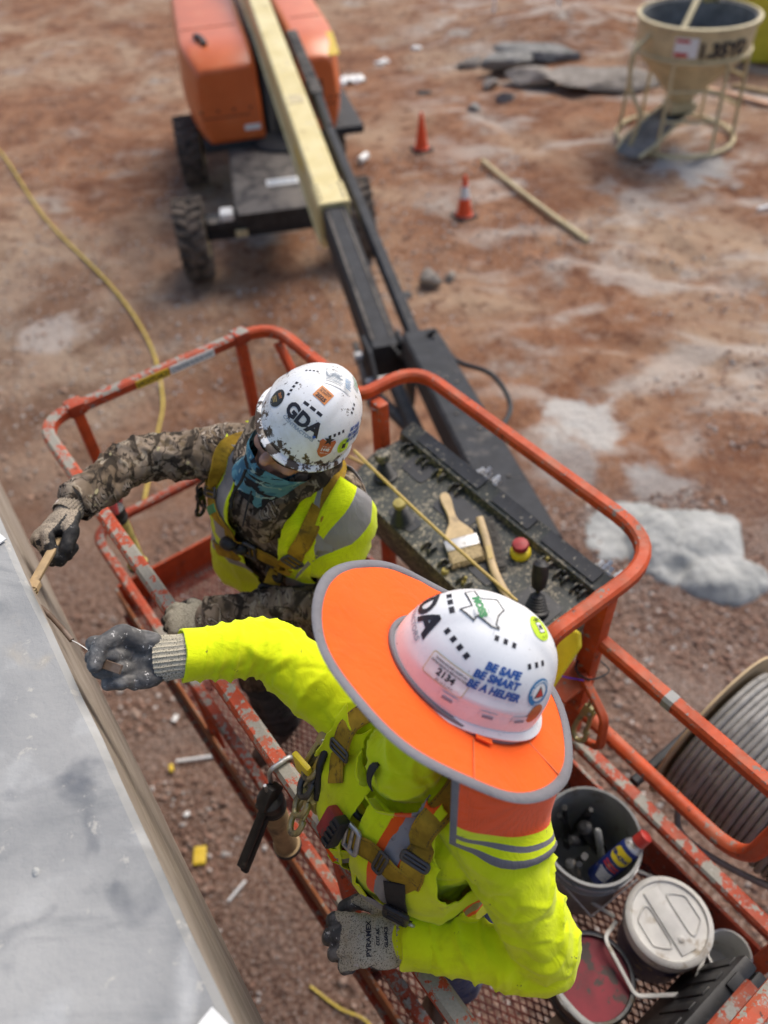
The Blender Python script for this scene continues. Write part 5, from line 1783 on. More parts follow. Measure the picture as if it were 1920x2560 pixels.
# ------------------------------------------------------------------ worn gear
def vest_shell(p, offset, hem, open_bot, open_top, arm_x, flare, stripes, mats, name, neck_z=.03, seed=0, cape=False):
    """a garment shell cut from the torso surface; local x right, y front, z up from the neck base.
    stripes: list of (axis, lo, hi, material index, zlo, zhi) on |x| or z"""
    N, R, F = p['N'], p['R'], p['F']
    M = frame(N, R, F, Z); Mi = M.inverted()
    bm = bmesh.new(); bm.from_mesh(p['me'])
    names, tg = p['b'].tags(np.array([f.calc_center_median() for f in bm.faces]))
    bm.faces.ensure_lookup_table()
    keep = names.index('torso')
    # keep torso faces and the shoulder roots of the arms
    arm = names.index('arm')
    kill = []
    for f, t in zip(bm.faces, tg):
        c = Mi @ f.calc_center_median()
        if t == keep: ok = True
        elif t == arm: ok = (abs(c.x) < arm_x + .02 and c.z > -.13 and abs(c.y) < .14) or (cape and -.34 < c.x < -.1 and c.z > -.30)
        else: ok = False
        if not ok: kill.append(f)
    bmesh.ops.delete(bm, geom=kill, context='FACES')
    for v in bm.verts: v.co = Mi @ v.co
    def cut(co, no, clear):
        g = bm.verts[:] + bm.edges[:] + bm.faces[:]
        bmesh.ops.bisect_plane(bm, geom=g, plane_co=co, plane_no=no, clear_outer=clear, dist=1e-5)
    cut((0, 0, hem), (0, 0, -1), True)
    cut((0, 0, neck_z), (0, 0, 1), True)
    for sg in (-1, 1):
        if sg < 0 and cape:
            cut((-.285, 0, -.05), (-1, 0, .1), True)
            cut((-.215, 0, -.20), (-.45, .1, -.9), True)
        else: cut((sg * arm_x, 0, -.02), (sg * 1, 0, .25), True)
    # front opening: two slanted cuts, then drop the strip between them
    dz = -hem
    for sg in (-1, 1):
        d = Vector((sg * (open_top - open_bot), 0, dz))
        cut((sg * open_bot, 0, hem), Vector((d.z, 0, -d.x)), False)
    def halfw(z): return open_bot + (open_top - open_bot) * (z - hem) / dz
    bmesh.ops.delete(bm, geom=[f for f in bm.faces if f.calc_center_median().y > 0 and abs(f.calc_center_median().x) < halfw(f.calc_center_median().z) - 1e-4], context='FACES')
    # neck hole
    bmesh.ops.delete(bm, geom=[f for f in bm.faces if f.calc_center_median().xy.length < .085 and f.calc_center_median().z > -.06], context='FACES')
    for ax, lo, hi, mi, z0, z1 in stripes:
        for q in (lo, hi):
            if ax == 'x':
                for sg in (-1, 1): cut((sg * q, 0, 0), (1, 0, 0), False)
            elif ax in 'lr': cut(((-q if ax == 'l' else q), 0, 0), (1, 0, 0), False)
            else: cut((0, 0, q), (0, 0, 1), False)
    # keep the biggest island
    bm.verts.ensure_lookup_table(); bm.verts.index_update()
    seen = {}; isl = []
    for v in bm.verts:
        if v in seen: continue
        st = [v]; seen[v] = len(isl); k = 0
        while st:
            w = st.pop(); k += 1
            for e in w.link_edges:
                o = e.other_vert(w)
                if o not in seen: seen[o] = len(isl); st.append(o)
        isl.append(k)
    big = {i for i, k in enumerate(isl) if k > 150}
    bmesh.ops.delete(bm, geom=[v for v in bm.verts if seen[v] not in big], context='VERTS')
    for _ in range(6):
        bmesh.ops.smooth_vert(bm, verts=[v for v in bm.verts if not v.is_boundary], factor=.5, use_axis_x=True, use_axis_y=True, use_axis_z=True)
    for _ in range(6):
        bmesh.ops.smooth_vert(bm, verts=bm.verts[:], factor=.5, use_axis_x=True, use_axis_y=True, use_axis_z=True)
    for _ in range(10):
        bmesh.ops.smooth_vert(bm, verts=[v for v in bm.verts if not v.is_boundary], factor=.5, use_axis_x=True, use_axis_y=True, use_axis_z=True)
    bm.normal_update()
    me = bpy.data.meshes.new(name); bm.to_mesh(me); bm.free()
    P = get_v(me); Nn = get_n(me)
    fo = fbm(P * 11, 2, seed) * .004 + (1 - np.abs(vnoise(np.c_[P[:, 0] * 16, P[:, 1] * 16, P[:, 2] * 5], seed + 2))) ** 3 * .007
    P = P + Nn * (offset + fo)[:, None]
    P = flare(P)
    for m in mats: me.materials.append(MT[m])
    C = np.empty(len(me.polygons) * 3)
    me.polygons.foreach_get('center', C); C = C.reshape(-1, 3)
    idx = np.zeros(len(C), int)
    for ax, lo, hi, mi, z0, z1 in stripes:
        if ax == 'x': m = (np.abs(C[:, 0]) > lo) & (np.abs(C[:, 0]) < hi) & (C[:, 2] > z0) & (C[:, 2] < z1)
        elif ax in 'lr':
            xx = -C[:, 0] if ax == 'l' else C[:, 0]
            m = (xx > lo) & (xx < hi) & (C[:, 2] > z0) & (C[:, 2] < z1)
        else: m = (C[:, 2] > lo) & (C[:, 2] < hi)
        idx[m] = mi
    me.polygons.foreach_set('material_index', idx)
    W = (np.array(M.to_3x3()) @ P.T).T + np.array(N)
    set_v(me, W)
    me.polygons.foreach_set('use_smooth', [True] * len(me.polygons))
    o = link(name, me, p['root'])
    md = o.modifiers.new('t', 'SOLIDIFY'); md.thickness = .0025; md.offset = 1
    return o, M

def flare_far(P):
    P = P.copy()
    z = np.clip(-P[:, 2] / .42, 0, 1)
    right = np.clip((P[:, 0] - .02) / .12, 0, 1)
    left = np.clip((-P[:, 0] - .05) / .12, 0, 1)
    fr = np.clip((P[:, 1] + .05) / .1, 0, 1)
    P[:, 0] += right * z ** 1.2 * .075
    P[:, 1] += right * fr * z ** 1.5 * .03
    # stiff left shoulder standing away from the arm
    P[:, 0] -= left * (.0 + .03 * np.clip(z * 2, 0, 1)) * np.clip(1.6 - z * 1.2, 0, 1)
    P[:, 1] += left * .02 * z
    return P

def flare_near(P):
    P = P.copy()
    z = np.clip(-P[:, 2] / .42, 0, 1)
    fr = np.clip((P[:, 1] + .03) / .1, 0, 1)
    P[:, 1] += fr * (.018 * np.sin(np.clip(z, 0, 1) * math.pi * .75) + .012)
    P[:, 0] += np.sign(P[:, 0]) * .015 * z
    return P

vest_far, MF = vest_shell(far, .012, -.50, .02, .085, .172, flare_far,
    [('r', .088, .135, 1, -.24, .1), ('l', .150, .215, 1, -.285, .1), ('z', -.335, -.285, 1, 0, 0)], ['hivis_mesh', 'silver'], 'vest', seed=5)
vest_far['label'] = 'lime mesh safety vest with grey reflective bands'
vest_near, MN = vest_shell(near, .013, -.44, .0015, .006, .150, flare_near,
    [('l', .055, .115, 1, -.22, .1), ('l', .072, .100, 2, -.22, .1), ('z', -.36, -.30, 1, 0, 0), ('z', -.345, -.315, 2, 0, 0)], ['hivis_dirty', 'fl_orange', 'silver'], 'vest', seed=9)
vest_near['label'] = 'grubby lime vest with orange and grey bands'

def far_panel():
    # left front of the vest: a stiff panel standing out over the upper arm
    bv = bvh_of(far['me'])
    I = spline([Vector(q) for q in PANEL_IN], 8)
    O = spline([Vector(q) for q in PANEL_OUT], 8)
    n = len(I); m = 18
    mb = MB(); vs = []
    mid = far['N'] - Z * .12
    for i in range(n):
        for j in range(m + 1):
            s = j / m
            q = I[i].lerp(O[i], s)
            out = (q - mid); out.z = abs(out.z) + .05; out.normalize()
            q = q + out * (.030 * math.sin(math.pi * s) + .005 * mnoise.noise(q * 22))
            vs.append(q)
    G = np.array([tuple(q) for q in vs]).reshape(n, m + 1, 3)
    for it in range(10):
        for i in range(n):
            for j in range(m + 1):
                q = Vector(G[i, j]); h, nn, _, dd = bv.find_nearest(q)
                d = (q - h).dot(nn)
                if d < .02: G[i, j] = q + nn * ((.02 - d) if d > -.03 else .03)
        if it < 9:
            G[1:-1] = (G[:-2] + 2 * G[1:-1] + G[2:]) / 4
            G[:, 1:-1] = (G[:, :-2] + 2 * G[:, 1:-1] + G[:, 2:]) / 4
    vs = [Vector(q) for q in G.reshape(-1, 3)]
    fs = []; mi = []
    for i in range(n - 1):
        for j in range(m):
            fs.append((i * (m + 1) + j, i * (m + 1) + j + 1, (i + 1) * (m + 1) + j + 1, (i + 1) * (m + 1) + j))
            mi.append(1 if .28 < (j + .5) / m < .56 else 0)
    mb.add(vs, fs); mb.m = mi
    o = mb.build('vest_panel', [MT['hivis_mesh'], MT['silver']], far['root'], 70)
    o['label'] = 'lime vest front with a wide grey band over the left arm'
    md = o.modifiers.new('t', 'SOLIDIFY'); md.thickness = .003
    return o
PANEL_IN = [(-0.099, 1.352, 3.91), (-0.161, 1.328, 3.8), (-0.235, 1.293, 3.645)]
PANEL_OUT = [(-0.027, 1.367, 3.73), (-0.124, 1.343, 3.64), (-0.25, 1.303, 3.555)]
panel_far = far_panel()

def joint_bvh(*meshes):
    vs, fs = [], []
    for me in meshes:
        o = len(vs)
        vs += [v.co.copy() for v in me.vertices]
        fs += [tuple(i + o for i in p.vertices) for p in me.polygons]
    return BVHTree.FromPolygons(vs, fs)

def snap_path(pts, bvh, lift, n=6):
    out = []
    for q in spline(pts, n):
        h, nn, _, _ = bvh.find_nearest(q)
        if nn.dot(q - h) < 0 and (q - h).length > .015: nn = -nn
        # outermost layer above that spot
        h2, n2, _, _ = bvh.ray_cast(h + nn * .075, -nn)
        if h2 is not None:
            h = h2
            if n2.dot(nn) > .2: nn = n2
            elif n2.dot(nn) < -.2: nn = -n2
        out.append([h, nn])
    # ease the normals so the webbing lies flat
    for _ in range(4):
        nn = [o[1] for o in out]
        for i in range(len(out)):
            a = nn[max(0, i - 1)] + nn[i] + nn[min(len(nn) - 1, i + 1)]
            out[i][1] = a.normalized()
    P = [o[0] + o[1] * lift for o in out]
    for _ in range(2):
        P = [P[0]] + [(P[i - 1] + P[i] * 2 + P[i + 1]) / 4 + out[i][1] * .0006 for i in range(1, len(P) - 1)] + [P[-1]]
    return P, [o[1] for o in out]

def ribbon(name, pts, width, bvh, mat, parent, lift=.006, th=.0028, n=6, stitch=True):
    P, Nn = snap_path(pts, bvh, lift, n)
    mb = MB(); vs = []
    k = len(P)
    for i in range(k):
        t = (P[min(i + 1, k - 1)] - P[max(i - 1, 0)]).normalized()
        s = t.cross(Nn[i]).normalized(); nn = s.cross(t).normalized()
        if nn.dot(Nn[i]) < 0: nn = -nn
        for a, b in ((-.5, 0), (-.46, th), (.46, th), (.5, 0)):
            vs.append(P[i] + s * (a * width) + nn * b)
    fs = [(i * 4 + q, i * 4 + q + 1, (i + 1) * 4 + q + 1, (i + 1) * 4 + q) for i in range(k - 1) for q in range(3)]
    fs += [(i * 4 + 3, i * 4, (i + 1) * 4, (i + 1) * 4 + 3) for i in range(k - 1)] + [(0, 1, 2, 3), (k * 4 - 1, k * 4 - 2, k * 4 - 3, k * 4 - 4)]
    o = mb.add(vs, fs).build(name, mat, parent, 50)
    # rows of dark stitching along both edges
    if stitch:
        mb = MB()
        for sg in (-1, 1):
            for i in range(k - 1):
                for u in (.1, .6):
                    a, b = P[i].lerp(P[i + 1], u), P[i].lerp(P[i + 1], u + .3)
                    t = (b - a).normalized(); s = t.cross(Nn[i]).normalized(); nn = s.cross(t).normalized()
                    if nn.dot(Nn[i]) < 0: nn = -nn
                    off = s * (sg * .40 * width) + nn * (th + .0004); w = s * .0006
                    mb.add([a + off - w, b + off - w, b + off + w, a + off + w], [(0, 1, 2, 3)])
        st = mb.build('stitching', MT['ink'], parent)
        st['kind'] = 'stuff'
    return o, P, Nn

def buckle(name, P, Nn, i, width, length, parent, mat, bar=.004, lift=.004):
    k = len(P)
    t = (P[min(i + 1, k - 1)] - P[max(i - 1, 0)]).normalized()
    n = Nn[i]; s = t.cross(n).normalized(); n = s.cross(t).normalized()
    if n.dot(Nn[i]) < 0: n = -n
    c = P[i] + n * lift
    a, b = width / 2, length / 2
    path = fillet([c + s * x + t * y for x, y in ((-a, -b), (a, -b), (a, b), (-a, b))], .006, 4, True)
    mb = MB().tube(path, bar, 8, closed=True)
    mb.tube([c - s * a, c + s * a], bar * .9, 8)
    return mb.build(name, mat, parent, 50)

def snap_hook(name, c, d, side, size, mat, parent):
    """lobster-claw snap hook: oval hook, gate, swivel eye"""
    d = Vector(d).normalized(); side = Vector(side); side = (side - d * side.dot(d)).normalized(); n = d.cross(side)
    c = Vector(c)
    def q(a, b, e=0): return c + d * (a * size) + side * (b * size) + n * (e * size)
    mb = MB()
    mb.tube(spline([q(-.1, -.16), q(.35, -.22), q(.75, -.2), q(.98, 0), q(.85, .22), q(.6, .24), q(.5, .2)], 5), .085 * size, 8)
    mb.sq([q(-.12, .04), q(.3, .14), q(.62, .16)], .14 * size, .1 * size, up=n)
    mb.box(q(-.12, -.06), (.34 * size, .42 * size, .2 * size), (d, side, n), bevel=.03 * size)
    mb.tube(fillet([q(-.25, -.16), q(-.55, -.16), q(-.55, .08), q(-.25, .08)], .05 * size, 4), .06 * size, 8)
    o = mb.build(name, mat, parent, 45)
    MB().lathe(q(-.12, .02, .1), n, [(.05 * size, 0), (.05 * size, .03 * size), (.03 * size, .05 * size)], 8).build('rivet', MT['steel'], parent, 45)
    return o

def gear_far():
    p = far; root = p['root']
    bv = joint_bvh(p['me'], vest_far.data, panel_far.data)
    har = empty('harness', tuple(p['N'])); adopt(har, None); har.parent = root; har.location = Vector(p['N']) - Vector(root.location)
    har['label'] = 'worn yellow fall harness over the lime vest'
    def rb(name, pts, w, m='strap', **k): return ribbon(name, pts, w, bv, MT[m], har, **k)
    A, PA, NA = rb('strap', [(-.31, 1.545, 3.90), (-.388, 1.525, 3.873), (-.442, 1.495, 3.826), (-.457, 1.485, 3.78), (-.44, 1.46, 3.736), (-.409, 1.42, 3.70), (-.394, 1.407, 3.658), (-.365, 1.384, 3.63), (-.31, 1.343, 3.635), (-.26, 1.32, 3.64)], .045)
    Bs, PB, NB = rb('strap', [(-.11, 1.45, 3.91), (-.105, 1.40, 3.90), (-.13, 1.345, 3.87), (-.173, 1.318, 3.80), (-.205, 1.305, 3.755), (-.242, 1.31, 3.68), (-.27, 1.325, 3.63)], .045)
    Cs, PC, NC = rb('strap', [(-.268, 1.33, 3.66), (-.290, 1.355, 3.60), (-.300, 1.37, 3.53), (-.30, 1.39, 3.44)], .045)
    Ds, PD, ND = rb('strap', [(-.365, 1.384, 3.63), (-.42, 1.44, 3.58), (-.47, 1.52, 3.52)], .042)
    buckle('buckle', PA, NA, 20, .056, .026, har, MT['darksteel'])
    buckle('buckle', PA, NA, 42, .060, .036, har, MT['darksteel'], .006)
    buckle('buckle', PB, NB, 30, .056, .028, har, MT['darksteel'])
    buckle('buckle', PC, NC, 7, .06, .05, har, MT['blk'], .008)
    buckle('buckle', PC, NC, 10, .056, .03, har, MT['blk'], .007)
    for i in (36, 39):
        MB().ball(PA[i] + NA[i] * .012, (.028, .022, .016), 12, ax=(Vector(p['R']), Vector(p['F']), Z)).build('adjuster', MT['blk'], har, 60)
    c = PA[26]; t = (PA[27] - PA[25]).normalized()
    ribbon('keeper', [PA[24], PA[26]], .047, bv, MT['inkgreen'], har, lift=.010, n=3, stitch=False)
    # lanyard parking clip hanging by the shoulder
    snap_hook('lanyard_clip', PA[20] + p['R'] * .06 - Z * .06, -Z + p['R'] * .2, p['F'], .07, MT['blk'], har)
    MB().tube(spline([PA[18] + p['R'] * .03, PA[18] + p['R'] * .07 - Z * .05, PA[20] + p['R'] * .06 - Z * .09, PA[24] + p['R'] * .03 - Z * .02], 6), .004, 6).build('keeper_cord', MT['blk'], har, 50)
    # face wear
    c = p['rim'] - p['up'] * .048; fw, up = p['ffw'], p['up']; rt = fw.cross(up)
    def q(x, y, z): return c + rt * x + fw * y + up * z
    n, rows = 48, []
    spec = ((-.050, .088, .098, .008), (-.058, .087, .103, .010), (-.075, .080, .098, .014), (-.105, .074, .090, .006), (-.135, .078, .088, -.006), (-.165, .086, .090, -.016), (-.195, .098, .098, -.026))
    vs = []
    for (z, rx, ry, cy) in spec:
        for k in range(n):
            a = 2 * math.pi * k / n
            ca, sa = math.cos(a), math.sin(a)
            fold = .0045 * mnoise.noise(Vector((ca * 3, sa * 3, z * 60))) + .002 * mnoise.noise(Vector((ca * 7, sa * 7, z * 90)))
            nose = .012 * math.exp(-((a - math.pi / 2) / .16) ** 2) if z > -.06 else 0
            zz = z - .022 * (1 - sa) * .5
            vs.append(q((rx + fold) * ca, cy + (ry + fold + nose) * sa, zz))
    fs = [(i * n + k, i * n + (k + 1) % n, (i + 1) * n + (k + 1) % n, (i + 1) * n + k) for i in range(len(spec) - 1) for k in range(n)]
    g = MB().add(vs, fs).build('neck_gaiter', MT['gaiter'], root, 70)
    m = g.modifiers.new('s', 'SUBSURF'); m.levels = 1; m.render_levels = 1
    # wrap-round dark glasses
    vs = []; na = 24
    for i in range(na + 1):
        a = math.radians(-78 + 156 * i / na)
        for z, g2 in ((.026, 0), (.012, .004), (-.004, .004), (-.017, -.001)):
            dip = .006 * math.exp(-(a / .16) ** 2) if z < 0 else 0
            vs.append(q(math.sin(a) * .079, .022 + math.cos(a) * (.083 + g2), z + dip))
    fs = [(i * 4 + j, i * 4 + j + 1, (i + 1) * 4 + j + 1, (i + 1) * 4 + j) for i in range(na) for j in range(3)]
    gl = MB().add(vs, fs).build('safety_glasses', MT['lens'], root, 70)
    m = gl.modifiers.new('t', 'SOLIDIFY'); m.thickness = .002
    for sg in (-1, 1):
        MB().sq([q(sg * .078, .04, .012), q(sg * .083, -.01, .014), q(sg * .08, -.06, .0)], .003, .009, up=up).build('temple', MT['blk'], None, 50).parent = gl
    # helmet strap and cords
    MB().tube(spline([q(.03, .09, -.11), q(.02, .10, -.14), q(.018, .105, -.18), q(.0, .11, -.215)], 6), .004, 6).build('chin_cord', MT['strapblack'], root, 50)
    MB().tube(spline([q(-.01, .085, -.15), q(-.03, .10, -.19), q(-.05, .11, -.23)], 6), .0025, 6).build('hood_cord', MT['strapblack'], root, 50)
    # hood of the jacket bunched at the neck
    hb = Body()
    N, R, F = p['N'], p['R'], p['F']
    hb.chain([(N + R * .06 - F * .09 + Z * .05, .050), (N - R * .06 - F * .08 + Z * .055, .055), (N - R * .115 - F * .0 + Z * .045, .048), (N - R * .085 + F * .085 + Z * .02, .044), (N - R * .05 + F * .135 - Z * .045, .040), (N - R * .035 + F * .150 - Z * .105, .024)], 'c')
    hb.chain([(N + R * .07 - F * .08 + Z * .05, .045), (N + R * .105 + F * .0 + Z * .03, .034), (N + R * .075 + F * .08 + Z * .0, .026)], 'c')
    hb.ball(N + F * .08 + Z * .0, (.07, .05, .05), 'c', (R, F, Z))
    me = hb.fuse('hood', .005, 5)
    P = get_v(me); D = fbm(P * 22, 2, 3) * .004 + (1 - np.abs(vnoise(P * 20, 6))) ** 3 * .008
    set_v(me, P + get_n(me) * D[:, None])
    me.materials.clear(); me.materials.append(MT['camo'])
    me.polygons.foreach_set('use_smooth', [True] * len(me.polygons))
    link('jacket_hood', me, root)
    # pale shirt collar showing under the hood
    hv = bvh_of(me)
    ribbon('hood_lining', [N + R * .03 + F * .12 + Z * .0, N + R * .02 + F * .15 - Z * .035], .05, hv, MT['white'], root, lift=.003, stitch=False)

def gear_near():
    p = near; root = p['root']; R, F, N = p['R'], p['F'], p['N']
    bv = joint_bvh(p['me'], vest_near.data)
    har = empty('harness', tuple(N)); har.parent = root; har.location = Vector(N) - Vector(root.location)
    har['label'] = 'worn yellow fall harness with black hip webbing'
    def rb(name, pts, w, m='strap', **k): return ribbon(name, pts, w, bv, MT[m], har, **k)
    A, PA, NA = rb('strap', [(-.02, .74, 3.915), (-.079, .70, 3.88), (-.100, .680, 3.83), (-.095, .66, 3.80), (-.09, .64, 3.79)], .044)
    A2, PA2, NA2 = rb('strap', [(-.065, .565, 3.76), (-.05, .555, 3.765), (-.025, .530, 3.775), (-.0, .509, 3.775), (.023, .486, 3.745)], .044)
    Bs, PB, NB = rb('strap', [(.13, .60, 3.92), (.10, .565, 3.91), (.088, .552, 3.895), (.059, .524, 3.86), (.029, .505, 3.80), (.018, .489, 3.75)], .046)
    Cs, PC, NC = rb('strap', [(.0, .505, 3.76), (.0, .492, 3.69), (.005, .489, 3.62), (.02, .49, 3.55), (.05, .48, 3.48)], .040, 'strapblack', stitch=False, lift=.010)
    buckle('buckle', PA, NA, 9, .048, .024, har, MT['darksteel'], .003)
    buckle('buckle', PA2, NA2, 3, .050, .034, har, MT['steel'], .005)
    buckle('buckle', PA2, NA2, 14, .048, .018, har, MT['darksteel'], .0035)
    buckle('buckle', PB, NB, 24, .050, .016, har, MT['darksteel'], .004)
    buckle('buckle', PC, NC, 8, .042, .06, har, MT['blk'], .006, .008)
    buckle('buckle', PC, NC, 14, .046, .03, har, MT['steel'], .004, .008)
    # positioning clip between the two strap ends
    snap_hook('chest_clip', (-.105, .632, 3.80), Vector((.04, -.075, -.02)), Vector((-.6, -.3, .7)), .075, MT['blk'], har)
    MB().sq(spline([Vector((-.105, .618, 3.80)), Vector((-.088, .590, 3.79)), Vector((-.068, .568, 3.775))], 5), .024, .018, bev=.3).build('clip_grip', MT['yellow'], har, 50)
    # parked snap hooks at the right shoulder
    base = Vector((-.135, .70, 3.80))
    for k in range(4):
        o = base + Vector((-.012 - .012 * k, .006 - .024 * k, .012 - .028 * k))
        snap_hook('snap_hook', o, Vector((-.55, -.55, -.62)), Vector((.4, -.8, .2)), .075, MT['zinc' if k != 1 else 'darksteel'], har)
    MB().box(base + Vector((-.055, -.02, -.03)), (.05, .012, .07), (R, F, Z), bevel=.004).build('hook_tag', MT['yellow'], har, 40)
    MB().box(base + Vector((-.05, -.06, -.085)), (.05, .012, .05), (R, F, Z), bevel=.004).build('hook_tag', MT['dirtyyellow'], har, 40)
    MB().tube(fillet([base + Vector((0, 0, .03)), base + Vector((-.02, -.03, .0)), base + Vector((-.03, -.07, -.06))], .02, 4), .008, 8).build('hook_loop', MT['blk'], har, 50)
    # red and black instrument on the chest
    nd = (F * .7 + Z * .7).normalized()
    hit = bv.ray_cast(Vector((-.085, .588, 3.735)) + nd * .2, -nd)
    o = hit[0] + nd * .012; nr = (F * .75 + Z * .6 + R * .15).normalized(); ux = (R - nr * R.dot(nr)).normalized(); uy = nr.cross(ux)
    ins = MB().box(o + nr * .012 + ux * .013, (.030, .058, .024), (ux, uy, nr), bevel=.006).build('gas_detector', MT['red'], root, 40)
    ins['label'] = 'red and black instrument clipped to the chest'
    MB().box(o + nr * .014 - ux * .010, (.022, .062, .030), (ux, uy, nr), bevel=.005).build('back_clip', MT['blk'], None, 40).parent = ins
    for k in range(4):
        MB().box(o + nr * .030 - ux * .010 + uy * (.02 - .013 * k), (.018, .006, .005), (ux, uy, nr)).build('grille_bar', MT['panel'], None).parent = ins
    ins.location = Vector(ins.location)
    # black loop on the vest front and pocket
    rb('mic_tab', [(-.005, .625, 3.93), (-.03, .60, 3.93), (-.05, .575, 3.90)], .020, 'strapblack', stitch=False, lift=.012)
    # banded pocket on the vest front
    rb('pocket_band', [(-.150, .612, 3.62), (-.115, .580, 3.62), (-.06, .54, 3.62), (-.01, .51, 3.61)], .034, 'silver', stitch=False, lift=.012)
    rb('pocket_band', [(-.150, .612, 3.622), (-.135, .598, 3.622), (-.120, .585, 3.622)], .036, 'fl_orange', stitch=False, lift=.015)
    rb('pocket_flap', [(-.150, .612, 3.665), (-.10, .57, 3.665), (-.04, .53, 3.66)], .05, 'hivis_dirty', stitch=False, lift=.010)
    rb('pocket_flap', [(-.145, .605, 3.565), (-.10, .57, 3.56), (-.04, .53, 3.56)], .08, 'hivis_dirty', stitch=False, lift=.008)

def hems():
    for p in (near, far):
        for key, r in (('armR', .047), ('armL', .051)):
            S, E, Wr = p[key]
            d = (Wr - E).normalized()
            r2 = r * (1 if p is near else 1.03)
            if key == 'armR': Wr = Wr.lerp(E, .16 if p is near else .08)
            vs_prof = [(r2 * .85, -.05), (r2 * 1.04, -.034), (r2 * 1.06, -.008), (r2 * 1.08, .008), (r2 * 1.10, .018), (r2 * 1.04, .020), (r2 * .98, .016), (r2 * .8, .0)]
            mb = MB(); mb.lathe(Wr, d, vs_prof, 40)
            mb.f = [f for f in mb.f if len(f) == 4]; mb.m = [0] * len(mb.f)
            mb.v = [tuple(Vector(v) + d * (.006 * mnoise.noise(Vector(v) * 30)) + Vector((mnoise.noise(Vector(v) * 25), mnoise.noise(Vector(v) * 25 + Vector((5, 5, 5))), mnoise.noise(Vector(v) * 25 - Vector((5, 5, 5))))) * .004) for v in mb.v]
            mb.build('sleeve_hem', MT['hivis' if p is near else 'camo'], p['root'], 60)
gear_far()
gear_near()
hems()

# ------------------------------------------------------------------ things in the basket
XY = (Vector((1, 0, 0)), Vector((0, 1, 0)), Z)
def thing(name, loc, label, cat, group=None):
    o = empty(name, loc)
    return tag(o, label, cat, group)

def on_floor(u, v): return B(u, v, FLOOR + .006)

def pail(name, c, r0, r1, h, mat, label, ribs=(.72, .80, .88), handle=None):
    t = thing(name, tuple(c), label, 'bucket')
    prof = [(r0 * .98, 0), (r0, .006)]
    for k in np.linspace(.03, .68, 6): prof.append((r0 + (r1 - r0) * k, h * k))
    for k in ribs:
        rr = r0 + (r1 - r0) * k
        prof += [(rr, h * (k - .012)), (rr + .006, h * (k - .006)), (rr + .006, h * (k + .01)), (rr, h * (k + .016))]
    prof += [(r1, h * .97), (r1 + .005, h * .975), (r1 + .005, h), (r1 - .004, h), (r1 - .006, h * .97), (r0 - .004, .012)]
    mb = MB().lathe(c, Z, prof, 44)
    mb.f = mb.f[:-1]; mb.m = mb.m[:-1]
    mb.lathe(Vector(c) + Z * .012, Z, [(0, 0), (r0 - .004, .0005)], 44)
    mb.f = mb.f[:-1]; mb.m = mb.m[:-1]
    mb.build('shell', mat, t, 35)
    return t

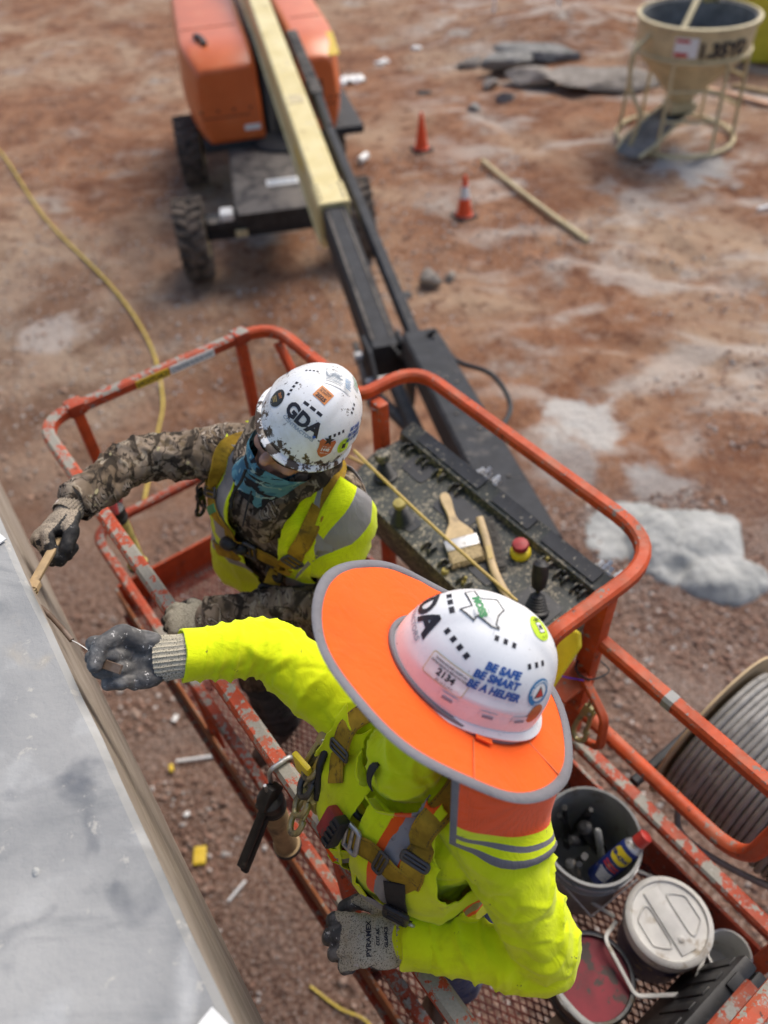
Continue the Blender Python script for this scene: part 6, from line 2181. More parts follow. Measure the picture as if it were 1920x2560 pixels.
def build_contents():
    # open grey pail with tools
    c = on_floor(-.406, .98)
    p = pail('pail', c, .130, .150, .36, MT['greyplastic'], 'open grey pail full of black tools in the basket')
    a = math.radians(200)
    MB().tube([c + Vector((math.cos(x) * .157, math.sin(x) * .157, .325 - .10 * math.sin((x - a) / math.pi * math.pi / 1) * 0)) for x in np.linspace(a, a + math.pi, 16)], .0028, 6).build('bail', MT['steel'], p, 50)
    MB().tube([c + Vector((-.16, -.05, .30)), c + Vector((-.02, -.185, .19)), c + Vector((.12, -.12, .30))], .003, 6).build('bail', MT['white'], p, 50)
    rng = random.Random(7)
    def tool(name, label, cat, a, b, r, m, kind):
        t = thing(name, tuple(c + Vector(a)), label, cat)
        A, Bp = c + Vector(a), c + Vector(b)
        d = (Bp - A).normalized(); s = d.orthogonal().normalized()
        if kind == 'grip':
            MB().sq([A, A.lerp(Bp, .3), A.lerp(Bp, .6) + s * .012, Bp + s * .02], r * 2, r * 1.5, bev=.3).build('handle', m, t, 45)
            MB().sq([A + s * r * 2.2, A.lerp(Bp, .4) + s * r * 1.2, Bp - s * .012], r * 1.6, r * 1.3, bev=.3).build('handle', m, t, 45)
            MB().box(A - d * .03, (.03, .02, .07), (s, d.cross(s), d), bevel=.004).build('jaw', MT['darksteel'], t, 40)
        else:
            MB().lathe(A, d, [(r * .8, 0), (r, .02), (r, (Bp - A).length * .45), (r * .75, (Bp - A).length * .5), (r * 1.05, (Bp - A).length * .6), (r, (Bp - A).length * .95), (r * .5, (Bp - A).length)], 12).build('handle', m, t, 40)
            MB().tube([A, A - d * .09], r * .35, 8).build('shank', MT['darksteel'], t, 40)
    tool('hand_pliers', 'black plier handles at the far side of the grey pail', 'pliers', (-.04, .07, .16), (-.075, .085, .335), .011, MT['blk'], 'grip')
    tool('screwdriver', 'black screwdriver handle slanting across the grey pail', 'screwdriver', (.03, .06, .14), (-.06, .0, .32), .016, MT['blk'], 'round')
    tool('torch', 'thick black torch lying in the grey pail', 'torch', (.075, .03, .12), (-.01, .045, .315), .024, MT['blk'], 'round')
    tool('snips', 'black snips standing in the middle of the grey pail', 'snips', (-.07, -.03, .13), (-.04, -.06, .31), .013, MT['blk'], 'grip')
    tool('nut_driver', 'grey-tipped nut driver near the rim of the grey pail', 'nut driver', (.06, -.03, .16), (.03, .03, .32), .012, MT['greyplastic'], 'round')
    tool('mallet_handle', 'dark mallet handle at the near side of the grey pail', 'mallet', (-.01, -.10, .12), (-.075, -.055, .30), .018, MT['darksteel'], 'round')
    tool('chisel', 'chisel with black grip in the back of the grey pail', 'chisel', (.0, .1, .15), (.02, .085, .34), .014, MT['blk'], 'round')
    # spray can leaning in the pail
    A = c + Vector((.012, -.085, .225)); d = Vector((.40, .16, .50)).normalized()
    can = thing('spray_can', tuple(A), 'blue and yellow spray can with red cap leaning in the grey pail', 'spray can')
    cx = Vector((.3, -.6, .5)); cx = (cx - d * cx.dot(d)).normalized(); cy = d.cross(cx)
    MB().lathe(A, d, [(.030, 0), (.033, .004), (.033, .165), (.031, .172)], 28).build('can_body', MT['bluepail'], can, 40)
    MB().lathe(A + d * .172, d, [(.031, 0), (.026, .012), (.019, .018), (.019, .026)], 24).build('can_shoulder', MT['steel'], can, 40)
    MB().lathe(A + d * .194, d, [(.017, 0), (.022, .002), (.0215, .038), (.016, .042), (.004, .043)], 20).build('cap', MT['inkred'], can, 40)
    # label: yellow shield, lettering
    toward = (Vector((0, 0, CAM_Z)) - A); toward = (toward - d * toward.dot(d)).normalized(); sd = toward.cross(d)
    def wrap(x, y, l): 
        an = x / .033
        return A + d * y + (toward * math.cos(an) + sd * math.sin(an)) * (.0335 + l)
    def wpatch(P, mi, mb, l):
        Q = []
        for i in range(len(P)):
            a, b = P[i], P[(i + 1) % len(P)]
            k = max(1, int(math.hypot(b[0] - a[0], b[1] - a[1]) / .005))
            Q += [(a[0] + (b[0] - a[0]) * j / k, a[1] + (b[1] - a[1]) * j / k) for j in range(k)]
        P = Q
        n = len(P); cxx = sum(q[0] for q in P) / n; cyy = sum(q[1] for q in P) / n
        vs = [wrap(cxx, cyy, l)]
        for k in (.25, .5, .75, 1): vs += [wrap(cxx + (x - cxx) * k, cyy + (y - cyy) * k, l) for x, y in P]
        fs = [(0, 1 + i, 1 + (i + 1) % n) for i in range(n)]
        for k in range(3): fs += [(1 + k * n + i, 1 + (k + 1) * n + i, 1 + (k + 1) * n + (i + 1) % n, 1 + k * n + (i + 1) % n) for i in range(n)]
        mb.add(vs, fs, mi)
    mb = MB()
    wpatch([(q.x, q.y) for q in fillet([Vector((-.033, .108, 0)), Vector((.033, .108, 0)), Vector((.033, .158, 0)), Vector((-.033, .158, 0))], .02, 5, True)], 0, mb, .0005)
    tx = text_mesh('WD-40', .0185, .0012)
    mb.add([wrap(-tx[2] / 2 + a, .125 + b, .0016) for a, b in tx[0]], tx[1], 1)
    for k in range(2): wpatch([(-.028, .088 - k * .012), (.024, .088 - k * .012), (.024, .094 - k * .012), (-.028, .094 - k * .012)], 2, mb, .0005)
    for k in range(5): wpatch([(-.028, .06 - k * .008), (.02 - k * .003, .06 - k * .008), (.02 - k * .003, .063 - k * .008), (-.028, .063 - k * .008)], 3, mb, .0005)
    mb.build('can_label', [MT['yellow'], MT['bluepail'], MT['inkred'], MT['st_white']], can)
    # blue pail with white screw lid
    c = on_floor(-.106, 1.0)
    p = pail('pail', c, .105, .116, .27, MT['bluepail'], 'blue pail with a dirty white screw lid', ribs=(.8,))
    lid = MB().lathe(c + Z * .225, Z, [(.117, 0), (.125, .004), (.125, .024), (.122, .026), (.122, .036), (.127, .038), (.127, .058), (.122, .064), (.111, .068), (.107, .060), (.05, .059), (0, .0592)], 56)
    lid.f = [f for f in lid.f if len(f) < 50]; lid.m = [0] * len(lid.f)
    lid = lid.build('lid', MT['white'], p, 32)
    yd = Vector((-.35, .94, 0)); xd = Vector((.94, .35, 0))
    for sg in (-1, 1):
        pts = [(q.x, q.y) for q in fillet([Vector((sg * .03, -.078, 0)), Vector((sg * .03, .078, 0)), Vector((sg * .086, .04, 0)), Vector((sg * .086, -.04, 0))], .018, 4, True)]
        if sg > 0: pts = pts[::-1]
        n = len(pts)
        # pressed finger recess: a rim and a sunken pan
        o = c + Z * .2852
        vs = [o + xd * a + yd * b + Z * .0008 for a, b in pts] + [o + xd * (a * .94 + sg * .004) + yd * (b * .93) + Z * .004 for a, b in pts] + [o + xd * (a * .88 + sg * .0075) + yd * (b * .86) + Z * .0005 for a, b in pts]
        MB().add(vs, [(k * n + i, k * n + (i + 1) % n, (k + 1) * n + (i + 1) % n, (k + 1) * n + i) for k in range(2) for i in range(n)]).build('lid_recess', MT['white'], None, 50).parent = lid
        lid.children[-1].location = -Vector(p.location) * 0
    MB().box(c + Z * .2875, (.05, .185, .006), (xd, yd, Z), bevel=.002).build('lid_bar', MT['white'], None, 40).parent = lid
    MB().lathe(c + Z * .29 - yd * .055, Z, [(.010, 0), (.010, .004), (.004, .006)], 12).build('lid_plug', MT['white'], None, 40).parent = lid
    for ch in list(lid.children): ch.matrix_parent_inverse = Matrix.Translation(-Vector(p.location) - Vector(lid.location))
    MB().sq(fillet([c + Vector((-.135, .03, .20)), c + Vector((-.19, -.02, .23)), c + Vector((-.13, -.17, .20)), c + Vector((.03, -.175, .21)), c + Vector((.132, -.03, .2))], .03, 5), .012, .006).build('bail', MT['white'], p, 50)
    MB().sq(fillet([c + Vector((-.13, .05, .17)), c + Vector((-.215, .12, .16)), c + Vector((-.07, .21, .16)), c + Vector((.08, .13, .17))], .03, 5), .011, .005).build('bail', MT['white'], p, 50)
    # red pail with pressed lid
    c = on_floor(-.150, .735)
    p = pail('pail', c, .108, .118, .20, MT['darksteel'], 'paint-smeared metal pail with a scuffed red lid', ribs=(.5,))
    lid = MB().lathe(c + Z * .178, Z, [(.116, 0), (.126, .0), (.128, .012), (.122, .024), (.116, .022), (.112, .008), (0, .010)], 48)
    lid.f = [f for f in lid.f if len(f) < 40]; lid.m = [0 if max(i for i in f) >= 48 * 5 else 1 for f in lid.f]
    lid.build('lid', [MT['redlid'], MT['darksteel']], p, 35)
    MB().sq(spline([c + Vector((-.11, -.03, .19)), c + Vector((-.06, -.10, .205)), c + Vector((.01, -.15, .19)), c + Vector((.06, -.2, .16))], 5), .02, .006).build('bail', MT['greyplastic'], p, 50)
    # white tub behind
    c = on_floor(.055, 1.10)
    t = thing('tub', tuple(c), 'small off-white tub squeezed behind the blue pail', 'tub')
    mb = MB().lathe(c, Z, [(.05, 0), (.055, .005), (.063, .20), (.066, .20), (.066, .206), (.060, .206), (.055, .03), (0, .03)], 28)
    mb.f = mb.f[:-1] if len(mb.f[-1]) > 8 else mb.f; mb.m = [0] * len(mb.f)
    mb.build('shell', MT['white'], t, 40)
    # hard black case standing on its edge
    o = B(.085, .83, FLOOR + .245); lean = (Z + BU * .18).normalized(); nr = (BU - Z * .18).normalized()
    t = thing('tool_case', tuple(o - Z * .24), 'scuffed black plastic tool case standing on edge by the end rail', 'tool case')
    ax = (BV, lean, nr)
    for sg in (-1, 1):
        MB().box(o + nr * (sg * .0235), (.40, .42, .045), ax, bevel=.012).build('case_half', MT['blk'], t, 35)
    for k in (-.12, .12):
        MB().box(o + lean * .214 + BV * k, (.05, .012, .07), ax, bevel=.004).build('latch', MT['blk'], t, 35)
        MB().box(o + lean * .20 + BV * k + nr * .04, (.05, .04, .012), ax, bevel=.003).build('latch', MT['darksteel'], t, 35)
    for k in range(7):
        MB().box(o - BV * .17 + BV * .057 * k + nr * .0475 + lean * .06, (.03, .22, .006), ax, bevel=.002).build('rib', MT['blk'], t, 35)
        MB().box(o - BV * .17 + BV * .057 * k - nr * .0475 + lean * .06, (.03, .22, .006), ax, bevel=.002).build('rib', MT['blk'], t, 35)
    MB().tube(fillet([o + lean * .21 - BV * .06, o + lean * .25 - BV * .06, o + lean * .25 + BV * .06, o + lean * .21 + BV * .06], .015, 4), .009, 8).build('carry_handle', MT['blk'], t, 45)
    # brown board on the floor mesh
    b = MB().box(B(-.03, .62, FLOOR + .0075), (.26, .30, .006), BAX).build('cardboard_sheet', MT['card'])
    tag(b, 'flat brown cardboard sheet on the basket floor by the red lid', 'cardboard')
    b = MB().box(B(-.12, .40, FLOOR + .012), (.07, .16, .014), (BU + BV * .2, BV - BU * .2, Z), bevel=.003).build('wood_offcut', MT['card'])
    tag(b, 'small tan wood offcut beside the red lidded pail', 'wood')
    # snap hook on a bent orange bar
    pz = B(-.60, 1.10, 3.02)
    t = thing('anchor_hook', tuple(pz), 'brass-coloured snap hook hanging on the rear rail by the hat brim', 'hook')
    snap_hook('hook_body', pz + Vector((.02, .03, .0)), Vector((-.3, -.25, -.75)), BU, .10, MT['zinc'], t)
    MB().sq(fillet([B(-.70, 1.18, 3.10), B(-.56, 1.13, 3.08), B(-.53, 1.10, 2.98), B(-.60, 1.12, 2.90)], .04, 5), .026, .02).build('anchor_bar', MT['orange'], basket, 40)
    # yellow folded cover behind the hat and purple string
    pz = B(-.72, 1.03, 3.30)
    y = MB().prism([(-.045, -.11), (.02, -.12), (.05, -.06), (.045, .09), (.02, .12), (-.035, .11), (-.05, .0)], pz, (BU, (Z * .75 + BV * .66).normalized(), (BV * .75 - Z * .66).normalized()), .02)
    y = y.build('yellow_cover', MT['yellow'])
    mdf = y.modifiers.new('b', 'BEVEL'); mdf.width = .006; mdf.segments = 2
    tag(y, 'bright yellow plastic cover behind the white hard hat', 'cover')
    s = MB().tube(spline([B(-.70, 1.0, 3.35), B(-.715, 1.08, 3.18), B(-.68, 1.17, 3.10), B(-.735, 1.15, 3.05), B(-.76, 1.05, 2.95)], 6), .0022, 6).build('purple_string', MT['purple'])
    tag(s, 'thin purple string tied round the orange post', 'string')
    s = MB().tube(spline([B(-.75, 1.24, 3.14), B(-.72, 1.17, 3.12), B(-.67, 1.18, 3.11), B(-.66, 1.26, 3.09), B(-.72, 1.26, 3.10)], 6), .003, 6).build('tie_wire', MT['blk'])
    tag(s, 'black wire wrapped round the orange post', 'wire')
    # cable reel on a bracket behind the basket
    u0, v, z, r = -.40, 1.60, 2.70, .265
    t = thing('cable_reel', tuple(B(0, v, z - .35)), 'cardboard reel of thick grey cable hung behind the basket', 'cable reel')
    for uu in (u0 - .015, u0 + .60):
        MB().lathe(B(uu, v, z), BU, [(.05, -.004), (r + .045, -.004), (r + .045, .004), (.05, .004)], 64).build('flange', MT['card'], t, 30)
    MB().lathe(B(u0, v, z), BU, [(r - .05, 0), (r - .05, .6)], 40).build('drum', MT['card'], t, 40)
    nwrap = 27; cr = .0110
    for k in range(nwrap):
        uu = u0 + .012 + k * .0218
        wob = .004 * math.sin(k * 2.1)
        pts = []
        for q in range(56):
            a = 2 * math.pi * q / 56
            rr = r - cr + wob + .0035 * mnoise.noise(Vector((math.cos(a) * 2, math.sin(a) * 2, k * .9)))
            pts.append(B(uu + .004 * math.sin(a + k * .3), v + rr * math.cos(a), z + rr * math.sin(a)))
        MB().tube(pts, cr, 10, closed=True).build('cable_turn', MT['cable'], t, 60)
    MB().tube(spline([B(-.30, v - .22, z + .13), B(-.315, v - .275, z - .02), B(-.27, v - .31, z - .13), B(-.16, v - .30, z - .14), B(.02, v - .27, z - .06), B(.16, v - .24, z + .06)], 8), cr, 10).build('loose_cable', MT['cable'], t, 60)
    MB().tube([B(u0 - .06, v, z), B(u0 + .66, v, z)], .02, 12).build('axle_bar', MT['darksteel'], t, 40)
    for uu in (u0 - .045, u0 + .645):
        MB().sq([B(uu, V1 + .03, z - .0), B(uu, v, z)], .03, .05).build('reel_bracket', MT['black'], basket, 30)
build_contents()

# ------------------------------------------------------------------ tools on the console, rail and in hands
def build_tools():
    ax = KAX
    # flat paint brush on the console: (a along, b across)
    def board(name, h0, dirv, label, cat, z):
        return None
    P0 = Vector((.216, 1.842, 0)); P1 = Vector((.262, 1.70, 0)); P2 = Vector((.236, 1.60, 0))
    def top(p, h):
        # height of the console plate under p
        q = KON(0, 0, 0); n = ax[2]
        zz = q.z - ((p.x - q.x) * n.x + (p.y - q.y) * n.y) / n.z
        return Vector((p.x, p.y, zz)) + n * h
    t = thing('paint_brush', tuple(top(P1, 0)), 'wide paint brush with wooden handle lying on the console', 'brush')
    d = (top(P2, 0) - top(P0, 0)).normalized(); d = (top(Vector((.262, 1.575, 0)), 0) - top(P0, 0)).normalized()
    s = ax[2].cross(d).normalized(); o = top(Vector((.245, 1.665, 0)), .014)
    prof = [(-.205, .010), (-.19, .017), (-.165, .019), (-.13, .015), (-.10, .013), (-.07, .018), (-.045, .034), (-.02, .048), (.0, .05)]
    poly = [(a, w) for a, w in prof] + [(a, -w) for a, w in prof[::-1]]
    hd = MB().prism([(a, b) for a, b in poly], o - ax[2] * .008, (d, s, ax[2]), .016).build('handle', MT['palewood'], t, 50)
    m = hd.modifiers.new('b', 'BEVEL'); m.width = .004; m.segments = 2; m.limit_method = 'ANGLE'
    MB().box(o + d * .022, (.045, .112, .021), (d, s, ax[2]), bevel=.003).build('ferrule', MT['steel'], t, 40)
    rng = random.Random(2)
    mb = MB()
    for k in range(220):
        b = (rng.random() - .5) * .106; h = (rng.random() - .5) * .016
        a0 = o + d * .04 + s * b + ax[2] * h
        a1 = a0 + d * (.058 + .012 * rng.random()) + s * (b * .12 + (rng.random() - .5) * .008) - ax[2] * .003
        w = s * .0016; hh = ax[2] * .0012
        mb.add([a0 - w, a0 + w, a1 + w * .5, a1 - w * .5, a0 + hh, a1 + hh], [(0, 1, 2, 3), (0, 4, 5, 3), (1, 2, 5, 4)])
    br = mb.build('bristles', MT['bristle'], t); br['kind'] = 'stuff'
    MB().box(o + d * .068, (.052, .104, .014), (d, s, ax[2]), bevel=.004).build('bristle_core', MT['bristle'], t, 40)
    # wire brush, wooden shoe handle
    W = [Vector((.318, 1.730, 0)), Vector((.328, 1.64, 0)), Vector((.335, 1.53, 0)), Vector((.352, 1.455, 0)), Vector((.372, 1.405, 0))]
    t = thing('wire_brush', tuple(top(W[2], 0)), 'wire brush with long curved wooden handle lying on the console', 'brush')
    path = spline([top(p, .028 - .004 * i) for i, p in enumerate(W)], 6)
    MB().sq(path, .026, .018, bev=.3, up=ax[2]).build('handle', MT['palewood'], t, 50)
    mb = MB()
    for i in range(1, 13):
        base = path[i]; tt = (path[i + 1] - path[i - 1]).normalized(); sd = tt.cross(ax[2]).normalized()
        if sd.x < 0: sd = -sd
        for j in range(14):
            a0 = base + tt * (rng.random() - .5) * .018 + ax[2] * (rng.random() - .5) * .014 + sd * .012
            a1 = a0 + sd * (.026 + .01 * rng.random()) + tt * (rng.random() - .5) * .012 - ax[2] * .008 * rng.random()
            w = tt * .0011
            mb.add([a0 - w, a0 + w, a1 + w, a1 - w], [(0, 1, 2, 3)])
    br = mb.build('wire_bristles', MT['wire'], t); br['kind'] = 'stuff'
    mb = MB().box(path[9] + ax[2] * .0105, (.05, .016, .001), ((path[10] - path[8]).normalized(), ax[2].cross((path[10] - path[8]).normalized()), ax[2])).build('handle_label', MT['st_gold'], t)
    # taut tan rope from the harness to the basket post
    a, b = Vector((-.085, 1.90, 3.50)), Vector((.345, 1.245, 3.50))
    pts = [a.lerp(b, k / 30) - Z * (.012 * math.sin(math.pi * k / 30)) for k in range(31)]
    mb = MB().tube(pts, .0052, 8)
    r = mb.build('rope', MT['rope'], None, 60)
    tag(r, 'tan rope stretched across the control console', 'rope')
    r = MB().tube(spline([B(-1.98, 1.20, 3.10), B(-1.9, 1.26, 3.06), B(-1.80, 1.27, 3.10)], 6), .006, 8).build('yellow_strap', MT['rope'])
    tag(r, 'short yellow cord between the rails behind the console', 'cord')
    # sealant guns hooked over the front rail
    def gun(name, u, label, body, metal, tilt, handle_dir, hl, off=.055):
        o = B(u, V0 - .002, TOP)
        t = thing(name, tuple(o), label, 'sealant gun')
        out = -BV
        # hook over the rail
        MB().tube(fillet([o + BV * .03 - Z * .03, o + BV * .03 + Z * .032, o - BV * .03 + Z * .032, o - BV * .036 - Z * .03], .016, 5), .006, 8).build('hook', MT['steel'], t, 45)
        bd = (-Z + BU * tilt).normalized()
        bo = o - BV * off - Z * .07 + BU * .02
        MB().lathe(bo, bd, [(.020, -.025), (.032, -.02), (.034, .0), (.030, .01), (.034, .02), (.030, .03), (.0315, .034)], 22).build('end_cap', MT['blk'], t, 40)
        MB().lathe(bo + bd * .03, bd, [(.0295, 0), (.0295, .22), (.036, .222), (.036, .236), (.03, .24), (.010, .242)], 26).build('barrel', metal, t, 40)
        MB().lathe(bo + bd * .252, bd, [(.037, 0), (.037, .016), (.02, .03), (.008, .07)], 22).build('nozzle', MT['blk'], t, 40)
        hd = Vector(handle_dir).normalized(); sd = hd.cross(bd).normalized()
        ho = bo - bd * .03
        MB().box(ho, (.06, .03, .05), (hd, sd, hd.cross(sd)), bevel=.006).build('handle_block', body, t, 40)
        MB().sq([ho + hd * .02, ho + hd * (hl * .35) - Z * .004, ho + hd * hl - Z * .012], .021, .015, bev=.25).build('handle', MT['blk'], t, 45)
        MB().sq([ho + hd * .02 + bd * .03, ho + hd * (hl * .4) + bd * .042, ho + hd * (hl * .98) + bd * .05], .020, .016, bev=.25).build('trigger', MT['blk'], t, 45)
        MB().tube([ho + bd * .03, ho - bd * .06], .004, 8).build('push_rod', MT['steel'], t, 40)
        return t
    gun('sealant_gun', -.835, 'black-handled sealant gun with brown barrel hooked on the front rail', MT['blk'], MT['wood'], .02, Vector((-.42, -.55, -.62)), .18)
    gun('sealant_gun', -1.98, 'red sealant gun with olive barrel hung on the front rail far end', MT['red'], MT['dirtyyellow'], .02, Vector((-.2, .6, .75)), .10, -.045)
    ob = MB().ball(B(-2.03, V0 + .06, TOP - .06), (.045, .035, .05), 14, ax=BAX)
    ob.box(B(-2.07, V0 + .05, TOP - .03), (.09, .05, .05), BAX, bevel=.01)
    ob = ob.build('drill', MT['red'], None, 50)
    # tool heads in hands
    g, tips, tp, q = hands['nr']
    t = thing('scraper', (-.52, .78, 4.0), 'small rusty scraper gripped in the grey glove', 'scraper')
    a, b = Vector((-.552, .798, 4.02)), Vector((-.487, .764, 4.03))
    n1 = (q(0, 0, -1) - q(0, 0, 0)).normalized()
    MB().sq([a, a.lerp(b, .5) + n1 * .004, b + n1 * .002], .017, .006, up=n1).build('blade', MT['boot'], t, 40)
    MB().sq([a + n1 * .005, a.lerp(b, .25) + n1 * .006], .010, .004, up=n1).build('tip', MT['darksteel'], t, 40)
    MB().ball(a.lerp(b, .3) + n1 * .006, .004, 8).build('rivet', MT['steel'], t, 50)
    g, tips, tp, q = hands['fr']
    h0 = Vector((-0.767, 1.233, 3.88))
    b1 = Vector((-0.766, 1.055, 3.925)); 
    t = thing('block_brush', tuple(h0), 'tan mortar brush held in the black-palmed glove over the slab edge', 'brush')
    path = [h0, h0.lerp(b1, .55), b1]
    MB().sq(path, .020, .012, bev=.2).build('handle', MT['wood'], t, 45)
    dd = (b1 - h0).normalized()
    MB().sq([b1 - dd * .012, b1 + dd * .012], .034, .020).build('ferrule', MT['wood'], t, 40)
    mb = MB(); sd = dd.cross(Z).normalized(); ud = sd.cross(dd)
    for k in range(120):
        x = (rng.random() - .5) * .032; y = (rng.random() - .5) * .018
        a0 = b1 + dd * .01 + sd * x + ud * y; a1 = a0 + dd * (.05 + .015 * rng.random()) - sd * x * .5
        w = sd * .0014
        mb.add([a0 - w, a0 + w, a1 + w * .5, a1 - w * .5], [(0, 1, 2, 3)])
    br = mb.build('bristles', MT['bristle'], t); br['kind'] = 'stuff'
    # rusty tie wire sticking out of the slab face
    s0 = SP(-1.27, SLAB_V - .02, 3.93)
    e0 = SP(-1.135, -.072, 3.90)
    w = MB().tube(spline([s0, s0.lerp(e0, .35) + SW * .006, s0.lerp(e0, .7) + SW * .004, e0], 6), .0055, 8).build('rusty_stub', MT['boot'], None, 50)
    tag(w, 'rusty steel stub sticking out of the slab edge', 'steel stub')
    w = MB().tube(spline([e0, e0 + SS * .02 + SW * .010, e0 + SS * .05 + SW * .022], 5), .0012, 6).build('white_thread', MT['st_white'], None, 50)
    tag(w, 'pale thread of wire curling from the rusty stub', 'wire')
    return ob
drill = build_tools()
tag(drill, 'dusty red power tool hanging inside the front rail', 'power tool')

# slab litter
def slab_bits():
    for (s, w, sx, sy, h, m, nm, lab, cat) in ((-.315, -.118, .055, .04, .002, 'st_white', 'paper_label', 'white paper label on the slab arris at the bottom', 'label'),
                              (-1.40, -.125, .05, .045, .003, 'st_white', 'paper_scrap', 'pale paper scrap on the slab at the far left', 'paper')):
        o = MB().box(SP(s, w, SLAB_Z + .006), (sx, sy, h), (SS + SW * .3, SW - SS * .3, Z)).build(nm, MT[m])
        tag(o, lab, cat)
    for s, w, r, lab in ((-.665, -.252, .008, 'small pale mortar blob on the slab top'),):
        mb = MB().ball(SP(s, w, SLAB_Z), (r, r * .7, r * .25), 14, ax=(SS, SW, Z))
        mb.v = [tuple(Vector(v) + Vector((mnoise.noise(Vector(v) * 60), mnoise.noise(Vector(v) * 60 + Vector((3, 3, 3))), 0)) * r * .3) for v in mb.v]
        tag(mb.build('mortar_blob', MT['moundgrey'], None, 60), lab, 'mortar')
slab_bits()

# ------------------------------------------------------------------ the site
def gh(x, y): return float(ground_h(np.array([[x, y]]))[0])

def cone(x, y, h, band, label):
    z = gh(x, y)
    t = thing('traffic_cone', (x, y, z), label, 'traffic cone', 'cones beside the boom')
    o = Vector((x, y, z))
    MB().box(o + Z * .02, (h * .54, h * .54, .035), (Vector((.9, .43, 0)), Vector((-.43, .9, 0)), Z), bevel=.012).build('base', MT['coneblack'], t, 40)
    def rad(k): return h * (.20 - .155 * k)
    MB().lathe(o + Z * .035, Z, [(h * .23, 0), (h * .215, .015)] + [(rad(k), h * k) for k in np.linspace(.04, .98, 8)] + [(.02, h), (.012, h * .99)], 24).build('cone_shell', MT['cone'], t, 40)
    if band:
        MB().lathe(o + Z * .035, Z, [(rad(.45) + .001, h * .45), (rad(.45) + .004, h * .452), (rad(.74) + .004, h * .738), (rad(.74) + .001, h * .74)], 24).build('reflective_band', MT['reflect'], t, 40)
cone(1.03, 13.26, .56, False, 'plain orange traffic cone, the farther of the two')
cone(1.45, 10.8, .56, True, 'orange traffic cone with a white band')

def ringband(o, prof, n=44):
    mb = MB().lathe(o, Z, prof, n)
    mb.f = [f for f in mb.f if len(f) == 4]; mb.m = [0] * len(mb.f)
    return mb

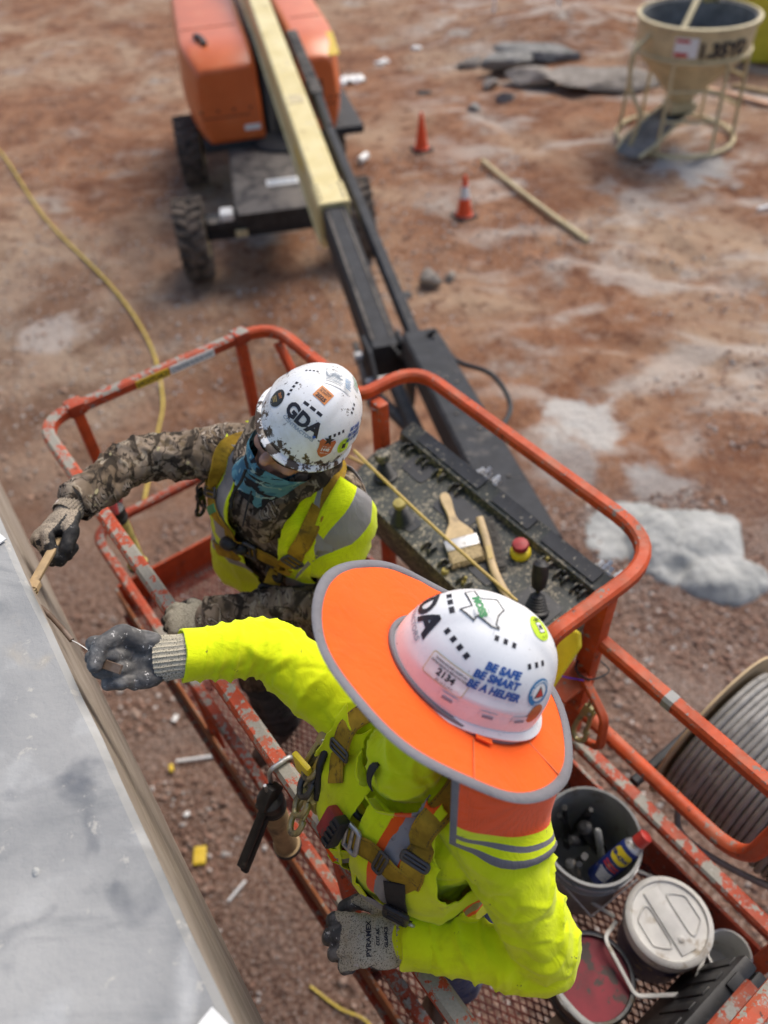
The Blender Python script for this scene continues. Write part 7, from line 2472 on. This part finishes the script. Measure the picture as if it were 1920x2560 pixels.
def hopper():
    O = Vector((5.2, 13.05, gh(5.2, 13.05)))
    t = thing('concrete_bucket', tuple(O), 'cream steel concrete bucket on a tube stand, spattered with mortar', 'concrete bucket')
    c = O + Vector((-.04, -.06, 0))
    # open bin: wall, cone, rim
    mb = MB().lathe(c, Z, [(.15, .52), (.17, .62), (.70, 1.22), (.74, 1.30), (.755, 1.68), (.735, 1.70), (.715, 1.68), (.70, 1.30), (.66, 1.22), (.13, .66)], 44)
    mb.f = mb.f[:-1]; mb.m = [0 if max(f) < 44 * 6 else 1 for f in mb.f[:]]
    mb.lathe(c + Z * 1.22, Z, [(0, 0), (.66, .0)], 44, 1); 
    mb.build('bin', [MT['hopper'], MT['mortar']], t, 35)
    ringband(c + Z * 1.655, [(.756, 0), (.79, .01), (.79, .055), (.748, .062)]).build('rim_band', MT['hopper'], t, 35)
    ringband(c + Z * 1.26, [(.735, 0), (.765, .01), (.765, .05), (.735, .06)]).build('waist_band', MT['hopper'], t, 35)
    # stand: four pairs of legs, ladder bars, skid ring
    base = [Vector((math.cos(a) * .82, math.sin(a) * .82, .05)) for a in np.linspace(0, 2 * math.pi, 33)[:-1]]
    MB().tube([O + p for p in base], .032, 8, closed=True).build('skid_ring', MT['hopper'], t, 45)
    for a in (-125, -70, -15, 45, 110, 170):
        r_ = math.radians(a)
        p0 = O + Vector((math.cos(r_) * .80, math.sin(r_) * .80, .06)); p1 = c + Vector((math.cos(r_) * .74, math.sin(r_) * .74, 1.30))
        MB().tube([p0, p1], .026, 8).build('stand_leg', MT['hopper'], t, 45)
    for (a, b) in ((-125, -70), (-15, 45)):
        for zz in (.5, .9):
            k = (zz - .06) / 1.24
            pa = [O.lerp(c, k) + Vector((math.cos(math.radians(x)) * (.80 - .06 * k), math.sin(math.radians(x)) * (.80 - .06 * k), zz)) for x in (a, b)]
            MB().tube(pa, .022, 8).build('ladder_rung', MT['hopper'], t, 45)
    # curved side guard
    MB().tube(spline([c + Vector((-.70, -.28, 1.55)), c + Vector((-.92, -.38, 1.35)), c + Vector((-.86, -.36, .9)), c + Vector((-.70, -.45, .55)), c + Vector((-.75, -.40, .1))], 7), .03, 8).build('side_guard', MT['hopper'], t, 45)
    # lifting bail
    MB().sq([c + Vector((-.42, -.62, 1.66)), c + Vector((-.12, -.2, 2.0)), c + Vector((.1, .1, 2.15))], .07, .05).build('lifting_bail', MT['hopper'], t, 40)
    MB().sq([c + Vector((.45, .60, 1.66)), c + Vector((.25, .3, 1.95)), c + Vector((.1, .1, 2.15))], .07, .05).build('lifting_bail', MT['hopper'], t, 40)
    MB().box(c + Vector((.12, .12, 1.95)), (.14, .1, .3), XY, bevel=.03).build('gate_lever', MT['dirtyyellow'], t, 40)
    # discharge gate and chute
    MB().box(c + Vector((0, 0, .5)), (.36, .36, .14), XY, bevel=.02).build('gate', MT['hopper'], t, 40)
    cd = Vector((-.80, -.60, 0)); cs = Vector((.60, -.80, 0))
    vs = []
    for k, (x, z, w, d) in enumerate(((-.1, .42, .22, .10), (.35, .30, .24, .10), (.8, .14, .25, .09), (1.05, .07, .20, .05))):
        for s_, zz in ((-1, d), (-.75, 0), (.75, 0), (1, d)): vs.append(c + cd * x + cs * (s_ * w) + Z * (z + zz - .02))
    ch = MB().add(vs, [(k * 4 + j, k * 4 + j + 1, (k + 1) * 4 + j + 1, (k + 1) * 4 + j) for k in range(3) for j in range(3)]).build('chute', MT['mortar'], t, 30)
    m = ch.modifiers.new('t', 'SOLIDIFY'); m.thickness = .02
    for s_ in (-1, 1):
        MB().tube([vs[k * 4 + (0 if s_ < 0 else 3)] for k in range(4)], .025, 8).build('chute_edge', MT['hopper'], t, 45)
    # sticker and stencilled capacity on the wall facing the camera
    def on(a, z, l=0): return c + Vector((math.cos(a) * (.757 + l), math.sin(a) * (.757 + l), z))
    def band(a0, a1, z0, z1, m, nm, l):
        vs = [on(a0 + (a1 - a0) * i / 6, z, l) for i in range(7) for z in (z0, z1)]
        MB().add(vs, [(i * 2, i * 2 + 2, i * 2 + 3, i * 2 + 1) for i in range(6)]).build(nm, MT[m], t)
    R_ = math.radians
    band(R_(-128), R_(-106), 1.36, 1.60, 'st_white', 'sticker', .004); band(R_(-127), R_(-114), 1.37, 1.42, 'inkred', 'sticker_stripe', .007); band(R_(-127), R_(-114), 1.54, 1.58, 'inkred', 'sticker_stripe', .007)
    t.scale = (1.13, 1.13, 1.06)
    tx = text_mesh('1.35YD', .24, .012)
    MB().add([on(R_(-103) + a / .757 * .95, 1.37 + b, .006) for a, b in tx[0]], tx[1]).build('stencil_lettering', MT['ink'], t)
hopper()

def rock(name, c, size, rot, mat, label, cat, seed, flat=1.0, group=None, n=18):
    soft = name.startswith('washout') or name == 'dirt_mound'
    mb = MB().ball((0, 0, 0), 1.0, n)
    P = np.array(mb.v)
    # facet it: clamp to random planes
    rg = np.random.default_rng(seed)
    for _ in range(0 if soft else 9):
        d = rg.normal(size=3); d /= np.linalg.norm(d)
        k = rg.uniform(.42, .78)
        s = P @ d
        P = np.where((s > k)[:, None], P - np.outer(s - k, d), P)
    P = P * (1 + (.20 if soft else .10) * fbm(P * (1.3 if soft else 2.2), 4 if soft else 3, seed)[:, None])
    P = P * np.array([size[0], size[1], size[2] * flat])
    ca, sa = math.cos(rot), math.sin(rot)
    P = np.c_[P[:, 0] * ca - P[:, 1] * sa, P[:, 0] * sa + P[:, 1] * ca, P[:, 2]]
    z = gh(c[0], c[1])
    mb.v = [tuple(p) for p in (P + np.array([c[0], c[1], z + size[2] * .55]))]
    o = mb.build(name, mat, None, 80 if soft else 12)
    return tag(o, label, cat, group)

def heap():
    # hardened concrete dumped in two overlapping lobes, feathering into the soil
    n = 90
    X = np.linspace(1.75, 3.55, n); Y = np.linspace(3.2, 5.05, n)
    gx, gy = np.meshgrid(X, Y)
    P = np.c_[gx.ravel(), gy.ravel()]
    def lobe(cx, cy, a, b, rot, h, e=2.4):
        ca, sa = math.cos(rot), math.sin(rot)
        dx, dy = P[:, 0] - cx, P[:, 1] - cy
        d = np.sqrt(((dx * ca + dy * sa) / a) ** 2 + ((-dx * sa + dy * ca) / b) ** 2)
        d = d + .16 * fbm(np.c_[P * 2.2, np.zeros(len(P))], 3, int(h * 100))
        return h * np.clip(1 - d ** e, 0, None) ** .6
    h = np.maximum(lobe(2.60, 4.32, .52, .42, .3, .15), lobe(2.80, 3.90, .40, .30, -.3, .13)) + lobe(2.15, 4.5, .42, .34, .2, .04)
    rough = .03 * fbm(np.c_[P * 5, h * 8], 4, 9) + .008 * fbm(np.c_[P * 26, h * 8], 3, 4)
    z = ground_h(P) + np.where(h > .004, h + rough * np.clip(h / .05, 0, 1), -.04)
    keep = (h > .001).reshape(n, n)
    idx = np.arange(n * n).reshape(n, n)
    fs = [(int(idx[j, i]), int(idx[j, i + 1]), int(idx[j + 1, i + 1]), int(idx[j + 1, i])) for j in range(n - 1) for i in range(n - 1) if keep[j:j + 2, i:i + 2].any()]
    mb = MB().add([tuple(q) for q in np.c_[P, z]], fs)
    me = mb.mesh('concrete_heap')
    bm = bmesh.new(); bm.from_mesh(me)
    bmesh.ops.delete(bm, geom=[v for v in bm.verts if not v.link_faces], context='VERTS')
    for f in bm.faces: f.smooth = True
    bm.to_mesh(me); bm.free()
    me.materials.append(MT['moundgrey'])
    tag(link('concrete_heap', me), 'low heap of pale hardened concrete on the soil right of the basket', 'concrete heap')

def site():
    rock('concrete_slab_piece', (3.85, 17.3), (1.0, .45, .16), -.35, MT['mortar'], 'long flat broken concrete slab on top of the rubble pile', 'rubble', 3)
    rock('concrete_chunk', (2.95, 16.8), (.75, .4, .22), .3, MT['mortar'], 'dark grey broken concrete leaning in the rubble pile', 'rubble', 5)
    rock('concrete_chunk', (3.3, 15.95), (.55, .38, .2), -.1, MT['rock'], 'rounded pale concrete chunk nearest in the rubble pile', 'rubble', 7)
    rock('concrete_chunk', (4.55, 15.6), (1.15, .55, .2), -.25, MT['rock'], 'broad tan concrete slab between rubble pile and concrete bucket', 'rubble', 9)
    rock('stone', (2.35, 17.3), (.35, .22, .14), .4, MT['rock'], 'small grey stone at the left end of the rubble pile', 'stone', 11)
    rock('stone', (2.6, 16.0), (.26, .2, .14), 1.0, MT['rock'], 'brown stone in front of the rubble pile', 'stone', 13)
    rock('stone', (2.75, 15.2), (.22, .16, .10), .2, MT['mortar'], 'lone grey stone on the clay below the rubble', 'stone', 15)
    rock('stone', (2.1, 14.9), (.16, .14, .08), .7, MT['mortar'], 'small dark stone left of the lone grey stone', 'stone', 16)
    rock('stone', (.79, 8.98), (.20, .17, .14), .5, MT['rock'], 'rounded brownish stone beside the boom knuckle', 'stone', 17)
    rock('stone', (1.05, 9.05), (.12, .09, .07), .9, MT['rock'], 'small stone right of the rounded brownish stone', 'stone', 19)
    rock('stone', (.45, 8.7), (.11, .1, .06), .2, MT['mortar'], 'small grey stone left of the rounded brownish stone', 'stone', 23)
    # washed-out concrete dumped in lobes
    heap()
    # sticks, boards, pipes
    def bar(name, a, b, w, h, mat, label, cat, rnd=True, bow=0.0):
        a = Vector((a[0], a[1], gh(*a[:2]) + h / 2 + .005)); b = Vector((b[0], b[1], gh(*b[:2]) + h / 2 + .005))
        s = (b - a).cross(Z).normalized()
        P = [a.lerp(b, k / 10) + s * (bow * math.sin(math.pi * k / 10)) + Z * .012 for k in range(11)]
        mb = MB().tube(P, w / 2, 8) if rnd else MB().sq(P, w, h)
        return tag(mb.build(name, mat, None, 40), label, cat)
    bar('wooden_pole', (1.95, 12.54), (3.01, 9.73), .075, .075, MT['hopper'], 'long tan wooden pole lying on the clay', 'pole', True, .03)
    bar('board', (6.35, 15.0), (7.2, 13.9), .16, .06, MT['pinkboard'], 'weathered pink board behind the concrete bucket', 'board', False)
    bar('board', (6.9, 14.3), (7.9, 13.2), .18, .07, MT['reflect'], 'pale board at the right edge behind the bucket', 'board', False)
    bar('board', (6.9, 15.1), (7.8, 14.2), .10, .06, MT['wood'], 'thin brown board behind the pale board', 'board', False)
    bar('pipe_piece', (5.6, 10.42), (6.2, 10.6), .05, .05, MT['reflect'], 'short white pipe at the right edge of the clay', 'pipe')
    bar('pipe_piece', (-1.62, 2.60), (-1.30, 2.62), .022, .022, MT['reflect'], 'thin white pipe with yellow tip below the basket', 'pipe')
    bar('pipe_tip', (-1.655, 2.57), (-1.64, 2.52), .03, .03, MT['st_yellow'], 'yellow tip beside the thin white pipe', 'pipe tip', False)
    bar('pipe_piece', (-1.15, 1.62), (-1.05, 1.74), .018, .018, MT['reflect'], 'short white strip on the gravel near the slab', 'strip')
    bar('pipe_piece', (-.02, 12.75), (.1, 12.95), .12, .12, MT['reflect'], 'white plastic bottle on the clay beside the boom', 'bottle')
    # scraps
    def scrap(name, x, y, w, l, rot, m, label, cat, h=.012):
        ax = (Vector((math.cos(rot), math.sin(rot), 0)), Vector((-math.sin(rot), math.cos(rot), 0)), Z)
        n = 6
        vs = [Vector((x, y, gh(x, y) + .022)) + ax[0] * (w * (i / n - .5)) + ax[1] * (l * (j / n - .5)) + Z * (h * mnoise.noise(Vector((i * .7 + x, j * .7 + y, 0)))) for i in range(n + 1) for j in range(n + 1)]
        o = MB().add(vs, [(i * (n + 1) + j, (i + 1) * (n + 1) + j, (i + 1) * (n + 1) + j + 1, i * (n + 1) + j + 1) for i in range(n) for j in range(n)]).build(name, MT[m], None, 60)
        m_ = o.modifiers.new('t', 'SOLIDIFY'); m_.thickness = .006
        return tag(o, label, cat)
    scrap('foam_sheet', -1.37, 1.92, .085, .12, .05, 'st_yellow', 'yellow rectangle of foam on the gravel below the basket', 'foam')
    scrap('plastic_sheet', -.1, 16.9, .55, .4, .3, 'st_white', 'crumpled white plastic on the clay right of the hood', 'plastic', .12)
    scrap('plastic_scrap', .58, 17.85, .3, .2, .8, 'st_white', 'white scrap beyond the crumpled plastic', 'plastic', .08)
    scrap('plastic_scrap', 1.35, 18.6, .22, .18, .2, 'st_white', 'small white scrap left of the rubble', 'plastic', .06)
    scrap('rag', 1.3, 15.95, .26, .16, .2, 'blk', 'dark rag on the clay above the cones', 'rag', .06)
    scrap('paper_scrap', -1.49, 2.2, .04, .03, .5, 'st_white', 'tiny white paper on the gravel under the rail', 'paper', .01)
    scrap('plastic_strip', -1.68, 2.95, .06, .035, 1.2, 'reflect', 'curled pale strip beside the slab edge', 'strip', .03)
    # yellow hose across the left side
    H = [(-7.6, 16.0), (-6.36, 14.3), (-4.89, 11.63), (-3.4, 9.34), (-2.71, 8.05), (-2.36, 6.9), (-2.33, 6.3), (-2.3, 5.3)]
    P = spline([Vector((x, y, gh(x, y) + .045)) for x, y in H], 8)
    tag(MB().tube(P, .015, 8).build('hose', MT['hose'], None, 60), 'long yellow hose winding past the boom lift', 'hose')
    P = spline([Vector((x, y, gh(x, y) + .02)) for x, y in ((-.62, 1.12), (-.45, 1.0), (-.3, .93), (-.2, .8))], 6)
    tag(MB().tube(P, .008, 6).build('twine', MT['hose'], None, 60), 'yellow twine on the gravel below the near corner', 'twine')
    # yellow skip with dark inside at the far right
    o = Vector((8.2, 17.3, 0))
    t = thing('skip', tuple(o), 'yellow steel skip at the far right behind the concrete bucket', 'skip')
    ax = (Vector((.93, -.36, 0)), Vector((.36, .93, 0)), Z)
    for a, b, w, l in ((0, -1.0, 3.6, .08), (0, 1.0, 3.6, .08), (-1.8, 0, .08, 2.0), (1.8, 0, .08, 2.0)):
        MB().box(o + ax[0] * a + ax[1] * b + Z * .75, (w, l, 1.5), ax, bevel=.01).build('side', MT['skipyellow'], t, 30)
    MB().box(o + Z * .1, (3.5, 1.9, .1), ax).build('floor_plate', MT['black'], t)
    for k in range(6):
        MB().box(o + ax[0] * (-1.5 + k * .6) - ax[1] * 1.07 + Z * .75, (.09, .08, 1.4), ax).build('rib', MT['skipyellow'], t)
    MB().box(o + Z * 1.15, (3.45, 1.85, .1), ax).build('load', MT['black'], t)
    for x, y in ((4.6, 19.8), (3.3, 20.6)):
        s = MB().tube([Vector((x, y, -.1)), Vector((x + .06, y, .9))], .03, 8).build('stake', MT['reflect'], None, 40)
        tag(s, 'pale marker stake beyond the rubble' + (', nearer the bucket' if x > 4 else ', left of the other'), 'stake')
site()

# loose stones: a joined scatter of low stones
def gravel():
    rg = np.random.default_rng(5)
    ico = bmesh.new(); bmesh.ops.create_icosphere(ico, subdivisions=1, radius=1.0)
    ico.verts.index_update()
    V = np.array([v.co for v in ico.verts]); Fc = np.array([[v.index for v in f.verts] for f in ico.faces]); ico.free()
    def scatter(n, x0, x1, y0, y1, lo, hi, name, matname, label, mask):
        xs = rg.uniform(x0, x1, n * 3); ys = rg.uniform(y0, y1, n * 3)
        k = mask(xs, ys)
        xs, ys = xs[k][:n], ys[k][:n]; n2 = len(xs)
        z = ground_h(np.c_[xs, ys])
        r = lo * (hi / lo) ** (rg.random(n2) ** 2.2)
        sc = r[:, None] * rg.uniform(.6, 1.25, (n2, 3)) * np.array([1, 1, .62])
        a = rg.uniform(0, 6.28, n2); ca, sa = np.cos(a), np.sin(a)
        vs = V[None] * sc[:, None, :] * rg.uniform(.8, 1.15, (n2, len(V), 1))
        X = vs[:, :, 0] * ca[:, None] - vs[:, :, 1] * sa[:, None] + xs[:, None]
        Y = vs[:, :, 0] * sa[:, None] + vs[:, :, 1] * ca[:, None] + ys[:, None]
        Zz = vs[:, :, 2] + (z + r * .18)[:, None]
        P = np.stack([X, Y, Zz], -1).reshape(-1, 3)
        F = (Fc[None] + (np.arange(n2) * len(V))[:, None, None]).reshape(-1, 3)
        me = bpy.data.meshes.new(name)
        me.vertices.add(len(P)); me.vertices.foreach_set('co', P.ravel())
        me.loops.add(F.size); me.loops.foreach_set('vertex_index', F.ravel())
        me.polygons.add(len(F)); me.polygons.foreach_set('loop_start', np.arange(0, F.size, 3)); me.polygons.foreach_set('loop_total', np.full(len(F), 3))
        me.update(calc_edges=True)
        me.materials.append(MT[matname])
        o = stuff(link(name, me))
        tag(o, label, 'gravel')
    nz = lambda x, y, s, sd: vnoise(np.c_[x * s, y * s, np.zeros(len(x))], sd)
    near_m = lambda x, y: (nz(x, y, 1.1, 3) + .5 * nz(x, y, 3, 4) > -.35)
    far_m = lambda x, y: (nz(x, y, .5, 7) + .4 * nz(x, y, 2, 9) > .1)
    scatter(26000, -2.9, 4.2, .2, 5.6, .007, .034, 'gravel', 'gravel_warm', 'loose reddish gravel around and below the basket', near_m)
    scatter(4800, -2.9, 4.2, .2, 5.6, .006, .026, 'pale_gravel', 'gravel_pale', 'pale grey pebbles mixed in the gravel below the basket', near_m)
    scatter(5000, -7, 8, 5.4, 14, .008, .032, 'scattered_gravel', 'gravel_pale', 'patches of loose grey stones on the clay', far_m)
    scatter(5000, -7, 8, 5.4, 22, .012, .04, 'scattered_clay_lumps', 'clay_lump', 'loose brown clay lumps over the yard', far_m)
MT['gravel_warm'] = plain('gravel_warm', (.20, .115, .082), .95, 0, .45, 22, (.33, .24, .19), 12, .5, .64)
MT['clay_lump'] = plain('clay_lump', (.34, .215, .155), .95, 0, .3, 12, (.42, .33, .27), 6, .5, .65)
MT['gravel_pale'] = plain('gravel_pale', (.44, .40, .37), .95, 0, .35, 22, (.28, .22, .19), 12, .5, .62)
gravel()
